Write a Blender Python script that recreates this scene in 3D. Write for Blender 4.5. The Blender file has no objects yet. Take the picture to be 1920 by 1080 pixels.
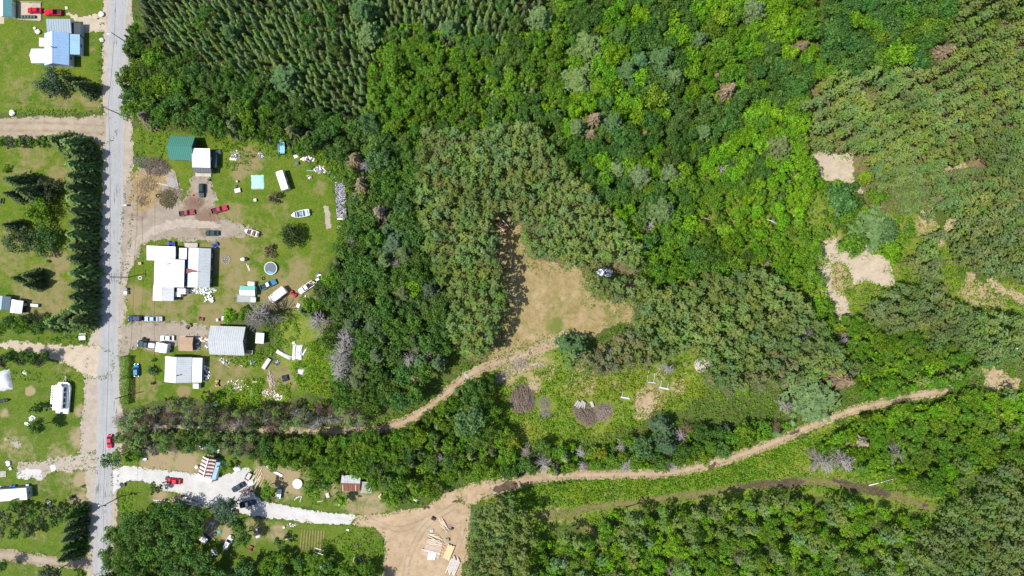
import bpy, math, random
import numpy as np
from mathutils import Vector

rng = np.random.default_rng(11)
random.seed(11)
PI = math.pi
S = 0.18            # metres of ground per pixel of the 1920 px wide photograph
H = 230.0           # flying height of the camera
scene = bpy.context.scene
col = scene.collection


def W(px, py, z=0.0):
    """place on the site, in metres, of what the photograph shows at (px, py) when it stands z above the ground"""
    k = S * (H - z) / H
    return np.array([(px - 960) * k, (540 - py) * k])


# ------------------------------------------------------------------ materials
def new_mat(name):
    m = bpy.data.materials.new(name)
    m.use_nodes = True
    nt = m.node_tree
    for n in list(nt.nodes):
        nt.nodes.remove(n)
    out = nt.nodes.new('ShaderNodeOutputMaterial')
    return m, nt, out


class NT:
    def __init__(self, nt):
        self.nt = nt

    def n(self, t, **kw):
        nd = self.nt.nodes.new(t)
        for k, v in kw.items():
            setattr(nd, k, v)
        return nd

    def link(self, a, b):
        self.nt.links.new(a, b)

    def noise(self, coord, scale, detail=4, rough=0.6, dist=0.0):
        nd = self.n('ShaderNodeTexNoise')
        nd.inputs['Scale'].default_value = scale
        nd.inputs['Detail'].default_value = detail
        nd.inputs['Roughness'].default_value = rough
        nd.inputs['Distortion'].default_value = dist
        self.link(coord, nd.inputs['Vector'])
        return nd.outputs['Fac']

    def ramp(self, fac, a, b, lo=0.0, hi=1.0):
        nd = self.n('ShaderNodeMapRange')
        nd.inputs['From Min'].default_value = a
        nd.inputs['From Max'].default_value = b
        nd.inputs['To Min'].default_value = lo
        nd.inputs['To Max'].default_value = hi
        self.link(fac, nd.inputs['Value'])
        return nd.outputs['Result']

    def mix(self, fac, a, b, mode='MIX'):
        nd = self.n('ShaderNodeMix', data_type='RGBA', blend_type=mode)
        for s, v in ((nd.inputs[0], fac), (nd.inputs[6], a), (nd.inputs[7], b)):
            if hasattr(v, 'is_linked'):
                self.link(v, s)
            elif isinstance(v, (int, float)):
                s.default_value = v
            else:
                s.default_value = (*v[:3], 1)
        return nd.outputs[2]

    def math(self, op, a, b=0.0):
        nd = self.n('ShaderNodeMath', operation=op)
        for s, v in ((nd.inputs[0], a), (nd.inputs[1], b)):
            if hasattr(v, 'is_linked'):
                self.link(v, s)
            else:
                s.default_value = v
        return nd.outputs[0]

    def attr(self, name):
        nd = self.n('ShaderNodeAttribute', attribute_name=name)
        return nd

    def bsdf(self, color, rough=0.8, spec=0.3, metal=0.0, bump=None, bdist=0.1, bstr=0.5):
        b = self.n('ShaderNodeBsdfPrincipled')
        if hasattr(color, 'is_linked'):
            self.link(color, b.inputs['Base Color'])
        else:
            b.inputs['Base Color'].default_value = (*color[:3], 1)
        if hasattr(rough, 'is_linked'):
            self.link(rough, b.inputs['Roughness'])
        else:
            b.inputs['Roughness'].default_value = rough
        b.inputs['Specular IOR Level'].default_value = spec
        b.inputs['Metallic'].default_value = metal
        if bump is not None:
            bn = self.n('ShaderNodeBump')
            bn.inputs['Strength'].default_value = bstr
            bn.inputs['Distance'].default_value = bdist
            self.link(bump, bn.inputs['Height'])
            self.link(bn.outputs['Normal'], b.inputs['Normal'])
        return b


def ground_mat(name, c1, c2, c3, big=0.06, mid=0.5, fine=2.6, bump=0.12, spots=None, extra=None, con=0.38):
    """soil, gravel or grass: three tones blended by noises of different size"""
    m, nt, out = new_mat(name)
    t = NT(nt)
    co = t.n('ShaderNodeNewGeometry').outputs['Position']
    n1 = t.noise(co, big, 5, 0.65)
    n2 = t.noise(co, mid, 6, 0.7)
    n3 = t.noise(co, fine, 4, 0.75)
    c = t.mix(t.ramp(n1, 0.36, 0.64), c1, c2)
    c = t.mix(t.ramp(n2, 0.42, 0.72, 0, 0.85), c, c3)
    v = t.ramp(n3, 0.3, 0.7, 1 - con, 1 + con)
    vc = t.n('ShaderNodeCombineColor')
    for i in range(3):
        t.link(v, vc.inputs[i])
    c = t.mix(1.0, c, vc.outputs[0], 'MULTIPLY')
    if spots:
        nsp = t.noise(co, spots[1], 3, 0.6)
        c = t.mix(t.ramp(nsp, spots[2], spots[2] + 0.06, 0, 1), c, spots[0])
    if extra:
        c = extra(t, co, c)
    b = t.bsdf(c, 0.95, 0.12, bump=n3, bdist=bump, bstr=0.7)
    t.link(b.outputs[0], out.inputs[0])
    return m


def dry_extra(dry, lo=0.0):
    """attribute «dry» says where the grass is worn or scorched"""
    def f(t, co, c):
        a = t.attr('dry').outputs['Fac']
        n = t.noise(co, 0.35, 6, 0.75)
        s = t.math('ADD', a, t.ramp(n, 0.3, 0.7, -0.35, 0.35))
        return t.mix(t.ramp(s, 0.3, 0.75), c, dry)
    return f


def ruts_extra(tone, off=0.85, half=0.35, amount=0.6, mid=None):
    """two wheel ruts at ±off metres from the centre line (attribute «lat»), broken up by noise"""
    def f(t, co, c):
        a = t.math('ABSOLUTE', t.attr('lat').outputs['Fac'])
        d = t.math('ABSOLUTE', t.math('SUBTRACT', a, off))
        n = t.noise(co, 0.25, 5, 0.7)
        k = t.math('MULTIPLY', t.ramp(d, half, 0.0), t.ramp(n, 0.35, 0.6, 0.15, amount))
        if mid is not None:
            k2 = t.math('MULTIPLY', t.ramp(a, 0.55, 0.1), t.ramp(n, 0.42, 0.62, 0, 0.8))
            c = t.mix(k2, c, mid)
        return t.mix(k, c, tone)
    return f


def leaf_mat(name, per_face_tint=False, trans=0.34):
    m, nt, out = new_mat(name)
    t = NT(nt)
    if per_face_tint:
        base = t.attr('tint').outputs['Color']
    else:
        base = t.n('ShaderNodeObjectInfo').outputs['Color']
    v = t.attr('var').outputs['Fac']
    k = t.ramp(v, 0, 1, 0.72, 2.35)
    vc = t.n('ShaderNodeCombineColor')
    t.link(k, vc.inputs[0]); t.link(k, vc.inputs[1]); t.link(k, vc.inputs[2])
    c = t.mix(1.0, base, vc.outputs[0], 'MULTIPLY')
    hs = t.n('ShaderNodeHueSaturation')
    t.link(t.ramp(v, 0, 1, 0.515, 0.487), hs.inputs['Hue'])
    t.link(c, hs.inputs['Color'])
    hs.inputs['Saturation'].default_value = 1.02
    b = t.bsdf(hs.outputs[0], 0.6, 0.15)
    tr = t.n('ShaderNodeBsdfTranslucent')
    t.link(hs.outputs[0], tr.inputs['Color'])
    mx = t.n('ShaderNodeMixShader')
    mx.inputs[0].default_value = trans
    t.link(b.outputs[0], mx.inputs[1]); t.link(tr.outputs[0], mx.inputs[2])
    t.link(mx.outputs[0], out.inputs[0])
    return m


def paint_mat(name, rough=0.5, spec=0.4, metal=0.0, grime=0.15, streak=False, gscale=0.6):
    """colour comes from the object; a little dirt and fading on top"""
    m, nt, out = new_mat(name)
    t = NT(nt)
    base = t.n('ShaderNodeObjectInfo').outputs['Color']
    co = t.n('ShaderNodeTexCoord').outputs['Object']
    n = t.noise(co, gscale, 6, 0.7)
    c = t.mix(t.ramp(n, 0.45, 0.75, 0, grime * 2), base, (0.16, 0.13, 0.1))
    n2 = t.noise(co, gscale * 9, 3, 0.6)
    vc = t.n('ShaderNodeCombineColor')
    v = t.ramp(n2, 0.3, 0.7, 1 - grime, 1 + grime * 0.5)
    for i in range(3):
        t.link(v, vc.inputs[i])
    c = t.mix(1.0, c, vc.outputs[0], 'MULTIPLY')
    b = t.bsdf(c, rough, spec, metal)
    t.link(b.outputs[0], out.inputs[0])
    return m


def plain_mat(name, c, rough=0.6, spec=0.3, metal=0.0, var=0.2, scale=3.0):
    m, nt, out = new_mat(name)
    t = NT(nt)
    co = t.n('ShaderNodeTexCoord').outputs['Object']
    n = t.noise(co, scale, 5, 0.7)
    cc = t.mix(t.ramp(n, 0.3, 0.7), [x * (1 - var) for x in c], [min(1, x * (1 + var)) for x in c])
    b = t.bsdf(cc, rough, spec, metal)
    t.link(b.outputs[0], out.inputs[0])
    return m


# ------------------------------------------------------------------ meshes
def mesh_np(name, V, F, mats=(), attrs=None, smooth=False, midx=None):
    """V (n,3), F (m,4) array of quads"""
    V = np.asarray(V, np.float32); F = np.asarray(F, np.int32)
    me = bpy.data.meshes.new(name)
    me.vertices.add(len(V)); me.loops.add(F.size); me.polygons.add(len(F))
    me.vertices.foreach_set('co', V.ravel())
    k = F.shape[1]
    me.loops.foreach_set('vertex_index', F.ravel())
    me.polygons.foreach_set('loop_start', np.arange(0, F.size, k, dtype=np.int32))
    me.polygons.foreach_set('loop_total', np.full(len(F), k, np.int32))
    if smooth:
        me.polygons.foreach_set('use_smooth', np.ones(len(F), bool))
    if midx is not None:
        me.polygons.foreach_set('material_index', np.asarray(midx, np.int32))
    for m in mats:
        me.materials.append(m)
    for nm, (dom, typ, dat) in (attrs or {}).items():
        a = me.attributes.new(nm, typ, dom)
        a.data.foreach_set('color' if 'COLOR' in typ else 'value', np.asarray(dat, np.float32).ravel())
    me.update(calc_edges=True)
    return me


class MB:
    """collects boxes, prisms, tubes and lofts and makes ONE mesh of them"""
    def __init__(self):
        self.v = []; self.f = []

    def add(self, vs, fs):
        o = len(self.v)
        self.v += [tuple(map(float, p)) for p in vs]
        self.f += [tuple(i + o for i in f) for f in fs]
        return self

    def box(self, c, s, rz=0.0, top=1.0):
        """centre, size, top = taper of the upper face"""
        x, y, z = s[0] / 2, s[1] / 2, s[2] / 2
        cr, sr = math.cos(rz), math.sin(rz)
        vs = []
        for dz, k in ((-z, 1), (z, top)):
            for dx, dy in ((-x, -y), (x, -y), (x, y), (-x, y)):
                dx, dy = dx * k, dy * k
                vs.append((c[0] + dx * cr - dy * sr, c[1] + dx * sr + dy * cr, c[2] + dz))
        return self.add(vs, [(3, 2, 1, 0), (4, 5, 6, 7), (0, 1, 5, 4), (1, 2, 6, 5), (2, 3, 7, 6), (3, 0, 4, 7)])

    def prism(self, poly, z0, z1):
        n = len(poly)
        a = sum(poly[i][0] * poly[(i + 1) % n][1] - poly[(i + 1) % n][0] * poly[i][1] for i in range(n))
        if a < 0:
            poly = poly[::-1]
        vs = [(p[0], p[1], z0) for p in poly] + [(p[0], p[1], z1) for p in poly]
        fs = [tuple(range(n))[::-1], tuple(range(n, 2 * n))] + [(i, (i + 1) % n, n + (i + 1) % n, n + i) for i in range(n)]
        return self.add(vs, fs)

    def tube(self, p, q, r0, r1=None, n=6, cap=True):
        r1 = r0 if r1 is None else r1
        p = Vector(p); q = Vector(q)
        d = (q - p)
        if d.length < 1e-6:
            return self
        d.normalize()
        a = d.orthogonal().normalized(); b = d.cross(a)
        vs = []
        for c, r in ((p, r0), (q, r1)):
            for i in range(n):
                t = 2 * PI * i / n
                vs.append(c + a * (r * math.cos(t)) + b * (r * math.sin(t)))
        fs = [(i, (i + 1) % n, n + (i + 1) % n, n + i) for i in range(n)]
        if cap:
            fs += [tuple(range(n))[::-1], tuple(range(n, 2 * n))]
        return self.add(vs, fs)

    def loft(self, rings, cap=True, close=True):
        n = len(rings[0]); vs = [p for r in rings for p in r]; fs = []
        for k in range(len(rings) - 1):
            for i in range(n if close else n - 1):
                j = (i + 1) % n
                fs.append((k * n + i, k * n + j, (k + 1) * n + j, (k + 1) * n + i))
        if cap:
            fs += [tuple(range(n))[::-1], tuple(range((len(rings) - 1) * n, len(rings) * n))]
        return self.add(vs, fs)

    def blob(self, c, r, n=8, m=5, jit=0.15, squash=1.0, seed=0):
        rr = random.Random(seed + int(c[0] * 91 + c[1] * 37))
        rings = []
        for k in range(m + 1):
            ph = PI * (k / m) * 0.98 + 0.01
            ring = []
            for i in range(n):
                t = 2 * PI * i / n
                q = r * (1 + rr.uniform(-jit, jit))
                ring.append((c[0] + q * math.sin(ph) * math.cos(t), c[1] + q * math.sin(ph) * math.sin(t), c[2] - q * math.cos(ph) * squash))
            rings.append(ring)
        return self.loft(rings)

    def mesh(self, name, mat=None, smooth=False):
        me = bpy.data.meshes.new(name)
        me.from_pydata(self.v, [], self.f)
        me.validate()
        me.polygons.foreach_set('use_smooth', np.full(len(me.polygons), bool(smooth)))
        if mat:
            me.materials.append(mat)
        me.update()
        return me

    def build(self, name, mat=None, parent=None, color=None, loc=None, smooth=False):
        return obj(name, self.mesh(name, mat, smooth), parent, color, loc)


def obj(name, me, parent=None, color=None, loc=None):
    o = bpy.data.objects.new(name, me)
    col.objects.link(o)
    if parent is not None:
        o.parent = parent
    if color is not None:
        o.color = (*color[:3], 1)
    if loc is not None:
        o.location = loc
    return o


def tag(o, label, cat, group=None):
    o['label'] = label; o['category'] = cat
    if group:
        o['group'] = group
    return o


def structure(o):
    o['kind'] = 'structure'
    return o


def stuff(o):
    o['kind'] = 'stuff'
    return o


def thing(name, label, cat, xy, rz=0.0, group=None, z=0.0):
    o = bpy.data.objects.new(name, None)
    col.objects.link(o)
    o.empty_display_size = 0.3
    o.location = (float(xy[0]), float(xy[1]), z); o.rotation_euler = (0, 0, rz)
    return tag(o, label, cat, group)


# ------------------------------------------------------------------ plane geometry
def vnoise(x, y, size, seed=0):
    """smooth value noise 0..1, vectorised"""
    x = np.asarray(x, float) / size; y = np.asarray(y, float) / size
    ix = np.floor(x).astype(np.int64); iy = np.floor(y).astype(np.int64)
    fx = x - ix; fy = y - iy
    fx = fx * fx * (3 - 2 * fx); fy = fy * fy * (3 - 2 * fy)

    def h(a, b):
        n = (a * 374761393 + b * 668265263 + seed * 974711) & 0x7fffffff
        n = ((n ^ (n >> 13)) * 1274126177) & 0x7fffffff
        return ((n ^ (n >> 16)) & 0xffff) / 65535.0
    return (h(ix, iy) * (1 - fx) + h(ix + 1, iy) * fx) * (1 - fy) + (h(ix, iy + 1) * (1 - fx) + h(ix + 1, iy + 1) * fx) * fy


def inpoly(x, y, poly):
    x = np.asarray(x, float); y = np.asarray(y, float)
    r = np.zeros(x.shape, bool)
    n = len(poly)
    for i in range(n):
        x1, y1 = poly[i]; x2, y2 = poly[(i + 1) % n]
        c = ((y1 > y) != (y2 > y))
        with np.errstate(divide='ignore', invalid='ignore'):
            xi = (x2 - x1) * (y - y1) / (y2 - y1) + x1
        r ^= c & (x < xi)
    return r


def segdist(x, y, a, b):
    dx, dy = b[0] - a[0], b[1] - a[1]
    t = np.clip(((x - a[0]) * dx + (y - a[1]) * dy) / (dx * dx + dy * dy + 1e-9), 0, 1)
    qx, qy = a[0] + t * dx, a[1] + t * dy
    d = np.hypot(x - qx, y - qy)
    side = np.sign(dx * (y - a[1]) - dy * (x - a[0]))
    return d, t, side


def sd_poly(x, y, poly):
    d = np.full(np.shape(x), 1e9)
    for i in range(len(poly)):
        d = np.minimum(d, segdist(x, y, poly[i], poly[(i + 1) % len(poly)])[0])
    return np.where(inpoly(x, y, poly), d, -d)


def smooth_line(pts, k=6):
    """Catmull-Rom through (x, y, w)"""
    pts = [np.array(p, float) for p in pts]
    P = [2 * pts[0] - pts[1]] + pts + [2 * pts[-1] - pts[-2]]
    out = []
    for i in range(1, len(P) - 2):
        for j in range(k):
            t = j / k
            a, b, c, d = P[i - 1], P[i], P[i + 1], P[i + 2]
            out.append(0.5 * ((2 * b) + (c - a) * t + (2 * a - 5 * b + 4 * c - d) * t * t + (3 * b - a - 3 * c + d) * t ** 3))
    out.append(pts[-1])
    return out


def sd_strip(x, y, line):
    """(half width minus distance, signed lateral distance)"""
    best = np.full(np.shape(x), -1e9); lat = np.zeros(np.shape(x)); near = np.full(np.shape(x), 1e9)
    for a, b in zip(line[:-1], line[1:]):
        d, t, s = segdist(x, y, a, b)
        w = a[2] + (b[2] - a[2]) * t
        best = np.maximum(best, w / 2 - d)
        m = d < near
        near = np.where(m, d, near); lat = np.where(m, d * s, lat)
    return best, lat


def P(pts):
    """photograph polygon -> ground polygon"""
    return [tuple(W(*p)) for p in pts]


def L(pts):
    """photograph polyline (px, py, width px) -> smooth ground line in metres"""
    return smooth_line([(*W(p[0], p[1]), p[2] * S) for p in pts])


RIM = {}       # name -> (signed distance, bounds) of each ground sheet
OPEN = []      # ground that carries no trees: functions (x, y) -> signed distance in metres


def sheet(name, mat, z, cell, polys=(), lines=(), rag=0.5, rag_size=1.3, dry=None, open_=True, holes=()):
    """a ground sheet with a ragged edge: grid cells of the given size kept where the signed distance plus a noise is positive"""
    polys = [P(p) for p in polys]; lines = [L(l) for l in lines]
    pts = [q for p in polys for q in p] + [(q[0] + s * q[2], q[1] + s * q[2]) for l in lines for q in l for s in (-1, 1)]
    x0 = min(p[0] for p in pts) - 2; x1 = max(p[0] for p in pts) + 2
    y0 = min(p[1] for p in pts) - 2; y1 = max(p[1] for p in pts) + 2
    x0, x1, y0, y1 = max(x0, -190), min(x1, 190), max(y0, -110), min(y1, 110)
    nx, ny = int((x1 - x0) / cell) + 1, int((y1 - y0) / cell) + 1
    gx, gy = np.meshgrid(x0 + np.arange(nx) * cell, y0 + np.arange(ny) * cell, indexing='ij')

    def sdf(x, y):
        s = np.full(np.shape(x), -1e9); lat = np.zeros(np.shape(x))
        for p in polys:
            s = np.maximum(s, sd_poly(x, y, p))
        for l in lines:
            b, la = sd_strip(x, y, l)
            lat = np.where(b > -1.0, la, lat)
            s = np.maximum(s, b)
        return s, lat
    s, lat = sdf(gx, gy)
    sr = s + rag * 0.8 * (vnoise(gx, gy, rag_size * 2.6, 3) - 0.5) * 2 + rag * 0.7 * (vnoise(gx, gy, rag_size * 0.8, 4) - 0.5) * 2 + rag * 0.7 * (vnoise(gx, gy, rag_size * 0.3, 5) - 0.5) * 2
    for hp in holes:
        sr = np.minimum(sr, -sd_poly(gx, gy, P(hp)))
    keep = (sr[:-1, :-1] + sr[1:, :-1] + sr[:-1, 1:] + sr[1:, 1:]) > 0
    idx = np.arange(nx * ny).reshape(nx, ny)
    ci, cj = np.nonzero(keep)
    F = np.stack([idx[ci, cj], idx[ci + 1, cj], idx[ci + 1, cj + 1], idx[ci, cj + 1]], 1)
    used, inv = np.unique(F, return_inverse=True)
    V = np.stack([gx.ravel()[used], gy.ravel()[used], np.full(len(used), z)], 1)
    at = {'lat': ('POINT', 'FLOAT', lat.ravel()[used]), 'sd': ('POINT', 'FLOAT', np.clip(s.ravel()[used], -3, 6))}
    dv = np.zeros(len(used))
    for (dx, dy, dr, da) in (dry or ()):
        c = W(dx, dy)
        d = np.hypot(V[:, 0] - c[0], V[:, 1] - c[1]) / (dr * S)
        dv = np.maximum(dv, da * np.clip(1.5 - d, 0, 1))
    at['dry'] = ('POINT', 'FLOAT', dv)
    me = mesh_np(name, V, inv.reshape(-1, 4), [mat], at)
    o = structure(obj(name, me))
    RIM[name] = (lambda x, y: sdf(x, y)[0], (x0, x1, y0, y1))
    if open_:
        OPEN.append(lambda x, y: sdf(x, y)[0])
    return o
# ================================================================== the setting: ground, road, tracks
G_WILD = ground_mat('wild_ground', (0.045, 0.075, 0.014), (0.075, 0.115, 0.02), (0.11, 0.1, 0.045), 0.05, 0.4, 2.2, 0.25)
G_LAWN = ground_mat('lawn_grass', (0.056, 0.114, 0.008), (0.098, 0.145, 0.012), (0.14, 0.148, 0.03), 0.09, 0.35, 1.9, 0.1,
                    extra=dry_extra((0.205, 0.17, 0.078)))
G_WEED = ground_mat('weedy_grass', (0.052, 0.106, 0.009), (0.085, 0.138, 0.012), (0.14, 0.148, 0.038), 0.08, 0.45, 2.0, 0.2,
                    extra=dry_extra((0.27, 0.215, 0.125)))
G_BRIGHT = ground_mat('rank_grass', (0.085, 0.155, 0.012), (0.145, 0.195, 0.02), (0.23, 0.205, 0.07), 0.08, 0.45, 2.0, 0.3,
                      extra=dry_extra((0.33, 0.25, 0.14)))
G_FLOOR = ground_mat('needle_litter', (0.13, 0.095, 0.055), (0.22, 0.16, 0.1), (0.07, 0.075, 0.025), 0.1, 0.5, 2.2, 0.15)
G_DIRT = ground_mat('bare_dirt', (0.26, 0.22, 0.175), (0.31, 0.265, 0.21), (0.2, 0.165, 0.12), 0.08, 0.35, 3.6, 0.06, extra=dry_extra((0.18, 0.12, 0.085)), con=0.17)
G_SAND = ground_mat('sandy_soil', (0.35, 0.26, 0.165), (0.40, 0.305, 0.2), (0.25, 0.17, 0.10), 0.07, 0.3, 3.4, 0.08,
                    extra=dry_extra((0.13, 0.085, 0.055)), con=0.17)
G_PALE = ground_mat('pale_sand', (0.40, 0.335, 0.255), (0.45, 0.38, 0.295), (0.29, 0.235, 0.165), 0.1, 0.4, 3.6, 0.06, con=0.17)
G_DRYFIELD = ground_mat('dry_field', (0.24, 0.175, 0.075), (0.34, 0.255, 0.145), (0.16, 0.15, 0.05), 0.16, 0.45, 2.2, 0.1,
                        extra=dry_extra((0.13, 0.15, 0.035)), con=0.17)
G_SHOULDER = ground_mat('gravel_shoulder', (0.33, 0.285, 0.235), (0.37, 0.325, 0.27), (0.25, 0.21, 0.16), 0.06, 0.4, 3.6, 0.05, con=0.17)
G_GRAVEL = ground_mat('white_gravel', (0.44, 0.43, 0.415), (0.49, 0.48, 0.465), (0.36, 0.345, 0.32), 0.08, 0.35, 4.0, 0.04, con=0.17)
G_STREET = ground_mat('gravel_street', (0.30, 0.25, 0.19), (0.35, 0.295, 0.23), (0.23, 0.18, 0.125), 0.08, 0.3, 3.6, 0.05,
                      extra=ruts_extra((0.22, 0.155, 0.095), 1.3, 0.9, 0.8), con=0.17)
G_TRACK = ground_mat('track_dirt', (0.33, 0.25, 0.165), (0.39, 0.305, 0.21), (0.25, 0.175, 0.105), 0.08, 0.35, 3.6, 0.06,
                     extra=ruts_extra((0.23, 0.155, 0.09), 0.85, 0.45, 0.75), con=0.17)
G_GRASSTRACK = ground_mat('grass_track', (0.12, 0.125, 0.035), (0.16, 0.145, 0.055), (0.2, 0.16, 0.08), 0.08, 0.35, 3.6, 0.06,
                          extra=ruts_extra((0.14, 0.1, 0.06), 0.8, 0.4, 0.8))
G_MUD = ground_mat('wet_mud', (0.065, 0.045, 0.034), (0.09, 0.062, 0.045), (0.14, 0.1, 0.065), 0.15, 0.6, 2.2, 0.04)
G_STRAW = ground_mat('straw_mound', (0.27, 0.195, 0.1), (0.36, 0.27, 0.13), (0.16, 0.105, 0.06), 0.25, 0.5, 1.6, 0.5)


def asphalt():
    def ex(t, co, c):
        lat = t.math('ABSOLUTE', t.attr('lat').outputs['Fac'])
        n = t.noise(co, 0.12, 4, 0.6)
        c = t.mix(t.math('MULTIPLY', t.ramp(lat, 1.6, 3.1), 0.5), c, (0.33, 0.31, 0.29))
        # patched cracks along the middle of the lanes
        mp = t.n('ShaderNodeMapping'); mp.inputs['Scale'].default_value = (1.6, 0.14, 1)
        t.link(co, mp.inputs['Vector'])
        cr = t.noise(mp.outputs[0], 1.0, 5, 0.75, 0.4)
        a = t.math('MULTIPLY', t.ramp(cr, 0.58, 0.63), t.ramp(n, 0.42, 0.52))
        c = t.mix(t.math('MULTIPLY', a, 0.75), c, (0.08, 0.08, 0.085))
        # faint tyre lanes
        l2 = t.math('ABSOLUTE', t.math('SUBTRACT', lat, 1.5))
        return t.mix(t.math('MULTIPLY', t.ramp(l2, 0.6, 0.0), 0.22), c, (0.22, 0.225, 0.235))
    return ground_mat('worn_asphalt', (0.295, 0.297, 0.30), (0.33, 0.332, 0.335), (0.26, 0.262, 0.265), 0.03, 0.25, 3.2, 0.02, extra=ex, con=0.17)


G_ROAD = asphalt()

# the ground itself: one sheet out to the horizon
b = MB(); b.add([(-4000, -4000, 0), (4000, -4000, 0), (4000, 4000, 0), (-4000, 4000, 0)], [(0, 1, 2, 3)])
structure(b.build('ground', G_WILD))

ROAD_LINE = [(228, -90, 36), (222, 0, 36), (216, 270, 35), (213.5, 400, 35), (207, 540, 34.5), (203, 680, 36), (200, 810, 36.5), (195, 900, 33.5),
             (191, 1000, 32), (188, 1080, 31), (184, 1180, 31)]

# --- grass
sheet('lawn', G_LAWN, 0.012, 0.5, [[(-80, -60), (197, -60), (190, 60), (190, 210), (-80, 214)], [(-80, 258), (195, 258), (188, 480), (180, 640), (-80, 640)]], rag=0.3,
      dry=[(40, 170, 40, .45), (170, 180, 30, .6), (165, 90, 16, .4), (60, 190, 50, .3), (120, 190, 40, .5), (60, 290, 40, .55), (110, 330, 30, .6), (20, 470, 60, .5),
           (80, 560, 70, .65), (110, 490, 30, .7), (30, 330, 30, .5), (130, 330, 20, .5), (15, 105, 30, .3)])
sheet('weedy_lawn', G_WEED, 0.016, 0.5, [[(-80, 618), (190, 618), (175, 760), (170, 900), (165, 1180), (-80, 1180)]], rag=0.3,
      dry=[(150, 820, 22, .8), (152, 770, 16, .7), (57, 733, 9, 1.3), (40, 850, 40, .4), (110, 862, 30, .6), (130, 900, 30, .45), (80, 915, 30, .35), (20, 830, 25, .6),
           (80, 1000, 30, .3), (60, 1062, 40, .3), (8, 775, 10, .7), (120, 690, 20, .4), (155, 900, 20, .9), (150, 940, 20, .8)])
sheet('yard_lawn', G_LAWN, 0.014, 0.45,
      [[(246, 240), (310, 248), (400, 252), (480, 262), (560, 296), (622, 330), (634, 420), (628, 480), (596, 520), (592, 582), (520, 582), (460, 590), (420, 610),
        (380, 655), (470, 668), (540, 690), (575, 740), (420, 750), (300, 752), (226, 770), (226, 640), (232, 480), (240, 350)]], rag=0.6,
      dry=[(420, 470, 55, .75), (340, 560, 40, .6), (450, 520, 40, .7), (300, 590, 60, .6), (440, 560, 40, .6), (520, 390, 30, .45), (560, 505, 28, .7), (430, 410, 35, .7),
           (540, 560, 60, .8), (470, 300, 30, .7), (600, 470, 30, .3), (400, 590, 40, .7), (390, 690, 30, .6), (430, 700, 50, .6), (270, 730, 40, .5), (345, 735, 12, 1.3),
           (255, 555, 26, .8), (450, 320, 22, .8), (530, 700, 40, .7), (600, 350, 18, .5), (285, 640, 30, .6), (380, 640, 25, .7), (480, 450, 60, .4), (260, 480, 18, .4)])
sheet('garden_lawn', G_WEED, 0.014, 0.45,
      [[(220, 900), (300, 905), (380, 945), (430, 965), (520, 975), (700, 985), (722, 1030), (715, 1100), (470, 1100), (380, 1060), (330, 990), (225, 960)],
       [(225, 850), (300, 845), (420, 850), (520, 865), (600, 890), (735, 930), (740, 965), (660, 968), (520, 945), (480, 900), (400, 905), (330, 888), (225, 884)]], rag=0.6,
      dry=[(300, 870, 40, .8), (350, 870, 30, .9), (540, 900, 35, .9), (670, 940, 40, .6), (370, 930, 25, .9), (500, 930, 25, .8), (300, 925, 20, .7), (480, 990, 30, .5), (395, 990, 20, .9),
           (700, 950, 30, .7), (620, 920, 20, .6), (520, 1000, 25, .6), (430, 1000, 20, .9), (505, 880, 25, 1.), (527, 1065, 14, 1.3)])
sheet('rank_meadow', G_BRIGHT, 0.010, 0.6,
      [[(930, 660), (1060, 640), (1100, 690), (1200, 690), (1300, 650), (1330, 730), (1300, 760), (1180, 800), (1000, 850), (900, 860), (860, 800), (900, 720)],
       [(900, 930), (1100, 898), (1300, 886), (1500, 820), (1640, 765), (1700, 800), (1540, 860), (1760, 930), (1750, 990), (1500, 920), (1240, 950), (1040, 990), (1000, 1080), (930, 1000)],
       [(1500, 280), (1640, 280), (1700, 380), (1760, 420), (1800, 520), (1930, 540), (1930, 590), (1780, 570), (1680, 560), (1600, 590), (1540, 560), (1460, 480), (1480, 380)],
       [(520, 590), (620, 560), (640, 680), (600, 740), (530, 700)], [(400, 705), (540, 700), (545, 770), (400, 770)],
       [(1280, 330), (1460, 330), (1440, 480), (1300, 470)]], rag=1.4,
      dry=[(1000, 690, 40, .6), (960, 700, 30, .6), (1090, 710, 40, .5), (1220, 750, 26, 1.2), (1215, 775, 14, 1.0), (1270, 725, 16, .8), (1105, 725, 16, .7), (980, 800, 30, .3), (1150, 720, 25, .4), (1240, 700, 20, .6),
           (1150, 925, 20, .5), (1040, 960, 30, .5), (1560, 560, 26, .9), (1570, 520, 30, .8), (1830, 545, 30, .8), (1740, 420, 26, .8), (1530, 480, 20, .8), (1600, 310, 40, .5),
           (1850, 560, 40, .7), (1310, 400, 20, .7), (1380, 420, 25, .6), (1290, 440, 20, .5), (1560, 450, 20, .8), (1620, 480, 20, .5)], open_=False)
sheet('needle_floor', G_FLOOR, 0.011, 0.6,
      [[(800, 250), (1000, 240), (1040, 290), (1100, 350), (1200, 450), (1210, 560), (1100, 580), (980, 520), (960, 600), (940, 660), (900, 690), (845, 640), (840, 540), (790, 480), (790, 300)],
       [(1800, 60), (2000, 0), (2000, 420), (1800, 380), (1640, 400), (1560, 320), (1500, 260), (1500, 160), (1640, 130)],
       ], rag=1.4, open_=False)

G_SHADE = ground_mat('shade_toned_floor', (0.05, 0.045, 0.025), (0.09, 0.07, 0.04), (0.05, 0.07, 0.02), 0.1, 0.5, 2.2, 0.15)  # floor colour darkened to stand in for shade in the gaps between trees
sheet('shade_toned_floor', G_SHADE, 0.0115, 0.6, [[(255, -40), (1000, -40), (1000, 40), (700, 80), (690, 220), (500, 180), (280, 120)], [(225, 770), (480, 752), (680, 760), (680, 840), (480, 850), (225, 842)]], rag=1.4, open_=False)
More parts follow.
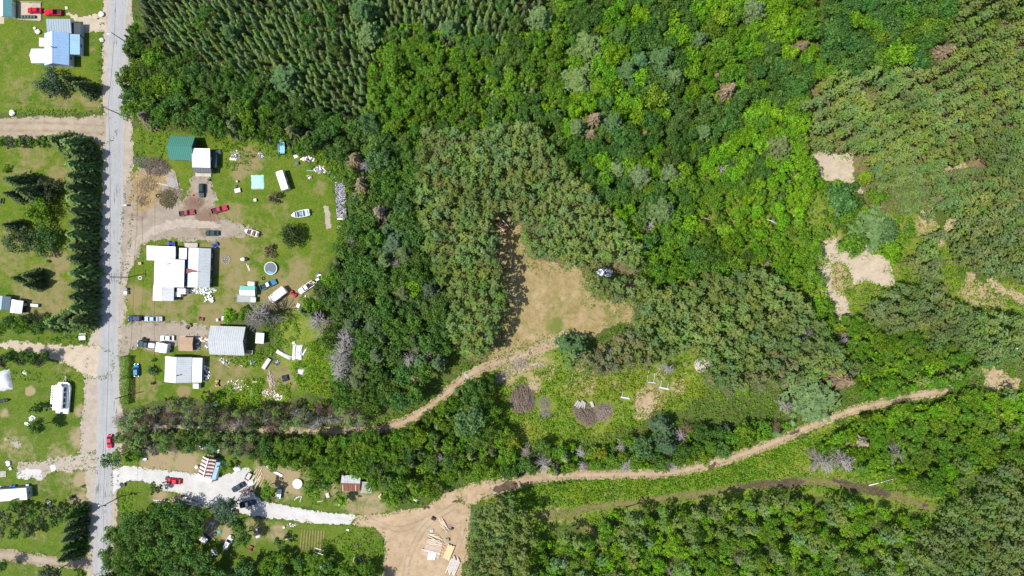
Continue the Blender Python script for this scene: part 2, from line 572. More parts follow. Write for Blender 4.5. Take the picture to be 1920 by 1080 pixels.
# --- bare earth
sheet('gravel_verge', G_SHOULDER, 0.022, 0.35, lines=[[(p[0] + dx, p[1], p[2] + dw) for p, dx, dw in zip(ROAD_LINE, (0, 0, 4, 5, 2, -4, -9, -4, 0, 0, 0), (20, 20, 22, 22, 20, 34, 40, 28, 20, 20, 20))]], rag=0.7)
sheet('yard_dirt', G_DIRT, 0.024, 0.35,
      [[(232, 350), (246, 330), (262, 312), (306, 308), (332, 330), (340, 366), (334, 385), (350, 365), (362, 330), (392, 335), (405, 372), (395, 400), (440, 415), (476, 432), (440, 446), (395, 452), (340, 452), (300, 448), (270, 460), (250, 490), (240, 530), (222, 530)],
       [(225, 606), (330, 604), (385, 612), (392, 628), (340, 634), (330, 652), (250, 656), (236, 672), (222, 680)]], rag=1.0,
      dry=[(385, 412, 26, .9), (365, 382, 22, .9), (262, 402, 18, .5), (300, 440, 20, .2), (236, 560, 12, .8)])
sheet('drive_ruts', G_SHOULDER, 0.0285, 0.35, lines=[[(232, 545, 8), (238, 505, 12), (248, 472, 14), (268, 446, 15), (300, 428, 15), (350, 418, 14), (410, 424, 10)]], rag=0.6)
sheet('straw_patch', G_STRAW, 0.030, 0.35, [[(250, 324), (270, 318), (290, 328), (304, 322), (312, 340), (300, 356), (306, 380), (284, 396), (258, 392), (246, 366)]], rag=2.2)
sheet('side_street', G_STREET, 0.026, 0.35, lines=[[(-90, 238, 36), (0, 238, 37), (90, 238, 38), (150, 241, 38), (190, 243, 56)]], rag=0.7)
sheet('farm_street', G_PALE, 0.026, 0.35, lines=[[(-80, 645, 18), (0, 646, 15), (60, 652, 20), (110, 662, 30), (150, 672, 44), (182, 680, 62)]], rag=0.9)
sheet('back_street', G_STREET, 0.026, 0.35, lines=[[(-80, 1034, 22), (0, 1040, 22), (60, 1048, 20), (120, 1054, 20), (155, 1055, 26), (176, 1056, 40)]], rag=0.6)
sheet('house_drive', G_PALE, 0.026, 0.35, [[(120, 24), (150, 30), (196, 26), (198, 62), (172, 58), (152, 64), (150, 42)]], rag=0.8)
sheet('dirt_drive', G_SHOULDER, 0.026, 0.35, [[(36, 866), (75, 864), (110, 858), (150, 852), (182, 846), (182, 884), (140, 880), (100, 886), (78, 896), (32, 896)], [(10, 822), (30, 824), (42, 840), (28, 842)]], rag=0.9)
sheet('gravel_pad', G_GRAVEL, 0.040, 0.35, [[(31, 886), (50, 881), (78, 880), (78, 895), (34, 898)]], rag=0.6)
sheet('white_drive', G_GRAVEL, 0.030, 0.3,
      [[(212, 880), (238, 874), (330, 884), (372, 888), (400, 896), (440, 884), (462, 876), (478, 892), (468, 918), (492, 940), (530, 945), (560, 952), (620, 962), (662, 964), (668, 970), (655, 984), (600, 983), (545, 976),
        (500, 970), (450, 962), (410, 960), (380, 946), (350, 930), (306, 918), (290, 908), (262, 900), (238, 902), (222, 918), (208, 930)]], rag=0.35)
sheet('sandy_yard', G_SAND, 0.028, 0.35,
      [[(668, 968), (700, 966), (740, 960), (800, 948), (840, 924), (880, 908), (920, 902), (918, 928), (885, 945), (880, 990), (878, 1040), (850, 1120), (712, 1120), (722, 1040), (722, 1010), (705, 990), (660, 984)]], rag=0.6,
      dry=[(840, 985, 20, .3), (760, 1020, 22, .2), (790, 1060, 20, .2)])
sheet('dirt_track', G_TRACK, 0.027, 0.3, lines=[
    [(880, 928, 40), (940, 908, 34), (1000, 898, 25), (1060, 891, 20), (1130, 890, 20), (1200, 889, 20), (1260, 886, 20), (1320, 872, 20), (1390, 852, 20), (1450, 830, 18), (1510, 803, 17), (1580, 775, 17),
     (1650, 756, 17), (1720, 741, 17), (1775, 734, 14)],
    [(1060, 634, 26), (1000, 658, 24), (930, 682, 20), (890, 697, 18), (860, 716, 17), (820, 752, 18), (780, 780, 17), (730, 800, 17), (680, 808, 15), (600, 808, 13), (480, 806, 12), (400, 803, 11), (320, 800, 10), (225, 800, 10)]], rag=0.5)
sheet('sand_ruts', G_TRACK, 0.0305, 0.3, lines=[[(690, 975, 9), (750, 992, 12), (820, 966, 13), (870, 936, 15)], [(760, 1085, 12), (768, 1040, 12), (800, 985, 12), (850, 950, 12)], [(862, 950, 8), (868, 985, 10), (860, 1020, 9)]], rag=1.0, open_=False)
sheet('wet_patch', G_MUD, 0.034, 0.3, [[(842, 942), (856, 934), (870, 938), (862, 944), (850, 947)], [(790, 950), (800, 946), (806, 952), (796, 956)], [(925, 918), (945, 904), (975, 902), (962, 914), (935, 924)], [(1322, 876), (1340, 868), (1338, 880)], [(1478, 814), (1500, 804), (1496, 812)], [(1375, 908), (1440, 900), (1490, 895), (1514, 902), (1480, 913), (1395, 918)],
                                       [(1560, 899), (1620, 907), (1672, 920), (1664, 932), (1600, 921)], [(1720, 938), (1745, 948), (1730, 952)]], rag=0.6, rag_size=2.0)
sheet('grass_track', G_GRASSTRACK, 0.026, 0.35, lines=[
    [(1000, 968, 14), (1060, 962, 12), (1120, 950, 14), (1200, 940, 16), (1290, 928, 16), (1380, 914, 15), (1460, 906, 15), (1540, 902, 16), (1610, 914, 15), (1680, 930, 14), (1750, 955, 14)],
    [(1010, 968, 14), (1060, 970, 14), (1100, 988, 14), (1126, 1015, 12)], [(1151, 900, 9), (1154, 918, 10), (1157, 935, 11)]], rag=0.8)
sheet('dry_clearing', G_DRYFIELD, 0.024, 0.4,
      [[(928, 402), (958, 402), (978, 440), (990, 486), (1090, 500), (1108, 560), (1186, 570), (1186, 600), (1146, 612), (1110, 640), (1070, 640), (1010, 655), (960, 668), (930, 690), (900, 700), (915, 670), (944, 640), (950, 560), (945, 500), (936, 450)]], rag=1.2,
      dry=[(1050, 580, 34, .45), (1080, 560, 30, .35), (1010, 620, 16, .4), (1150, 590, 30, .5), (1020, 520, 24, .3), (1040, 610, 20, .8)])
sheet('sand_clearing', G_PALE, 0.026, 0.35,
      [[(1508, 294), (1545, 282), (1575, 290), (1598, 288), (1604, 345), (1570, 346), (1544, 338), (1528, 320)], [(1600, 342), (1612, 346), (1618, 360), (1612, 372), (1602, 355)], [(1532, 456), (1568, 444), (1574, 470), (1596, 470), (1590, 500), (1566, 490), (1536, 482)], [(1538, 500), (1556, 494), (1560, 540), (1590, 560), (1596, 600), (1580, 606), (1560, 570), (1540, 548)],
       [(1578, 482), (1590, 474), (1612, 482), (1622, 450), (1630, 452), (1634, 476), (1668, 478), (1668, 500), (1680, 534), (1660, 540), (1625, 528), (1600, 538), (1590, 510)]], rag=0.7)
sheet('sandy_gap', G_SAND, 0.025, 0.35,
      [[(1592, 178), (1618, 168), (1624, 196), (1580, 206)], [(1770, 314), (1795, 306), (1826, 312), (1818, 334), (1768, 334)], [(1722, 384), (1746, 390), (1740, 420), (1722, 420)], [(1836, 690), (1855, 684), (1880, 700), (1912, 712), (1905, 732), (1850, 730)],
       [(1806, 510), (1832, 512), (1826, 528), (1806, 530)], [(1840, 520), (1870, 530), (1925, 560), (1920, 572), (1870, 548)], [(1890, 350), (1925, 340), (1925, 385), (1895, 380)], [(1608, 430), (1630, 420), (1622, 440)],
       [(985, 712), (1018, 718), (1012, 740), (990, 736)], [(930, 706), (960, 690), (990, 676), (1022, 682), (1012, 692), (985, 696), (950, 708), (938, 720)], [(1026, 690), (1040, 684), (1036, 700), (1028, 704)], [(1086, 712), (1118, 716), (1116, 722), (1090, 720)], [(1190, 740), (1232, 724), (1242, 744), (1222, 772), (1194, 788)]], lines=[[(1805, 388, 8), (1785, 415, 12), (1770, 440, 11), (1763, 460, 8)]], rag=0.9)
structure(sheet('road', G_ROAD, 0.045, 0.35, lines=[ROAD_LINE], rag=0.25, rag_size=2.5))
# ================================================================== plants
M_LEAF = leaf_mat('leaves')
M_LEAFS = leaf_mat('mixed_leaves', True)
M_BARK = plain_mat('bark', (0.21, 0.18, 0.155), 0.9, 0.1, var=0.35, scale=5)
M_GREYWOOD = paint_mat('bare_branches', 0.85, 0.1, 0, 0.2)
A = np.array


def unit(v):
    return v / (np.linalg.norm(v, axis=-1, keepdims=True) + 1e-9)


def rdirs(n, r=rng):
    return unit(r.normal(size=(n, 3)))


def leafquads(C, N, size, aspect=1.0, T=None, r=rng):
    """small lozenge faces: centres, normals, sizes; T long axis"""
    n = len(C)
    if T is None:
        T = np.cross(N, rdirs(n, r))
    T = unit(T - N * (T * N).sum(1, keepdims=True))
    B = np.cross(N, T)
    s = np.broadcast_to(np.asarray(size, float), (n,))[:, None] * 0.5
    V = np.stack([C - T * s, C + B * s * aspect * 0.8 - T * s * 0.1, C + T * s, C - B * s * aspect * 0.8 - T * s * 0.1], 1)
    return V.reshape(-1, 3), np.arange(4 * n).reshape(n, 4)


def crown_mesh(name, parts):
    Vs, Fs, va = [], [], []
    o = 0
    for V, F, v in parts:
        Vs.append(V); Fs.append(F + o); va.append(v); o += len(V)
    return np.concatenate(Vs), np.concatenate(Fs), np.concatenate(va)


def leafy(R, h, nlobes, per, leaf, r, flat=0.8, open_=0.0, lean=0.0):
    """rounded crown of leaf clumps, centre at height h, radius R"""
    parts = []
    for i in range(nlobes):
        d = rdirs(1, r)[0]
        d[2] = d[2] * 0.75 + 0.18
        q = R * r.uniform(0.30, 0.92)
        c = A([d[0] * q, d[1] * q, h + d[2] * q * flat * r.uniform(0.8, 1.25)])
        lr = R * r.uniform(0.17, 0.36)
        n = int(per * (lr / (0.33 * R)) ** 2)
        N = rdirs(n, r); N[:, 2] = N[:, 2] * 0.9 + 0.2; N = unit(N)
        C = c + N * lr * r.uniform(0.6, 1.05, (n, 1)) * A([1, 1, 0.85])
        Nn = unit(N + r.normal(size=(n, 3)) * 0.45 + A([0, 0, 0.35]))
        V, F = leafquads(C, Nn, leaf * r.uniform(0.6, 1.3, n), 0.9, r=r)
        v = np.clip(r.uniform(0.25, 0.75) + r.normal(size=n) * 0.16, 0, 1)
        parts.append((V, F, v))
    return crown_mesh('', parts)


def spruce(R, h, r, whorls=13, fine=1.0):
    """narrow cone of drooping boughs"""
    parts = []
    for k in range(whorls):
        t = (k + 0.5) / whorls
        z = h * (0.10 + 0.88 * t)
        rad = R * (1 - t) ** 0.85 + 0.06 * R
        nb = max(5, int(11 * (1 - t) + 4))
        a0 = r.uniform(0, 6.28)
        for i in range(nb):
            a = a0 + 2 * PI * i / nb + r.normal() * 0.16
            L_ = rad * r.uniform(0.75, 1.15)
            n = max(3, int(8 * fine * L_ / R + 2))
            s = np.linspace(0.2, 1, n)
            dx, dy = math.cos(a), math.sin(a)
            C = np.stack([dx * L_ * s, dy * L_ * s, z - 0.34 * L_ * s ** 1.5 + 0.0 * s], 1) + r.normal(size=(n, 3)) * 0.04 * R
            N = unit(np.stack([np.full(n, dx * 0.5), np.full(n, dy * 0.5), np.ones(n)], 1) + r.normal(size=(n, 3)) * 0.28)
            T = np.stack([np.full(n, dx), np.full(n, dy), np.full(n, -0.35)], 1) + r.normal(size=(n, 3)) * 0.35
            V, F = leafquads(C, N, R * 0.46 * (1.15 - 0.45 * s) / fine ** 0.4, 0.62, T, r)
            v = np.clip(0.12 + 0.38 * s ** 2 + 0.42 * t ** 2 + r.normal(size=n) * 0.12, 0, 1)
            parts.append((V, F, v))
    return crown_mesh('', parts)


def redpine(R, h0, h1, r, nb=24, ntuft=4, per=11):
    """open crown: boughs between heights h0 and h1 that end in small bundles of needle tufts"""
    parts = []
    for i in range(nb):
        t = (i + r.uniform()) / nb
        z = h0 + (h1 - h0) * t
        env = R * (1.0 - 0.62 * t ** 1.5)
        a = i * 2.4 + r.normal() * 0.4; q = env * r.uniform(0.35, 1.12) if t < 0.93 else 0.1
        for j in range(ntuft):
            k = q * (1 - 0.28 * j / ntuft)
            c = A([math.cos(a) * k, math.sin(a) * k, z + 0.12 * k]) + r.normal(size=3) * A([0.26, 0.26, 0.14])
            T = rdirs(per, r); T[:, 2] = np.abs(T[:, 2]) * 0.7 + 0.1
            T = unit(T + A([math.cos(a), math.sin(a), 0.25]) * 0.5)
            ln = r.uniform(0.32, 0.6, per)
            C = c + T * ln[:, None] * 0.5
            N = unit(np.cross(T, rdirs(per, r)) * 0.7 + A([0, 0, 0.9]))
            V, F = leafquads(C, N, ln, 0.5, T, r)
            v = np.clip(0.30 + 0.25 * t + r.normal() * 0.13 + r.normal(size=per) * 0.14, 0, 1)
            parts.append((V, F, v))
    return crown_mesh('', parts)


def whitepine(R, h, r, whorls=8):
    """tiers of long flat boughs that end in feathery fans"""
    parts = []
    for k in range(whorls):
        t = (k + 0.4) / whorls
        z = h * (0.28 + 0.70 * t)
        rad = R * (1 - t ** 1.6) * r.uniform(0.85, 1.1) + 0.1 * R
        nb = int(r.integers(5, 8))
        a0 = r.uniform(0, 6.28)
        for i in range(nb):
            a = a0 + 2 * PI * i / nb + r.normal() * 0.25
            L_ = rad * r.uniform(0.6, 1.1)
            nt_ = max(4, int(11 * L_ / R) + 2)
            for j in range(nt_):
                s = 0.25 + 0.75 * (j + r.uniform()) / nt_
                off = r.normal() * 0.16 * L_ * (0.4 + s)
                c = A([math.cos(a) * L_ * s - math.sin(a) * off, math.sin(a) * L_ * s + math.cos(a) * off, z + 0.12 * L_ * s ** 2 + r.normal() * 0.12])
                per = 8
                T = rdirs(per, r); T[:, 2] = np.abs(T[:, 2]) * 0.45
                T = unit(T + A([math.cos(a), math.sin(a), 0.12]) * 0.8)
                ln = R * r.uniform(0.13, 0.22, per)
                N = unit(np.cross(T, rdirs(per, r)) * 0.6 + A([0, 0, 1.0]))
                V, F = leafquads(c + T * ln[:, None] * 0.5, N, ln, 0.45, T, r)
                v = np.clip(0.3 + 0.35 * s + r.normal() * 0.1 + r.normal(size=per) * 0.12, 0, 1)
                parts.append((V, F, v))
    return crown_mesh('', parts)


def tubes_np(segs):
    """three-sided twigs: (p, q, r0, r1)"""
    b = MB()
    for p, q, r0, r1 in segs:
        b.tube(p, q, r0, r1, 3, cap=False)
    return b


def trunk_mesh(name, h, r0, limbs, r, lim_h=(0.35, 0.9), reach=1.5, n=7):
    b = MB()
    k = 4
    pts = [A([r.normal() * 0.02 * h * (i > 0), r.normal() * 0.02 * h * (i > 0), h * i / k]) for i in range(k + 1)]
    for i in range(k):
        b.tube(pts[i], pts[i + 1], r0 * (1 - 0.85 * i / k), r0 * (1 - 0.85 * (i + 1) / k), n, cap=False)
    for j in range(limbs):
        t = r.uniform(*lim_h); i = min(k - 1, int(t * k)); p = pts[i] + (pts[i + 1] - pts[i]) * (t * k - i)
        a = r.uniform(0, 6.28); L_ = reach * r.uniform(0.6, 1.1) * (1.15 - 0.6 * t)
        q = p + A([math.cos(a) * L_, math.sin(a) * L_, L_ * r.uniform(0.1, 0.7)])
        b.tube(p, q, r0 * 0.32 * (1.1 - t), r0 * 0.1, 4, cap=False)
    return b.mesh(name, M_BARK)


def bare_mesh(name, h, R, r, nb=30, twigs=5, up=0.25, th=0.07):
    segs = [((0, 0, 0), (0.05 * h * r.normal(), 0.05 * h * r.normal(), h), 0.16, 0.05)]
    top = A(segs[0][1])
    for i in range(nb):
        t = r.uniform(0.25, 1.0)
        p = top * t
        a = r.uniform(0, 6.28); L_ = R * r.uniform(0.6, 1.1) * (1.25 - 0.75 * t)
        d = A([math.cos(a), math.sin(a), up + r.normal() * 0.2])
        q = p + d * L_
        segs.append((p, q, th, th * 0.5))
        for j in range(twigs):
            s = r.uniform(0.3, 1)
            p2 = p + d * L_ * s
            d2 = unit(d + r.normal(size=3) * 0.75)
            segs.append((p2, p2 + d2 * L_ * r.uniform(0.2, 0.45), th * 0.55, th * 0.3))
    return tubes_np(segs).mesh(name, M_GREYWOOD)


def crown_obj_mesh(name, data):
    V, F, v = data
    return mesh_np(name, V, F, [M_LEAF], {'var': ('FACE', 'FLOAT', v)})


def prng(i):
    return np.random.default_rng(1000 + i)


# prototypes: (crown mesh, trunk mesh, nominal crown radius, nominal height of the crown's widest part, leaf data for merged stands)
PRO = {}
PRO['broadleaf_tree'] = []
for i in range(9):
    r = prng(i); d = leafy(3.0, 6.0, 36 + 4 * (i % 3), 62, 0.44, r, flat=(0.85, 0.7, 1.0)[i % 3])
    PRO['broadleaf_tree'].append((crown_obj_mesh('crown', d), trunk_mesh('trunk', 6.4, 0.17, 7, r, (0.4, 0.95), 2.0), 3.0, 6.6))
PRO['sapling'] = []
for i in range(6):
    r = prng(20 + i); d = leafy(1.5, 2.9, 15, 34, 0.40, r, flat=1.05)
    PRO['sapling'].append((crown_obj_mesh('crown', d), trunk_mesh('trunk', 3.2, 0.07, 4, r, (0.4, 0.95), 0.9, 5), 1.5, 3.2))
PRO['spruce_tree'] = []
for i in range(6):
    r = prng(40 + i); d = spruce(1.35, 5.4, r, 10, 0.9)
    PRO['spruce_tree'].append((crown_obj_mesh('crown', d), trunk_mesh('trunk', 5.1, 0.10, 0, r), 1.35, 2.6))
PRO['big_spruce'] = []
for i in range(5):
    r = prng(60 + i); d = spruce(3.0, 10.0, r, 17, 1.9)
    PRO['big_spruce'].append((crown_obj_mesh('crown', d), trunk_mesh('trunk', 9.6, 0.2, 0, r), 3.0, 3.6))
PRO['pine_tree'] = []
for i in range(7):
    r = prng(80 + i); d = redpine(2.25, 9.0, 14.6, r, 26, 4, 11)
    PRO['pine_tree'].append((crown_obj_mesh('crown', d), trunk_mesh('trunk', 14.2, 0.19, 14, r, (0.55, 0.97), 1.8), 2.25, 11.5))
PRO['white_pine'] = []
for i in range(4):
    r = prng(100 + i); d = whitepine(4.2, 13.0, r, 8)
    PRO['white_pine'].append((crown_obj_mesh('crown', d), trunk_mesh('trunk', 12.4, 0.26, 22, r, (0.28, 0.97), 3.4), 4.2, 8.5))
PRO['dead_tree'] = []
for i in range(5):
    r = prng(120 + i)
    PRO['dead_tree'].append((bare_mesh('branches', 8.0, 2.6, r, 46, 9, 0.2, 0.06), None, 2.4, 5.5))
PRO['dead_conifer'] = []
for i in range(3):
    r = prng(140 + i); d = spruce(1.9, 8.0, r, 13, 1.2)
    PRO['dead_conifer'].append((crown_obj_mesh('crown', d), trunk_mesh('trunk', 7.8, 0.15, 0, r), 1.9, 3.6))
PRO['lawn_tree'] = []
for i in range(3):
    r = prng(180 + i); d = leafy(4.5, 3.2, 46, 60, 0.5, r, flat=0.75)
    PRO['lawn_tree'].append((crown_obj_mesh('crown', d), trunk_mesh('trunk', 4.5, 0.2, 6, r, (0.3, 0.95), 2.6), 4.5, 3.4))
PRO['shrub'] = []
for i in range(4):
    r = prng(160 + i); d = leafy(1.4, 0.85, 11, 36, 0.34, r, flat=0.7)
    PRO['shrub'].append((crown_obj_mesh('shrub', d), None, 1.4, 0.9))

KINDWORD = {'broadleaf_tree': ('broadleaf_tree', 'tree'), 'sapling': ('sapling', 'young tree'), 'spruce_tree': ('spruce_tree', 'tree'), 'big_spruce': ('spruce_tree', 'tree'),
            'pine_tree': ('pine_tree', 'tree'), 'white_pine': ('feathery_pine', 'tree'), 'dead_tree': ('dead_tree', 'dead tree'), 'dead_conifer': ('withered_conifer', 'dead tree'), 'shrub': ('shrub', 'shrub'), 'lawn_tree': ('broadleaf_tree', 'tree')}


def plant(kind, xy, R, tint, label, group=None, var=None, hs=None):
    """one tree or shrub standing at xy: its own object with trunk and crown"""
    k = PRO[kind]
    cm, tm, R0, hc = k[rng.integers(len(k)) if var is None else var % len(k)]
    s = R / R0
    sz = hs if hs is not None else s ** 0.75 * rng.uniform(0.92, 1.1) * (1.25 if kind == 'spruce_tree' else 1)
    nm, cat = KINDWORD[kind]
    rz = rng.uniform(0, 6.28)
    if tm is None:
        o = obj(nm, cm, None, tint, (float(xy[0]), float(xy[1]), 0))
        o.scale = (s, s, sz); o.rotation_euler = (0, 0, rz)
        return tag(o, label, cat, group)
    t = thing(nm, label, cat, xy, rz, group)
    t.scale = (s, s, sz)
    obj('trunk', tm, t)
    obj('crown', cm, t, tint)
    return t


def hc_of(kind, R):
    k = PRO[kind][0]
    return k[3] * (R / k[2]) ** 0.75


# ------------------------------------------------------------------ stands
DARK = (0.052, 0.108, 0.019); MID = (0.074, 0.148, 0.014); BRIGHT = (0.094, 0.195, 0.012); LIME = (0.125, 0.205, 0.014); TEAL = (0.062, 0.118, 0.040)
OLIVE = (0.118, 0.166, 0.042); OLIVE2 = (0.106, 0.162, 0.045); SPR = (0.105, 0.165, 0.05); SPRD = (0.07, 0.10, 0.034); BLUEG = (0.10, 0.155, 0.055); TAN = (0.17, 0.13, 0.08)
GREYB = (0.30, 0.27, 0.24); BRN = (0.15, 0.115, 0.07); YEL = (0.16, 0.18, 0.018)

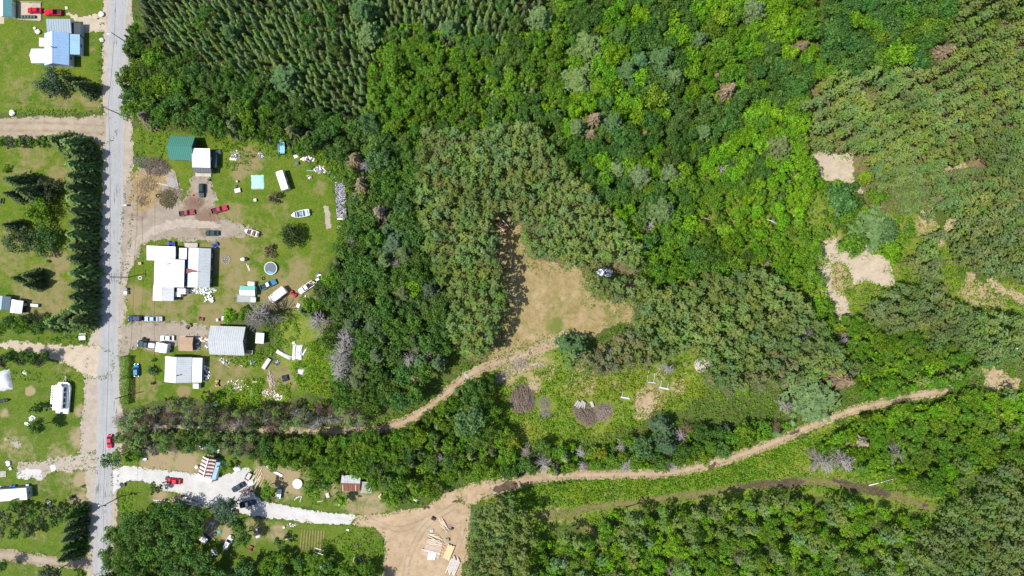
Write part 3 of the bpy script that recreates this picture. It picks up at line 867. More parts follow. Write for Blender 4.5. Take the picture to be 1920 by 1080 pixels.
# name, polygon in the photograph, how many tries, [(kind, weight, Rmin, Rmax, tints)], words for the labels
STANDS = [
    ('in the dense spruce plantation beside the paved road', [(262, -30), (1020, -40), (1010, 30), (960, 66), (850, 58), (760, 40), (706, 62), (680, 150), (690, 215), (610, 205), (560, 190), (500, 150), (430, 135), (330, 125), (282, 80)], 2600,
     [('spruce_tree', 10, 1.15, 1.55, (SPR, SPR, SPRD)), ('broadleaf_tree', .06, 2.2, 3.2, (DARK,))], 0.95),
    ('in the dark wood between spruces and yard', [(238, 40), (282, 80), (330, 125), (430, 135), (500, 150), (560, 190), (690, 225), (700, 262), (650, 292), (600, 286), (560, 280), (470, 256), (400, 250), (330, 236), (262, 236), (226, 208), (238, 160)], 900,
     [('broadleaf_tree', 6, 1.9, 3.9, (DARK, DARK, MID)), ('spruce_tree', 3, 1.1, 1.6, (SPRD, SPR)), ('big_spruce', .5, 2.0, 2.6, (SPRD,))], 0.78),
    ('in the bright young wood behind the spruces', [(700, 66), (760, 45), (860, 66), (1010, 62), (1060, 0), (1060, 240), (1000, 244), (960, 240), (800, 246), (760, 310), (700, 270), (690, 215)], 1700,
     [('sapling', 8, 1.0, 1.9, (MID, BRIGHT, MID, BRIGHT)), ('broadleaf_tree', 2, 1.9, 2.8, (MID, DARK)), ('spruce_tree', 3.6, 1.0, 1.5, (SPRD, OLIVE2, SPR))], 0.80),
    ('in the green mixed forest at the top of the photo', [(1040, -40), (1530, -40), (1520, 180), (1500, 300), (1440, 330), (1300, 330), (1160, 320), (1060, 260), (1050, 60)], 2200,
     [('broadleaf_tree', 6, 1.8, 3.6, (MID, BRIGHT, BRIGHT, DARK)), ('sapling', 4, 1.1, 1.9, (BRIGHT, LIME, BRIGHT)), ('white_pine', .12, 2.6, 3.6, (BLUEG, TEAL)), ('dead_conifer', .12, 1.3, 1.8, (TAN, BRN))], 0.78),
    ('in the dark leafy wood at the top of the photo', [(1500, -40), (1830, -40), (1770, 60), (1740, 130), (1640, 120), (1590, 150), (1510, 140)], 700,
     [('broadleaf_tree', 8, 2.4, 4.2, (DARK, (0.046, 0.11, 0.022), MID)), ('sapling', 1, 1.2, 2.0, (BRIGHT,))], 0.76),
    ('in the leaning pine plantation by the sandy clearings', [(1800, -30), (1990, -60), (1990, 340), (1900, 330), (1840, 306), (1700, 300), (1640, 330), (1620, 290), (1540, 285), (1500, 250), (1510, 160), (1600, 130), (1740, 130)], 1500,
     [('pine_tree', 9, 1.5, 2.1, (OLIVE, OLIVE2, (0.13, 0.18, 0.04))), ('broadleaf_tree', .2, 1.6, 2.4, (MID,))], 0.86, (-27, 24)),
    ('in the pine row east of the sandy clearings', [(1640, 300), (1760, 300), (1770, 340), (1700, 380), (1640, 350)], 240, [('pine_tree', 9, 1.6, 2.1, (OLIVE, OLIVE2))], 0.84, (-8, 24)),
    ('in the pine strip below the sandy gap', [(1830, 300), (1990, 310), (1990, 400), (1900, 390), (1860, 370), (1830, 400), (1700, 410), (1670, 390), (1780, 340)], 360, [('pine_tree', 9, 1.6, 2.1, (OLIVE, OLIVE2))], 0.84, (-8, 24)),
    ('in the square pine plantation around the dry clearing', [(796, 250), (1000, 236), (1040, 290), (1100, 345), (1190, 450), (1195, 500), (1090, 496), (1060, 500), (990, 486), (982, 440), (960, 398), (922, 396), (930, 450), (938, 500), (944, 580), (926, 640), (895, 676), (850, 640), (842, 545), (806, 490), (790, 400), (786, 300)], 1500,
     [('pine_tree', 9, 1.7, 2.3, (OLIVE, OLIVE2, (0.115, 0.17, 0.04)))], 0.84, (3, 21)),
    ('in the dark wood between the yard and the pines', [(655, 265), (780, 270), (800, 330), (796, 420), (812, 500), (838, 540), (845, 640), (790, 740), (700, 770), (640, 760), (615, 640), (565, 585), (598, 530), (640, 480), (660, 420), (650, 345)], 1200,
     [('broadleaf_tree', 5, 2.2, 4.2, (DARK, (0.048, 0.095, 0.02), DARK)), ('sapling', 1.3, 1.2, 2.0, (MID, BRIGHT)), ('dead_tree', .8, 1.8, 2.6, (GREYB, (.24, .21, .18))), ('big_spruce', 1.2, 2.2, 3.0, (SPRD, OLIVE2)), ('white_pine', 1.6, 2.6, 3.9, ((0.06, 0.098, 0.034), (0.078, 0.11, 0.042)))], 0.74),
    ('in the green wood east of the pine plantation', [(1010, 244), (1070, 262), (1160, 320), (1300, 330), (1300, 470), (1420, 480), (1380, 510), (1210, 530), (1190, 450), (1100, 345), (1040, 290)], 1100,
     [('broadleaf_tree', 7, 1.8, 3.6, (MID, MID, DARK, BRIGHT)), ('sapling', 2.5, 1.1, 1.9, (BRIGHT, MID)), ('white_pine', .16, 2.4, 3.4, (BLUEG, TEAL)), ('dead_tree', .15, 1.4, 1.9, (GREYB,))], 0.76),
    ('in the bright thicket west of the sandy clearings', [(1300, 330), (1440, 330), (1510, 270), (1540, 340), (1500, 400), (1550, 440), (1530, 500), (1560, 580), (1600, 660), (1520, 560), (1440, 500), (1300, 470)], 1300,
     [('sapling', 8, 1.1, 2.0, (BRIGHT, LIME, BRIGHT, MID)), ('broadleaf_tree', 3, 1.9, 3.0, (BRIGHT, MID)), ('dead_tree', .2, 1.2, 1.7, (GREYB,))], 0.84),
    ('among the green bushes between the sand patches', [(1540, 340), (1600, 340), (1630, 400), (1700, 400), (1720, 440), (1690, 480), (1630, 440), (1600, 475), (1560, 470), (1545, 430)], 240,
     [('sapling', 6, 1.2, 2.2, (MID, DARK, BRIGHT))], 0.86),
    ('in the pine wood south of the dry clearing', [(1100, 510), (1200, 530), (1300, 500), (1420, 500), (1500, 560), (1560, 640), (1600, 700), (1480, 716), (1380, 740), (1330, 720), (1300, 650), (1200, 684), (1120, 700), (1060, 684), (1046, 630), (1110, 650), (1195, 610), (1200, 570), (1110, 556)], 1300,
     [('pine_tree', 8, 1.7, 2.5, (OLIVE, OLIVE2, (0.135, 0.15, 0.06))), ('sapling', 1, 1.1, 1.8, (BRIGHT, MID)), ('dead_tree', .25, 1.4, 2.0, ((.25, .23, .19),))], 0.82),
    ('in the pine wood south of the sand clearings', [(1680, 440), (1760, 440), (1760, 520), (1800, 580), (1930, 600), (1930, 680), (1850, 690), (1800, 640), (1680, 600), (1600, 610), (1650, 560), (1690, 530)], 700,
     [('pine_tree', 6, 1.6, 2.3, (OLIVE2, (0.115, 0.155, 0.05))), ('sapling', 1.5, 1.1, 1.8, (BRIGHT, MID))], 0.84),
    ('in the pine clump at the edge of the forest road', [(1800, 400), (1990, 390), (1990, 560), (1900, 520), (1820, 500), (1780, 460)], 420, [('pine_tree', 6, 1.6, 2.3, (OLIVE2, (0.115, 0.155, 0.05))), ('sapling', 2, 1.2, 2.0, (BRIGHT, BRIGHT))], 0.84),
    ('in the bright thicket north of the dirt track', [(1560, 580), (1600, 600), (1680, 600), (1800, 640), (1840, 690), (1800, 720), (1740, 726), (1640, 748), (1560, 700), (1600, 690)], 600,
     [('sapling', 8, 1.1, 2.0, (BRIGHT, MID, BRIGHT)), ('broadleaf_tree', 1.5, 1.8, 2.8, (MID,)), ('pine_tree', 1.2, 1.6, 2.0, (OLIVE2,))], 0.84),
    ('in the bright thicket south of the dirt track', [(1540, 830), (1620, 790), (1720, 760), (1800, 740), (1990, 740), (1990, 880), (1860, 860), (1780, 930), (1680, 900), (1560, 880)], 900,
     [('sapling', 8, 1.1, 2.1, (BRIGHT, BRIGHT, MID)), ('broadleaf_tree', 3, 1.9, 3.0, (MID, BRIGHT)), ('pine_tree', .8, 1.5, 2.0, (OLIVE2,)), ('dead_tree', .4, 1.4, 2.0, (GREYB, TAN))], 0.84),
    ('in the pine wood in the corner by the grassy track', [(1800, 780), (1990, 780), (1990, 1140), (1700, 1140), (1720, 1040), (1770, 960), (1800, 930)], 900, [('pine_tree', 7, 1.6, 2.2, (OLIVE2, (0.115, 0.155, 0.05))), ('sapling', 2.2, 1.1, 1.9, (BRIGHT, MID))], 0.84),
    ('in the mixed wood south of the grassy track', [(1000, 1010), (1090, 1010), (1120, 1035), (1130, 970), (1260, 956), (1420, 938), (1520, 938), (1620, 948), (1740, 980), (1700, 1140), (990, 1140)], 2000,
     [('sapling', 8, 1.1, 2.0, (BRIGHT, BRIGHT, LIME, MID)), ('pine_tree', 2.2, 1.6, 2.3, (OLIVE, OLIVE2)), ('broadleaf_tree', 2.0, 1.7, 2.8, (MID, BRIGHT)), ('big_spruce', .5, 1.6, 2.2, (OLIVE2, BLUEG)), ('dead_tree', .3, 1.3, 1.8, (GREYB,))], 0.96),
    ('in the pine clump east of the sandy yard', [(890, 940), (960, 935), (990, 975), (985, 1020), (990, 1140), (860, 1140), (880, 1040)], 420, [('pine_tree', 8, 1.7, 2.4, (OLIVE, OLIVE2)), ('sapling', 2, 1.2, 1.9, (BRIGHT, LIME))], 0.80),
    ('in the wood between the two dirt tracks', [(700, 815), (770, 800), (820, 765), (870, 725), (910, 705), (930, 760), (960, 830), (1100, 840), (1300, 800), (1440, 790), (1480, 800), (1400, 838), (1300, 866), (1200, 878), (1060, 880), (960, 892), (900, 900), (860, 890), (820, 920), (740, 940), (700, 890)], 1500,
     [('broadleaf_tree', 4, 1.8, 3.4, (MID, DARK, MID)), ('sapling', 6, 1.1, 1.9, (BRIGHT, MID, BRIGHT)), ('dead_tree', .8, 1.5, 2.3, (GREYB, TAN)), ('big_spruce', .8, 1.6, 2.3, (SPRD, OLIVE2))], 0.86),
    ('in the leafy wood above the rusty roofed shed', [(480, 830), (700, 812), (735, 880), (735, 930), (710, 900), (650, 888), (600, 888), (560, 878), (490, 868)], 420, [('broadleaf_tree', 6, 2.0, 3.4, (MID, DARK)), ('sapling', 2, 1.2, 1.8, (BRIGHT, MID))], 0.76),
    ('in the grey pine belt along the dirt track', [(214, 800), (250, 770), (330, 752), (420, 770), (560, 770), (640, 760), (690, 780), (670, 800), (500, 800), (400, 798), (300, 798), (260, 812)], 420,
     [('pine_tree', 7, 1.5, 2.0, (OLIVE2, (0.085, 0.11, 0.045))), ('dead_tree', 3.2, 1.6, 2.4, (GREYB, BRN, GREYB)), ('sapling', 1, 1.0, 1.5, (MID,))], 0.84),
    ('in the tree belt between track and white gravel', [(222, 815), (330, 812), (470, 815), (480, 860), (430, 850), (300, 845), (216, 870)], 260, [('pine_tree', 5, 1.5, 2.0, (OLIVE2,)), ('broadleaf_tree', 3, 1.6, 2.6, (MID, DARK)), ('dead_tree', 1.6, 1.5, 2.2, (GREYB,))], 0.9),
    ('in the dark wood beside the road below the white drive', [(204, 1010), (236, 972), (290, 950), (350, 962), (392, 975), (372, 1000), (352, 1012), (362, 1040), (395, 1060), (440, 1062), (470, 1075), (480, 1140), (190, 1140)], 700, [('broadleaf_tree', 7, 2.2, 4.2, (DARK, (0.045, 0.095, 0.025), DARK)), ('sapling', 1, 1.2, 1.8, (MID,))], 0.84),
    ('in the leafy thicket around the lower garden', [(500, 1040), (520, 1034), (556, 1050), (590, 1052), (640, 1066), (700, 1064), (715, 1140), (480, 1140)], 420, [('sapling', 6, 1.1, 1.9, (BRIGHT, MID, BRIGHT)), ('broadleaf_tree', 2, 1.8, 2.8, (DARK, MID))], 0.82),
]

# open ground that stays free of the stands' stems: clearings, tracks and yards in the photograph
KEEP_OUT = OPEN


def free(x, y, m):
    d = np.full(np.shape(x), -1e9)
    for f in KEEP_OUT:
        d = np.maximum(d, f(x, y))
    return d < -m


# trees that stand out in the photograph: (kind, px, py of the crown, R metres, tint, label)
LANDMARKS = [
    ('white_pine', 524, 142, 5.6, TEAL, 'large round bluish pine standing out of the lower spruce plantation'),
    ('white_pine', 430, 60, 2.8, TEAL, 'bluish pine among the young spruces near the paved road'),
    ('white_pine', 680, 22, 4.6, TEAL, 'tall bluish pine at the top edge beside the young spruce rows'),
    ('white_pine', 690, 62, 4.2, BLUEG, 'pale feathery pine below the bluish pine at the top edge'),
    ('broadleaf_tree', 733, 110, 4.4, MID, 'round smooth green tree on its own in the bright young wood'),
    ('broadleaf_tree', 690, 232, 3.8, TEAL, 'round grey green tree at the corner of the spruce plantation'),
    ('white_pine', 1015, 32, 4.2, BLUEG, 'pale feathery pine at the end of the spruce rows'),
    ('white_pine', 845, 52, 3.4, TEAL, 'bluish pine with a bare grey top by the spruce rows'),
    ('white_pine', 1105, 75, 6.0, (0.10, 0.15, 0.045), 'large pale green spreading pine in the upper mixed forest'),
    ('white_pine', 1085, 140, 6.4, (0.10, 0.15, 0.045), 'largest pale green pine with two tiers in the upper forest'),
    ('white_pine', 1162, 65, 4.0, DARK, 'dark green pine beside the pale spreading pine'),
    ('white_pine', 1175, 135, 4.2, TEAL, 'bluish dark pine east of the two pale pines'),
    ('white_pine', 1240, 110, 4.6, TEAL, 'broad bluish pine in the middle of the upper forest'),
    ('white_pine', 1265, 145, 3.4, BLUEG, 'pale pine touching the broad bluish pine'),
    ('dead_conifer', 1362, 172, 3.6, TAN, 'tan withered conifer lying over bright leaves in the upper forest'),
    ('dead_conifer', 1340, 146, 2.2, TAN, 'small tan withered conifer above the larger one'),
    ('dead_conifer', 1114, 226, 3.4, TAN, 'light brown dead conifer between two bluish pines'),
    ('dead_conifer', 1108, 252, 2.6, TAN, 'brown dead conifer just below the light brown one'),
    ('white_pine', 1082, 240, 3.6, BLUEG, 'pale pine beside the light brown dead conifer'),
    ('white_pine', 1150, 228, 4.0, TEAL, 'bluish pine on the other side of the dead conifers'),
    ('white_pine', 1415, 18, 4.4, (0.1, 0.14, 0.06), 'pale green pine at the top edge in leafy forest'),
    ('broadleaf_tree', 1352, 32, 3.8, LIME, 'yellow green round tree near the top edge of the forest'),
    ('broadleaf_tree', 1275, 60, 4.6, BRIGHT, 'broad bright green tree in the upper forest'),
    ('broadleaf_tree', 1230, 180, 4.8, (0.10, 0.16, 0.014), 'wide yellowish green tree in the middle of the upper forest'),
    ('broadleaf_tree', 1360, 90, 4.8, MID, 'wide mid green tree below the yellow green round tree'),
    ('dead_conifer', 1503, 88, 2.8, BRN, 'brown dead conifer with a dark shadow beside bright tree'),
    ('broadleaf_tree', 1690, 100, 5.2, BRIGHT, 'wide bright green tree below the dark leafy wood'),
    ('broadleaf_tree', 1560, 60, 5.4, (0.046, 0.11, 0.022), 'widest dark green tree of the wood along the top edge'),
    ('broadleaf_tree', 1605, 34, 3.2, BRIGHT, 'bright round tree amid the dark leafy wood'),
    ('dead_conifer', 1758, 104, 4.2, BRN, 'large brown withered conifer between dark wood and pine plantation'),
    ('broadleaf_tree', 1490, 198, 3.8, MID, 'smooth dark green round bush beside the pine plantation'),
    ('broadleaf_tree', 1660, 432, 4.4, TEAL, 'lone spreading tree between the sand patches'),
    ('white_pine', 1668, 430, 7.4, (0.10, 0.165, 0.06), 'large pale bluish pine between the sand patches'),
    ('broadleaf_tree', 1580, 375, 5.4, (0.055, 0.13, 0.035), 'broad blue green tree between the two sand clearings'),
    ('broadleaf_tree', 1510, 322, 5.0, BRIGHT, 'bright rounded tree touching the upper sand clearing'),
    ('broadleaf_tree', 1600, 455, 4.8, MID, 'dense dark green tree above the star shaped sand patch'),
    ('broadleaf_tree', 1676, 472, 4.2, BRIGHT, 'bright green tree on the edge of the star shaped sand patch'),
    ('broadleaf_tree', 1624, 332, 2.8, LIME, 'lime green bush at the side of the upper sand clearing'),
    ('broadleaf_tree', 1646, 368, 3.6, MID, 'mid green tree beside the small sand gap'),
    ('white_pine', 1545, 755, 8.6, (0.10, 0.155, 0.06), 'very large pale bluish pine overhanging the dirt track'),
    ('dead_conifer', 1580, 712, 3.6, (0.16, 0.115, 0.075), 'reddish brown withered tree above the very large pale pine'),
    ('dead_tree', 1470, 760, 2.8, GREYB, 'grey dead tree beside the very large pale pine'),
    ('dead_tree', 1540, 870, 4.4, (0.3, 0.27, 0.25), 'big grey fallen dead tree between the two tracks'),
    ('dead_tree', 1580, 866, 3.8, (0.33, 0.3, 0.28), 'pale grey dead tree above the wet mud of the grassy track'),
    ('dead_conifer', 1610, 826, 3.0, (0.2, 0.17, 0.12), 'grey brown withered conifer in the thicket above the grassy track'),
    ('dead_tree', 1680, 850, 3.4, (0.22, 0.2, 0.16), 'brownish dead tree near the long white log'),
    ('white_pine', 1460, 275, 4.6, (0.1, 0.13, 0.045), 'olive feathery pine above the bright rounded tree'),
    ('white_pine', 1255, 325, 3.6, (0.1, 0.14, 0.06), 'pale upright pine in the green wood east of the plantation'),
    ('white_pine', 1200, 330, 4.4, (0.1, 0.14, 0.06), 'pale broad pine in the green wood east of the plantation'),
    ('white_pine', 1240, 395, 5.0, (0.085, 0.13, 0.045), 'feathery pine beside the fallen white trunk'),
    ('dead_tree', 1218, 420, 2.2, (0.42, 0.4, 0.38), 'whitish bare tree in front of the feathery pine'),
    ('dead_tree', 1352, 318, 2.2, (0.45, 0.43, 0.41), 'whitish bare tree in the thicket under the green forest'),
    ('white_pine', 1085, 650, 3.6, TEAL, 'dark bluish pine at the foot of the dry clearing'),
    ('white_pine', 1062, 645, 3.4, TEAL, 'bluish pine with a long shadow onto the dry clearing'),
    ('broadleaf_tree', 775, 540, 3.6, BRIGHT, 'bright green tree at the edge of the dark wood by the pines'),
    ('white_pine', 735, 455, 5.6, (0.055, 0.095, 0.05), 'large grey green pine in the dark wood beside the yard'),
    ('broadleaf_tree', 708, 300, 4.4, TEAL, 'blue green round tree above the firewood stack'),
    ('broadleaf_tree', 745, 330, 3.0, MID, 'round mid green tree next to the blue green one'),
    ('dead_conifer', 668, 300, 3.8, BRN, 'brown grey withered tree above the firewood stack'),
    ('dead_conifer', 680, 345, 3.8, (0.14, 0.12, 0.07), 'olive brown withered tree beside the firewood stack'),
    ('dead_conifer', 715, 400, 4.0, (0.15, 0.125, 0.085), 'tan topped tree in the dark wood beside the yard'),
    ('dead_tree', 602, 602, 4.8, (0.26, 0.23, 0.22), 'large grey leafless tree above the white tarps'),
    ('dead_tree', 645, 660, 4.6, (0.30, 0.28, 0.26), 'big grey leafless tree on the edge of the weedy garden'),
    ('dead_tree', 640, 695, 3.8, (0.32, 0.3, 0.28), 'second grey leafless tree lower on the garden edge'),
    ('dead_tree', 652, 635, 4.2, (0.3, 0.28, 0.265), 'uppermost grey leafless tree in the row on the garden edge'),
    ('dead_tree', 628, 676, 4.0, (0.31, 0.29, 0.275), 'grey leafless tree leaning over the weedy garden'),
    ('dead_conifer', 276, 222, 3.2, (0.13, 0.115, 0.075), 'brownish conifer near the road behind the bulging green tree'),
    ('big_spruce', 556, 252, 4.4, (0.075, 0.09, 0.034), 'broad dark spruce above the pale blue boat'),
    ('big_spruce', 446, 240, 3.8, (0.08, 0.10, 0.036), 'dark spruce above the scrap near the cabin'),
    ('dead_tree', 768, 671, 3.2, (0.32, 0.28, 0.26), 'round pinkish grey leafless tree in the dark wood'),
    ('dead_conifer', 778, 706, 2.6, (0.15, 0.125, 0.075), 'olive brown small tree beneath the pinkish grey one'),
    ('dead_tree', 493, 592, 5.4, (0.22, 0.2, 0.185), 'wide grey leafless tree behind the grey gabled house'),
    ('dead_tree', 478, 602, 3.8, (0.24, 0.22, 0.2), 'grey leafless tree touching the grey gabled house'),
    ('broadleaf_tree', 432, 592, 3.2, BRIGHT, 'bright green tree overhanging the grey gable roof'),
    ('broadleaf_tree', 462, 590, 3.0, MID, 'mid green tree between bright tree and grey leafless tree'),
    ('broadleaf_tree', 582, 570, 3.6, MID, 'green round tree below the old white pickup'),
    ('broadleaf_tree', 622, 525, 3.8, MID, 'green tree at the yard edge beside the aluminium boat'),
    ('broadleaf_tree', 885, 735, 4.6, DARK, 'dark tree beside the track below the culvert'),
    ('broadleaf_tree', 880, 790, 5.6, TEAL, 'large dark bluish tree south of the bending track'),
    ('dead_tree', 1018, 870, 3.4, (0.34, 0.31, 0.3), 'grey dead tree leaning over the lower dirt track'),
    ('dead_tree', 1176, 876, 2.4, (0.38, 0.36, 0.34), 'pale grey dead shrub tree on the rim of the lower track'),
    ('dead_tree', 1258, 878, 2.2, (0.36, 0.34, 0.32), 'small pale dead tree on the rim of the lower track further east'),
    ('dead_tree', 1164, 836, 2.0, (0.33, 0.29, 0.28), 'pinkish grey dead tree in the wood above the lower track'),
    ('dead_tree', 1278, 818, 2.4, (0.33, 0.28, 0.27), 'pinkish dead tree beside the dark round trees'),
    ('dead_tree', 990, 850, 2.4, (0.3, 0.25, 0.23), 'brownish dead tree near the bend of the lower track'),
    ('dead_tree', 1252, 690, 2.6, (0.32, 0.3, 0.29), 'grey bare tree behind the two plank benches'),
    ('dead_tree', 1090, 850, 1.8, (0.4, 0.38, 0.36), 'whitish dead tree between grey dead trees above the track'),
    ('broadleaf_tree', 1205, 840, 4.2, TEAL, 'dark round tree in the wood above the lower track'),
    ('white_pine', 1250, 835, 4.0, (0.05, 0.09, 0.04), 'dark bluish pine next to the dark round tree'),
    ('white_pine', 1240, 796, 3.4, (0.06, 0.1, 0.05), 'greyish pine at the lower edge of the weedy meadow'),
    ('broadleaf_tree', 1128, 852, 2.4, YEL, 'yellow green bush above the lower dirt track'),
    ('broadleaf_tree', 965, 830, 2.2, YEL, 'yellowish bush near the bend of the lower track'),
    ('lawn_tree', 96, 155, 5.0, (0.05, 0.085, 0.05), 'bluish round tree on the lawn of the blue roofed house'),
    ('big_spruce', 132, 152, 2.6, SPRD, 'dark conifer right behind the bluish lawn tree'),
    ('big_spruce', 160, 166, 3.0, SPRD, 'dark conifer whose shadow falls on the paved road'),
    ('broadleaf_tree', 240, 205, 3.6, MID, 'green tree bulging over the road edge by the utility pole'),
    ('lawn_tree', 546, 441, 4.6, (0.040, 0.062, 0.022), 'large round dark tree alone on the yard lawn'),
    ('shrub', 516, 369, 2.7, (0.075, 0.068, 0.035), 'round brownish bush below the white camper trailer'),
    ('shrub', 509, 471, 2.6, (0.085, 0.058, 0.04), 'round reddish bush above the trampoline'),
    ('shrub', 287, 696, 2.0, (0.04, 0.075, 0.03), 'round dark bush on the lawn beside the blue car'),
    ('shrub', 287, 676, 0.9, (0.05, 0.07, 0.03), 'tiny bush above the round dark bush'),
    ('shrub', 287, 718, 0.9, (0.05, 0.07, 0.03), 'tiny bush below the round dark bush'),
    ('sapling', 500, 916, 3.0, MID, 'bushy green tree beside the lumber and white gravel'),
    ('sapling', 508, 930, 2.2, DARK, 'dark low tree at the rim of the white gravel'),
    ('sapling', 585, 915, 3.0, (0.07, 0.13, 0.02), 'leafy green tree next to the round white pool'),
    ('sapling', 612, 902, 2.8, DARK, 'dark green tree between pool and rusty shed'),
    ('sapling', 645, 940, 2.4, BRIGHT, 'bright small tree in front of the rusty shed'),
    ('broadleaf_tree', 732, 935, 3.4, MID, 'green tree at the mouth of the sandy yard'),
    ('sapling', 795, 925, 2.0, BRIGHT, 'bright bush on the rim of the sandy yard'),
    ('broadleaf_tree', 700, 905, 3.0, MID, 'green tree behind the rusty shed'),
    ('broadleaf_tree', 425, 955, 4.6, (0.055, 0.09, 0.05), 'greyish green tree overhanging the white drive'),
    ('broadleaf_tree', 443, 985, 3.4, DARK, 'dark tree over the silver car below the white drive'),
    ('broadleaf_tree', 452, 1010, 3.4, DARK, 'dark tree beside the silver car in the lower wood'),
    ('sapling', 290, 918, 2.4, (0.04, 0.08, 0.02), 'small dark conifer like tree beside the red car'),
    ('sapling', 525, 1018, 2.4, DARK, 'small round dark tree beside the garden plot'),
    ('broadleaf_tree', 210, 862, 3.4, TEAL, 'bluish green tree leaning over the road above the white drive'),
    ('broadleaf_tree', 250, 830, 3.6, OLIVE2, 'olive tree beside the road above the white drive'),
    ('dead_tree', 226, 782, 2.8, (0.24, 0.2, 0.17), 'brownish bare tree by the road at the dirt track mouth'),
    ('sapling', 418, 876, 2.0, MID, 'green bush beside the teal tarp'),
    ('broadleaf_tree', 200, 1040, 3.0, DARK, 'dark tree reaching over the road near the lower edge'),
    # west of the road
    ('lawn_tree', 74, 393, 5.2, (0.08, 0.15, 0.012), 'bright green round tree on the lawn west of the road'),
    ('big_spruce', 64, 362, 4.0, SPRD, 'dark conifer above the bright round tree'),
    ('big_spruce', 42, 342, 3.8, SPRD, 'dark conifer furthest up in the lawn clump west of the road'),
    ('big_spruce', 30, 366, 2.6, SPRD, 'small dark conifer at the outer edge of the lawn clump'),
    ('lawn_tree', 88, 354, 4.4, (0.05, 0.06, 0.03), 'brownish dark tree on the lawn facing the spruce row'),
    ('lawn_tree', 80, 452, 5.4, (0.05, 0.1, 0.03), 'large green tree in the lower lawn clump'),
    ('lawn_tree', 38, 448, 5.6, (0.055, 0.08, 0.03), 'olive green tree in the lower lawn clump'),
    ('big_spruce', 26, 424, 2.6, SPRD, 'dark conifer at the upper side of the lower lawn clump'),
    ('big_spruce', 62, 518, 2.8, SPRD, 'dark conifer of the trio above the sheds'),
    ('big_spruce', 44, 522, 2.6, SPRD, 'middle dark conifer of the trio above the sheds'),
    ('big_spruce', 66, 534, 2.4, SPRD, 'lowest dark conifer of the trio above the sheds'),
    ('shrub', 8, 316, 1.8, MID, 'green bush at the lawn edge west of the road'),
    ('shrub', 88, 490, 0.9, MID, 'tiny bush on the lawn below the lower clump'),
    ('broadleaf_tree', 66, 800, 3.0, DARK, 'dark round bush tree beside the white junk'),
    ('shrub', 66, 766, 2.6, DARK, 'dark bush beside the houseboat'),
    ('shrub', 88, 762, 2.0, (0.03, 0.05, 0.02), 'darker bush against the houseboat ramp'),
    ('shrub', 154, 912, 0.9, MID, 'tiny bush on the gravelly verge'),
    ('shrub', 133, 932, 1.3, (0.03, 0.05, 0.03), 'dark tiny bush on the grass below the driveway'),
    ('broadleaf_tree', 2, 1062, 2.2, DARK, 'dark round tree at the lower corner lawn'),
    ('broadleaf_tree', 94, 1078, 3.6, (0.045, 0.06, 0.03), 'dark tree at the lower edge west of the road'),
    ('shrub', 147, 1080, 1.4, MID, 'small bush at the lower edge beside the road'),
]

placed = [np.zeros((0, 3))]
WOODS = {}                 # rest of each kind, merged below
CAND = []                  # (kind, x, y, R, tint, where)


def site(kind, px, py, R):
    return W(px, py, min(hc_of(kind, R), 14))


for kind, px, py, R, tint, lab in LANDMARKS:
    xy = site(kind, px, py, R)
    placed.append(np.array([[xy[0], xy[1], R]]))
    plant(kind, xy, R, tint, lab, hs=(0.78 if kind == 'white_pine' and R > 5 else 1.5 if kind == 'dead_tree' and R >= 4 and px < 700 else None))

# rows planted by people: spruce row along the road, hedges
for i, (px, py) in enumerate([(150, 272), (128, 268), (164, 290), (160, 312), (160, 334), (157, 356), (160, 376), (162, 398), (163, 420), (160, 442), (160, 464), (162, 486), (165, 512), (162, 534), (164, 556), (163, 576),
                              (166, 600), (146, 600), (122, 603)]):
    R = 4.0 + 0.4 * math.sin(i * 2.3)
    xy = W(px - 8, py, 4.0); placed.append(np.array([[xy[0], xy[1], R]]))
    plant('big_spruce', xy, R, (SPR, (0.09, 0.125, 0.04), SPRD)[i % 3], 'tall spruce in the row casting pointed shadows on the paved road', 'spruces in the row along the road', var=i, hs=1.15)
for i, (px, py) in enumerate([(4, 960), (20, 972), (24, 950), (44, 960), (50, 982), (66, 956), (78, 974), (92, 958), (104, 974), (118, 958), (128, 972), (144, 962), (140, 985), (138, 1003), (134, 1022), (130, 1040), (8, 992), (30, 996), (58, 1000)]):
    R = 2.9 + 0.3 * math.sin(i * 1.7)
    xy = W(px, py, 3.6); placed.append(np.array([[xy[0], xy[1], R]]))
    plant('big_spruce' if 10 < i < 16 else 'sapling', xy, R if 10 < i < 16 else R * .85, (SPRD, (0.08, 0.105, 0.04), DARK)[i % 3], ('dark spruce in the column between small lawn and paved road' if 10 < i < 16 else 'dark bushy tree in the belt beneath the long white mobile home'), ('spruces beside the small lawn' if 10 < i < 16 else 'trees beneath the mobile home'), var=i)
for i in range(17):
    px = -6 + i * 11.0
    xy = W(px, 608 + 10 * math.sin(i * 1.9), 3.5); R = 2.2 + 0.6 * math.sin(i * 2.7)
    if px < 122 or i % 2:
        placed.append(np.array([[xy[0], xy[1], R]]))
        plant('broadleaf_tree', xy, R, (DARK, MID, (0.05, 0.085, 0.03), DARK)[i % 4], 'dark green tree in the hedge line beneath the two sheds', 'trees in the hedge line below the sheds', var=i)
for i in range(9):
    xy = W(2 + i * 11.0, 672 + 6 * math.sin(i * 2.1), 3.0); R = 2.0 + 0.4 * math.sin(i * 1.3)
    placed.append(np.array([[xy[0], xy[1], R]]))
    plant('broadleaf_tree', xy, R, (DARK, (0.045, 0.05, 0.03), DARK)[i % 3], 'dark tree in the hedge between the pale side street and the tarp', 'trees in the hedge above the tarp', var=i)
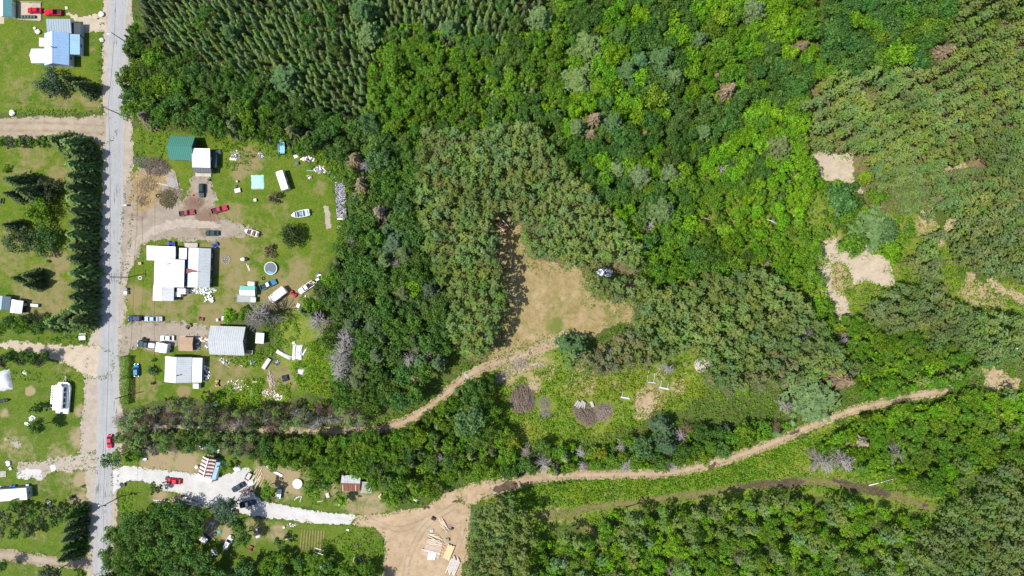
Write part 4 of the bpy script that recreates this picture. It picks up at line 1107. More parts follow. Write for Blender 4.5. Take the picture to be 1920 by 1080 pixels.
for i in range(13):
    xy = W(-8 + i * 9.5, 267 + 3 * math.sin(i * 1.6), 1.8); R = 1.7 + 0.4 * math.sin(i * 1.9)
    placed.append(np.array([[xy[0], xy[1], R]]))
    plant('sapling', xy, R, ((0.055, 0.085, 0.04), (0.06, 0.075, 0.045), MID)[i % 3], 'bushy tree in the hedge along the brown side street', 'hedge trees along the brown side street', var=i)

placed = list(np.concatenate(placed))
for where, poly, tries, mix, sep, *rows in STANDS:
    rows = rows[0] if rows else None
    pl = np.array(poly, float)
    w = np.array([m[1] for m in mix], float); w /= w.sum()
    x0, y0 = pl.min(0); x1, y1 = pl.max(0)
    n = int(tries * 2.6)
    px = rng.uniform(x0, x1, n); py = rng.uniform(y0, y1, n)
    if rows:
        an, sp = math.radians(rows[0]), rows[1]
        u_ = px * math.cos(an) + py * math.sin(an); v_ = -px * math.sin(an) + py * math.cos(an)
        v_ = np.round(v_ / sp) * sp + rng.normal(size=n) * sp * 0.13
        px, py = u_ * math.cos(an) - v_ * math.sin(an), u_ * math.sin(an) + v_ * math.cos(an)
    ok = inpoly(px, py, poly)
    px, py = px[ok], py[ok]
    ki = rng.choice(len(mix), len(px), p=w)
    Rs = np.array([rng.uniform(mix[k][2], mix[k][3]) for k in ki])
    order = np.argsort(-Rs * rng.uniform(0.75, 1.25, len(Rs)))
    px, py, ki, Rs = px[order], py[order], ki[order], Rs[order]
    hcs = np.array([hc_of(mix[k][0], R) for k, R in zip(ki, Rs)])
    kk = S * (H - hcs) / H
    X = (px - 960) * kk; Y = (540 - py) * kk
    m = free(X, Y, -2.1 if 'belt' in where else -60 if ('beside the road' in where or 'lower garden' in where or 'rusty roofed' in where) else -0.3)
    # crowns may overhang a clearing a little, stems may not stand in it
    near = np.array([p for p in placed if x0 * 0.98 - 60 < p[0] / S + 960 < x1 + 60 and y0 - 60 < 540 - p[1] / S < y1 + 60]) if len(placed) else np.zeros((0, 3))
    acc = near.reshape(-1, 3).tolist()
    arr = np.zeros((len(acc) + len(X), 3)); c = len(acc); arr[:c] = acc
    for i in range(len(X)):
        if not m[i]:
            continue
        d = np.hypot(arr[:c, 0] - X[i], arr[:c, 1] - Y[i]) - sep * (0.70 if rows is None else 0.5) * (arr[:c, 2] + Rs[i])
        if c and d.min() < 0:
            continue
        arr[c] = (X[i], Y[i], Rs[i]); c += 1
        k = mix[ki[i]]
        q_ = float(vnoise(X[i], Y[i], 17, 71 + ki[i])) * 1.5 - 0.25 + rng.normal() * 0.16
        tint = k[4][int(np.clip(q_ * len(k[4]), 0, len(k[4]) - 1))]
        nz = float(vnoise(X[i], Y[i], 14, 7)) - 0.5
        g = 1 + 0.45 * nz + rng.normal() * 0.08
        tint = (tint[0] * g * rng.uniform(.85, 1.2), tint[1] * g, tint[2] * g * rng.uniform(.8, 1.3))
        placed.append(np.array([X[i], Y[i], Rs[i]]))
        CAND.append((k[0], X[i], Y[i], Rs[i], tint, where))

LIMIT = {'broadleaf_tree': 215, 'sapling': 240, 'spruce_tree': 225, 'pine_tree': 290, 'white_pine': 60, 'dead_tree': 120, 'dead_conifer': 60, 'big_spruce': 75}
NICE = {'broadleaf_tree': 'leafy tree', 'sapling': 'young leafy tree', 'spruce_tree': 'young spruce', 'big_spruce': 'spruce', 'pine_tree': 'pine', 'white_pine': 'feathery pine', 'dead_tree': 'bare dead tree', 'dead_conifer': 'brown withered conifer'}


def toneword(t):
    lum = 0.3 * t[0] + 0.6 * t[1] + 0.1 * t[2]
    if t[0] > t[1] * 0.95:
        return 'grey brown' if lum > 0.16 else 'brownish'
    if t[0] > 0.78 * t[1]:
        return 'olive'
    if t[2] > 0.35 * t[1]:
        return 'bluish green'
    return 'bright green' if lum > 0.098 else 'mid green' if lum > 0.066 else 'dark green'


for kind in LIMIT:
    c = [q for q in CAND if q[0] == kind]
    inside = [q for q in c if abs(q[1]) < 171 and abs(q[2]) < 96]
    inside.sort(key=lambda q: -q[3])
    big = inside[:LIMIT[kind]]; ids = {id(q) for q in big}
    for q in big:
        lab = f'{toneword(q[4])} {NICE[kind]} {q[5]}'
        if kind in ('dead_tree', 'dead_conifer'):
            lab = f'{NICE[kind]} {q[5]}'
        plant(kind, (q[1], q[2]), q[3], q[4], lab, lab)
    WOODS[kind] = [q for q in c if id(q) not in ids]

# what is left of each kind, far too many to count: one object of crowns each
MERGE_NAME = {'broadleaf_tree': 'leafy_woods', 'sapling': 'thicket_undergrowth', 'spruce_tree': 'spruce_woods', 'pine_tree': 'pine_woods', 'big_spruce': 'conifer_woods', 'white_pine': 'feathery_pine_woods'}
GEO = {}


def raw(me):
    key = me.name
    if key not in GEO:
        V = np.zeros(len(me.vertices) * 3, np.float32); me.vertices.foreach_get('co', V)
        F = np.zeros(len(me.loops), np.int32); me.loops.foreach_get('vertex_index', F)
        v = np.zeros(len(me.polygons), np.float32); me.attributes['var'].data.foreach_get('value', v)
        GEO[key] = (V.reshape(-1, 3), F.reshape(-1, 4), v)
    return GEO[key]


def merged(name, items):
    Vs, Fs, vs, ts = [], [], [], []; o = 0
    for kind, x, y, R, tint, _w in items:
        k = PRO[kind][rng.integers(len(PRO[kind]))]
        V, F, v = raw(k[0])
        s = R / k[2]; sz = s ** 0.75 * rng.uniform(0.9, 1.1) * (1.25 if kind == 'spruce_tree' else 1); a = rng.uniform(0, 6.28)
        ca, sa = math.cos(a), math.sin(a)
        Vs.append(np.stack([x + s * (V[:, 0] * ca - V[:, 1] * sa), y + s * (V[:, 0] * sa + V[:, 1] * ca), V[:, 2] * sz], 1).astype(np.float32))
        Fs.append(F + o); o += len(V); vs.append(v); ts.append(np.tile(np.array([*tint, 1], np.float32), (len(F), 1)))
    if not Vs:
        return
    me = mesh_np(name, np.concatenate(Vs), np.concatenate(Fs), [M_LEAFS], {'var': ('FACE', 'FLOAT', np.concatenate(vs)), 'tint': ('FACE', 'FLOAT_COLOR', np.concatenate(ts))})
    return stuff(obj(name, me))


for kind, nm in MERGE_NAME.items():
    print('MERGE', kind, len(WOODS[kind]), 'of', len([q for q in CAND if q[0] == kind]), len(PRO[kind][0][0].polygons))
    merged(nm, WOODS[kind])

CLEAR = [(980, 749, 26), (1021, 763, 18), (1098, 775, 26), (1132, 772, 22), (975, 684, 26), (945, 703, 18), (1010, 683, 14), (1222, 716, 14), (1246, 726, 14), (1173, 745, 12), (1318, 682, 20), (1210, 755, 16), (1000, 722, 16),
         (507, 716, 12), (505, 737, 18), (522, 745, 12), (445, 722, 12), (532, 666, 14), (558, 662, 18), (499, 682, 12), (564, 697, 9), (535, 709, 12), (440, 292, 12), (489, 290, 10), (577, 298, 14), (555, 296, 7), (600, 318, 14), (582, 326, 10), (639, 376, 14), (639, 350, 14), (639, 400, 14),
         (528, 274, 14), (602, 1066, 12), (598, 1032, 12), (675, 1052, 16), (470, 738, 6), (647, 479, 14), (1134, 511, 16)]
# ------------------------------------------------------------------ weeds and low growth: nobody could count the leaves
LOW = [  # polygon, clumps per square metre, height, tints
    ([(226, 30), (1960, -30), (1960, 1110), (880, 1110), (880, 940), (740, 950), (700, 860), (480, 850), (480, 770), (640, 740), (600, 590), (640, 480), (630, 330), (480, 255), (250, 240), (226, 210)], 1.3, 1.5, (MID, BRIGHT, MID, LIME)),
    ([(1000, 905), (1300, 892), (1500, 826), (1640, 770), (1700, 790), (1540, 850), (1440, 896), (1200, 935), (1040, 950), (960, 960), (930, 940)], 2.6, 0.8, (BRIGHT, BRIGHT, LIME)),
    ([(930, 700), (1000, 680), (1100, 700), (1300, 690), (1330, 740), (1200, 800), (1080, 820), (1000, 850), (920, 830)], 1.5, 0.6, (LIME, LIME, YEL)),
    ([(548, 690), (575, 640), (620, 630), (640, 690), (620, 745), (560, 730)], 4.2, 1.7, (BRIGHT, LIME, BRIGHT)),
    ([(390, 768), (410, 730), (440, 712), (500, 706), (545, 720), (540, 750), (470, 770)], 3.2, 0.8, (BRIGHT, LIME)),
    ([(400, 665), (460, 668), (500, 650), (510, 668), (480, 690), (440, 684)], 2.4, 0.7, (BRIGHT,)),
    ([(500, 600), (560, 600), (560, 650), (500, 660)], 2.0, 0.8, (BRIGHT, MID)),
    ([(400, 255), (520, 270), (600, 290), (640, 330), (620, 345), (560, 300), (480, 290), (470, 320), (420, 320), (400, 290)], 1.6, 0.7, (BRIGHT, MID)),
    ([(560, 285), (640, 290), (655, 350), (640, 470), (628, 480), (634, 400), (622, 340)], 2.2, 0.8, (LIME, BRIGHT, MID)),
    ([(262, 240), (320, 250), (312, 300), (262, 320), (252, 280)], 0.9, 0.5, (MID, BRIGHT)),
    ([(640, 1000), (700, 990), (722, 1010), (716, 1060), (560, 1100), (480, 1060), (560, 1040), (610, 1010)], 1.8, 0.7, (BRIGHT, MID)),
    ([(330, 812), (440, 812), (440, 845), (330, 838)], 2.4, 0.8, (LIME, BRIGHT)),
    ([(560, 880), (620, 886), (660, 930), (580, 950)], 1.0, 0.6, (MID, BRIGHT)),
    ([(0, 690), (100, 700), (160, 700), (164, 720), (110, 720), (0, 715)], 0.8, 0.4, (MID, BRIGHT)),
    ([(40, 635), (170, 625), (165, 645), (100, 640)], 1.6, 0.5, (BRIGHT, MID)),
    ([(186, 10), (192, 60), (192, 200), (184, 200), (184, 60)], 1.0, 0.4, (MID, BRIGHT)), ([(30, 203), (180, 206), (176, 216), (20, 214)], 1.6, 0.4, (BRIGHT,)),
    ([(226, 920), (245, 920), (248, 950), (228, 970)], 2.4, 0.7, (BRIGHT,)),
]
Vs, Fs, vs, ts = [], [], [], []; o = 0
for poly, dens, hgt, tints in LOW:
    pl = np.array(P(poly)); x0, y0 = pl.min(0); x1, y1 = pl.max(0)
    n = int((x1 - x0) * (y1 - y0) * dens)
    x = rng.uniform(x0, x1, n); y = rng.uniform(y0, y1, n)
    ok = inpoly(x, y, [tuple(p) for p in pl])
    big = dens == 1.3
    x, y = x[ok], y[ok]
    if big:
        ok = free(x, y, 0.2) & (vnoise(x, y, 6, 31) + 0.5 * vnoise(x, y, 2.2, 33) > 0.40)
    else:
        d = np.full(len(x), -1e9)
        for f in OPEN:
            pass
        ok = vnoise(x, y, 3.0, 37) + 0.5 * vnoise(x, y, 1.1, 39) > (0.28 if dens > 2 else 0.5)
    for cx_, cy_, cr_ in CLEAR:
        cw = W(cx_, cy_); ok &= np.hypot(x - cw[0], y - cw[1]) > cr_ * S * (0.75 + 0.5 * vnoise(x, y, 1.5, 61))
    x, y = x[ok], y[ok]
    n = len(x); per = 5
    mound = hgt * (0.35 + 0.9 * vnoise(x, y, 2.6, 41))
    C = np.repeat(np.stack([x, y, mound], 1), per, 0) + rng.normal(size=(n * per, 3)) * A([0.3, 0.3, 0.14])
    C[:, 2] = np.clip(C[:, 2], 0.06, None)
    N = unit(rng.normal(size=(n * per, 3)) * 0.6 + A([0, 0, 0.9]))
    V, F = leafquads(C, N, rng.uniform(0.3, 0.6, n * per), 0.85)
    tn = np.array(tints)
    ti = tn[np.clip((vnoise(x, y, 7, 43) * len(tn) * 1.3 - 0.15 * len(tn)).astype(int), 0, len(tn) - 1)] * rng.uniform(0.75, 1.2, (n, 1))
    Vs.append(V); Fs.append(F + o); o += len(V)
    vs.append(np.clip(rng.uniform(0.2, 0.8, n * per), 0, 1)); ts.append(np.repeat(np.concatenate([ti, np.ones((n, 1))], 1), per, 0))
# tufts that break up the rims of bare ground
for nm, hgt, wid, dens, tints in (('dirt_track', .45, 1.1, 1.6, (BRIGHT, MID, LIME)), ('grass_track', .4, 1.6, 1.2, (BRIGHT, LIME)), ('sandy_yard', .4, 1.4, 1.0, (BRIGHT, MID)), ('dry_clearing', .35, 4.5, .8, (MID, OLIVE, BRIGHT)), ('sand_clearing', .6, 2.2, 1.5, (BRIGHT, LIME, MID)),
                              ('sandy_gap', .6, 2.6, 1.6, (BRIGHT, LIME, MID)), ('side_street', .25, .7, .8, (MID, OLIVE)), ('farm_street', .3, .9, 1.0, (MID, BRIGHT)), ('gravel_verge', .2, .7, .7, (MID, OLIVE)), ('yard_dirt', .2, 1.2, .7, (MID, OLIVE)),
                              ('dirt_drive', .25, 1.6, .9, (MID, OLIVE)), ('white_drive', .25, .6, .8, (MID, BRIGHT)), ('back_street', .25, .7, .8, (MID, BRIGHT))):
    f, bx = RIM[nm]
    n = int((bx[1] - bx[0]) * (bx[3] - bx[2]) * dens * 1.6)
    x = rng.uniform(bx[0], bx[1], n); y = rng.uniform(bx[2], bx[3], n)
    sd = f(x, y); ok = (sd > -0.6) & (sd < wid * (vnoise(x, y, 1.7, 51) + .5 * vnoise(x, y, 5, 53)))
    x, y = x[ok], y[ok]; n = len(x); per = 4
    C = np.repeat(np.stack([x, y, np.full(n, hgt * .5)], 1), per, 0) + rng.normal(size=(n * per, 3)) * A([0.2, 0.2, hgt * .3]); C[:, 2] = np.clip(C[:, 2], .06, None)
    V, F = leafquads(C, unit(rng.normal(size=(n * per, 3)) * .7 + A([0, 0, .9])), rng.uniform(.2, .42, n * per), .8)
    tn = np.array(tints); ti = tn[rng.integers(len(tn), size=n)] * rng.uniform(.7, 1.15, (n, 1))
    Vs.append(V); Fs.append(F + o); o += len(V)
    vs.append(rng.uniform(.2, .8, n * per)); ts.append(np.repeat(np.concatenate([ti, np.ones((n, 1))], 1), per, 0))
me = mesh_np('undergrowth', np.concatenate(Vs), np.concatenate(Fs), [M_LEAFS], {'var': ('FACE', 'FLOAT', np.concatenate(vs)), 'tint': ('FACE', 'FLOAT_COLOR', np.concatenate(ts))})
stuff(obj('undergrowth', me))
print('UNDERGROWTH', len(me.polygons))
# ================================================================== things people made: the kit
M_ROOF = paint_mat('sheet_roofing', 0.6, 0.08, 0, 0.13, gscale=0.35)
M_SIDING = paint_mat('siding', 0.7, 0.25, 0, 0.12)
M_PAINT = paint_mat('car_paint', 0.4, 0.07, 0, 0.03)
M_PLASTIC = paint_mat('painted_plastic', 0.6, 0.12, 0, 0.1, gscale=1.5)
M_CLOTH = paint_mat('tarp_cloth', 0.6, 0.3, 0, 0.12, gscale=1.2)
M_WOODC = paint_mat('sawn_wood', 0.85, 0.1, 0, 0.22, gscale=1.5)
M_RUST = paint_mat('rusty_sheet', 0.75, 0.2, 0, 0.3, gscale=1.0)
M_GLASS = plain_mat('dark_glass', (0.02, 0.03, 0.045), 0.1, 0.35, var=0.1)
M_TYRE = plain_mat('tyre_rubber', (0.018, 0.018, 0.018), 0.9, 0.1)
M_RIM = plain_mat('wheel_rim', (0.45, 0.45, 0.47), 0.35, 0.5, 0.6)
M_LAMP = plain_mat('headlamp_glass', (0.75, 0.75, 0.72), 0.15, 0.6)
M_TAIL = plain_mat('tail_lamp', (0.35, 0.01, 0.01), 0.2, 0.6)
M_DARK = plain_mat('dark_trim', (0.025, 0.025, 0.028), 0.6, 0.2)
M_POLE = plain_mat('weathered_pole', (0.10, 0.085, 0.07), 0.9, 0.1, var=0.3)
M_STEEL = plain_mat('galvanised_steel', (0.5, 0.51, 0.52), 0.45, 0.5, 0.5)
M_WIRE = plain_mat('wire', (0.03, 0.03, 0.03), 0.7, 0.1)
WHITE = (0.82, 0.82, 0.8); OFFW = (0.66, 0.66, 0.64); GREY = (0.42, 0.44, 0.46); RED = (0.42, 0.012, 0.03); DKGRN = (0.012, 0.04, 0.04); NAVY = (0.02, 0.035, 0.13)
BLUE = (0.02, 0.16, 0.42); BLACK = (0.015, 0.015, 0.018); WOODT = (0.42, 0.31, 0.19); WOODP = (0.62, 0.5, 0.34); WOODG = (0.4, 0.38, 0.36); RUST = (0.2, 0.075, 0.045); TEALT = (0.12, 0.42, 0.36)
DEG = math.radians


# ---------------------------------------------------------------- buildings
WIN = {}


def window_meshes():
    if not WIN:
        b = MB()
        for c, s in (((0, 0, .5), (1.2, .08, .1)), ((0, 0, -.5), (1.2, .08, .1)), ((-.55, 0, 0), (.1, .08, .9)), ((.55, 0, 0), (.1, .08, .9)), ((0, 0, 0), (.05, .06, .9))):
            b.box(c, s)
        WIN['w'] = b.mesh('window', M_PLASTIC)
        WIN['p'] = MB().box((0, 0, 0), (1.02, .03, .92)).mesh('pane', M_GLASS)
        WIN['d'] = MB().box((0, 0, 1.0), (.9, .07, 2.0)).box((0, -.02, 1.45), (.55, .07, .6)).mesh('door', M_PLASTIC)
        b = MB(); b.tube((.36, -.09, 1.0), (.36, -.03, 1.0), .03, .03, 6); b.tube((.26, -.09, 1.0), (.38, -.09, 1.0), .02, .02, 6)
        WIN['h'] = b.mesh('handle', M_STEEL)
    return WIN


def add_window(root, x, y, z, rz, color=WHITE):
    w = obj('window', window_meshes()['w'], root, color, (x, y, z)); w.rotation_euler = (0, 0, rz)
    obj('pane', WIN['p'], w)
    return w


def add_door(root, x, y, z, rz, color=(.5, .48, .45)):
    d = obj('door', window_meshes()['d'], root, color, (x, y, z)); d.rotation_euler = (0, 0, rz)
    obj('handle', WIN['h'], d)


def local(root, px, py, z):
    g = W(px, py, z) - np.array(root.location[:2])
    a = -root.rotation_euler[2]
    return g[0] * math.cos(a) - g[1] * math.sin(a), g[0] * math.sin(a) + g[1] * math.cos(a)


def slab(b, p00, p10, p11, p01, th=0.12, rib=0.9, along=0):
    """roof plane with thickness and raised seams running up the slope (p00->p01 is up the slope)"""
    v = [Vector(p) for p in (p00, p10, p11, p01)]
    n = (v[1] - v[0]).cross(v[3] - v[0]).normalized()
    if n.z < 0:
        n = -n
    lo = [p - n * th for p in v]
    b.add(v + lo, [(0, 1, 2, 3), (7, 6, 5, 4), (0, 4, 5, 1), (1, 5, 6, 2), (2, 6, 7, 3), (3, 7, 4, 0)])
    if rib:
        k = max(1, int((v[1] - v[0]).length / rib))
        for i in range(k + 1):
            t = min(max(i / k, 0.012), 0.988)
            a = v[0].lerp(v[1], t) + n * 0.004; c = v[3].lerp(v[2], t) + n * 0.004
            u = (v[1] - v[0]).normalized() * 0.045
            b.add([a - u, a + u, c + u, c - u, a - u * .6 + n * .05, a + u * .6 + n * .05, c + u * .6 + n * .05, c - u * .6 + n * .05], [(4, 5, 6, 7), (0, 1, 5, 4), (2, 3, 7, 6), (1, 2, 6, 5), (3, 0, 4, 7)])


def vol(root, px, py, Lx, Ly, ze, zr, kind='gable', axis='x', roof=WHITE, wall=OFFW, over=0.35, shift=0.0, roof2=None, rib=0.9, windows=True, door=None, chimney=None, base=0.0, rmat=None, walls=True, roofname='roof'):
    """one volume of a building. (px, py): the middle of the ridge (gable) or roof (shed, flat) in the photograph; Lx, Ly in photograph pixels"""
    zc = zr if kind == 'gable' else (ze + zr) / 2
    cx, cy = local(root, px, py, zc)
    k = S * (H - ze) / H
    hx, hy = Lx * k / 2, Ly * k / 2
    rmat = rmat or M_ROOF

    def T(u, v, z):           # u along the ridge, v across it
        return (cx + u, cy + v, z) if axis == 'x' else (cx - v, cy + u, z)
    hu, hv = (hx, hy) if axis == 'x' else (hy, hx)
    wu, wv = hu - over, hv - over
    if walls:
        b = MB()
        s = shift * hv
        if kind == 'gable':
            zw = ze + 0.0
            ring = lambda u: [T(u, -wv - s, base), T(u, wv - s, base), T(u, wv - s, zw), T(u, 0, zr - 0.2), T(u, -wv - s, zw)]
            b.loft([ring(-wu), ring(wu)])
        else:
            z2 = zr - 0.15
            ring = lambda u: [T(u, -wv, base), T(u, wv, base), T(u, wv, z2), T(u, -wv, ze - 0.15)]
            b.loft([ring(-wu), ring(wu)])
        b.build('wall', M_SIDING, root, wall)
        s = shift * hv
        if windows:
            for sgn in (-1, 1):
                n = max(1, int(2 * wu / 3.6))
                for i in range(n):
                    u = -wu + (i + 0.5) * 2 * wu / n
                    p = T(u, sgn * (wv + 0.02) - (s if kind == 'gable' else 0), min(ze, zr) * 0.56 + base * 0.4)
                    add_window(root, *p, 0 if axis == 'x' else PI / 2)
            for sgn in (-1, 1):
                p = T(sgn * (wu + 0.02), 0, min(ze, zr) * 0.56 + base * 0.4)
                add_window(root, *p, PI / 2 if axis == 'x' else 0)
    if door is not None:
        sgn = door
        p = T(wu * 0.45, sgn * (wv + 0.03) - (shift * hv if kind == 'gable' else 0), base + 0.05)
        add_door(root, *p, (0 if sgn < 0 else PI) + (0 if axis == 'x' else PI / 2))
    if kind == 'gable':
        s = shift * hv
        drop = (zr - ze) / max(0.5, hv - over)
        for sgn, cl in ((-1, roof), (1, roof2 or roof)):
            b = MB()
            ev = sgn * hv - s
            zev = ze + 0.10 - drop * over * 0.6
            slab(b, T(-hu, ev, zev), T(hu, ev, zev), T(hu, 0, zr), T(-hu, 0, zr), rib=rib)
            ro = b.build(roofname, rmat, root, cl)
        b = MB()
        b.loft([[T(u, -0.16, zr - 0.03), T(u, 0, zr + 0.06), T(u, 0.16, zr - 0.03), T(u, 0, zr - 0.01)] for u in (-hu - 0.02, hu + 0.02)])
        b.build('ridge_cap', rmat, root, tuple(min(0.85, c * 1.05) for c in roof))
    else:
        b = MB()
        slab(b, T(-hu, -hv, ze), T(hu, -hv, ze), T(hu, hv, zr), T(-hu, hv, zr), rib=rib)
        ro = b.build(roofname, rmat, root, roof)
    if chimney:
        x, y = local(root, chimney[0], chimney[1], zr + 0.4)
        b = MB(); b.tube((x, y, zr - 0.8), (x, y, zr + 0.8), 0.14, 0.14, 8); b.tube((x, y, zr + 0.8), (x, y, zr + 0.95), 0.22, 0.05, 8)
        b.build('chimney', M_DARK, ro)
    return ro


def house(name, label, cat, px, py, z, deg=0.0, group=None):
    return thing(name, label, cat, W(px, py, z), DEG(deg), group)


# ---------------------------------------------------------------- vehicles
CARS = {}


def car_ring(x, w, zl, zt):
    return [(x, -w * .9, zl), (x, -w, zl + .2), (x, -w * .99, zt - .14), (x, -w * .86, zt), (x, w * .86, zt), (x, w * .99, zt - .14), (x, w, zl + .2), (x, w * .9, zl)]


SPEC = {  # length, half width, belt height, roof height, [x belt rear, x belt front], [x roof rear, x roof front], deck stations
    'sedan': (4.6, .9, .92, 1.42, (-1.75, 1.05), (-1.05, .25)),
    'hatch': (4.1, .88, .93, 1.5, (-1.95, 1.0), (-1.6, .2)),
    'suv': (4.7, .93, 1.0, 1.72, (-2.2, 1.0), (-1.95, .35)),
    'pickup': (5.6, .97, 1.05, 1.75, (-.75, 1.15), (-.55, .5)),
}


def car_meshes(kind):
    if kind in CARS:
        return CARS[kind]
    Ln, w, zb, zr, (xb0, xb1), (xr0, xr1) = SPEC[kind]
    h = Ln / 2
    m = {}
    b = MB()
    x0 = -h if kind != 'pickup' else -.85
    st = [(x0, .84 if kind != 'pickup' else 1, .06), (x0 + .08, .93 if kind != 'pickup' else 1, .01), (xb0 * .6 if kind != 'pickup' else 0, 1, 0), (xb1 * .5, 1, 0), (xb1, .99, .0), (h - .45, .95, .10), (h - .1, .86, .18), (h, .72, .30)]
    st.sort(key=lambda q: q[0])
    b.loft([car_ring(x, w * k, .28, zb - d) for x, k, d in st])
    # cabin pillars and roof
    rw = w * .72; bw = w * .86
    cab = lambda x, hw, z: [(x, -hw, z), (x, hw, z)]
    lo = cab(xb0, bw, zb - .03)[::1] + cab(xb1, bw, zb - .03)[::-1]
    hi = cab(xr0, rw, zr - .06) + cab(xr1, rw, zr - .06)[::-1]
    tp = cab(xr0 + .1, rw * .9, zr) + cab(xr1 - .1, rw * .9, zr)[::-1]
    b.loft([lo, hi, tp])
    m['body'] = b.mesh('body', M_PAINT)
    # glass sits a centimetre proud of the pillars
    def pane(a0, a1, c1, c0, inset=0.1, out=0.012):
        q = [Vector(p) for p in (a0, a1, c1, c0)]
        c = sum(q, Vector()) / 4
        n = (q[1] - q[0]).cross(q[3] - q[0]).normalized()
        if n.dot(c - Vector((0.5 * (xr0 + xr1), 0, zb))) < 0:
            n = -n
        q = [p + (c - p) * inset + n * out for p in q]
        bb = MB(); bb.add(q + [p - n * .02 for p in q], [(0, 1, 2, 3), (7, 6, 5, 4), (0, 4, 5, 1), (1, 5, 6, 2), (2, 6, 7, 3), (3, 7, 4, 0)])
        return bb.mesh('glass', M_GLASS)
    m['windscreen'] = pane(lo[2], lo[3], hi[3], hi[2], .07)
    m['rear_window'] = pane(lo[0], lo[1], hi[1], hi[0], .09)
    m['side_window'] = [pane(lo[1], lo[2], hi[2], hi[1], .1), pane(lo[3], lo[0], hi[0], hi[3], .1)]
    b = MB(); b.tube((0, -.1, 0), (0, .1, 0), .34, .34, 14); m['wheel'] = b.mesh('wheel', M_TYRE)
    b = MB(); b.tube((0, -.11, 0), (0, .11, 0), .2, .2, 10); m['rim'] = b.mesh('rim', M_RIM)
    m['wp'] = [(sx, sy) for sx in (-h * .62, h * .62) for sy in (-w * .93, w * .93)]
    m['headlight'] = MB().box((0, 0, 0), (.12, .36, .14), top=.9).mesh('headlight', M_LAMP)
    m['taillight'] = MB().box((0, 0, 0), (.08, .3, .16), top=.95).mesh('taillight', M_TAIL)
    m['mirror'] = MB().box((0, 0, 0), (.12, .2, .14), top=.8).mesh('mirror', M_PAINT)
    b = MB(); b.box((-h + .02, 0, .42), (.1, w * 1.7, .2)); m['rear_bumper'] = b.mesh('rear_bumper', M_DARK)
    b = MB(); b.box((h - .02, 0, .42), (.12, w * 1.45, .18)); m['front_bumper'] = b.mesh('front_bumper', M_DARK)
    if kind == 'pickup':
        b = MB()
        for sy in (-1, 1):
            b.box(((-h - .85) / 2 + .0, sy * (w - .05), .78), (h - .87, .1, .72))
            b.box(((-h - .85) / 2, sy * (w - .09), 1.15), (h - .9, .14, .05))
        b.box((-h + .05, 0, .78), (.09, w * 1.78, .7))
        m['bed'] = b.mesh('bed', M_PAINT)
        m['bed_floor'] = MB().box(((-h - .85) / 2, 0, .62), (h - .95, w * 1.76, .08)).mesh('bed_floor', M_DARK)
    CARS[kind] = m
    return m


def car(kind, px, py, deg, color, label, cat='car', name='parked_car', scale=1.0, roof=None, cap=None, group=None):
    m = car_meshes(kind)
    Ln, w, zb, zr, xb, xr = SPEC[kind]
    t = thing(name, label, cat, W(px, py, .9), DEG(deg), group)
    t.scale = (scale,) * 3
    obj('body', m['body'], t, color)
    for k in ('windscreen', 'rear_window', 'front_bumper', 'rear_bumper'):
        obj(k, m[k], t)
    for g in m['side_window']:
        obj('side_window', g, t)
    for sx, sy in m['wp']:
        wh = obj('wheel', m['wheel'], t, None, (sx, sy, .34)); obj('rim', m['rim'], wh)
    for sy in (-1, 1):
        obj('headlight', m['headlight'], t, None, (Ln / 2 - .1, sy * w * .6, zb - .28))
        obj('taillight', m['taillight'], t, None, (-Ln / 2 + .0, sy * w * .72, zb - .2))
        obj('mirror', m['mirror'], t, color, (xb[1] - .25, sy * (w + .06), zb + .05))
    if kind == 'pickup':
        obj('bed', m['bed'], t, color); obj('bed_floor', m['bed_floor'], t)
    if roof:
        b = MB(); rw = w * .66
        b.loft([[(xr[0] + .08, -rw, zr + .004), (xr[1] - .08, -rw, zr + .004), (xr[1] - .08, rw, zr + .004), (xr[0] + .08, rw, zr + .004)], [(xr[0] + .14, -rw * .9, zr + .03), (xr[1] - .14, -rw * .9, zr + .03), (xr[1] - .14, rw * .9, zr + .03), (xr[0] + .14, rw * .9, zr + .03)]])
        b.build('roof_panel', M_PAINT, t, roof)
    if cap:
        b = MB(); h = Ln / 2
        b.loft([[(-h + .1, -w * .8, 1.15), (-.9, -w * .8, 1.15), (-.9, w * .8, 1.15), (-h + .1, w * .8, 1.15)], [(-h + .2, -w * .7, 1.6), (-.95, -w * .7, 1.65), (-.95, w * .7, 1.65), (-h + .2, w * .7, 1.6)],
                [(-h + .4, -w * .5, 1.7), (-1.1, -w * .5, 1.76), (-1.1, w * .5, 1.76), (-h + .4, w * .5, 1.7)]])
        b.build('bed_cap', M_PAINT, t, cap)
    return t


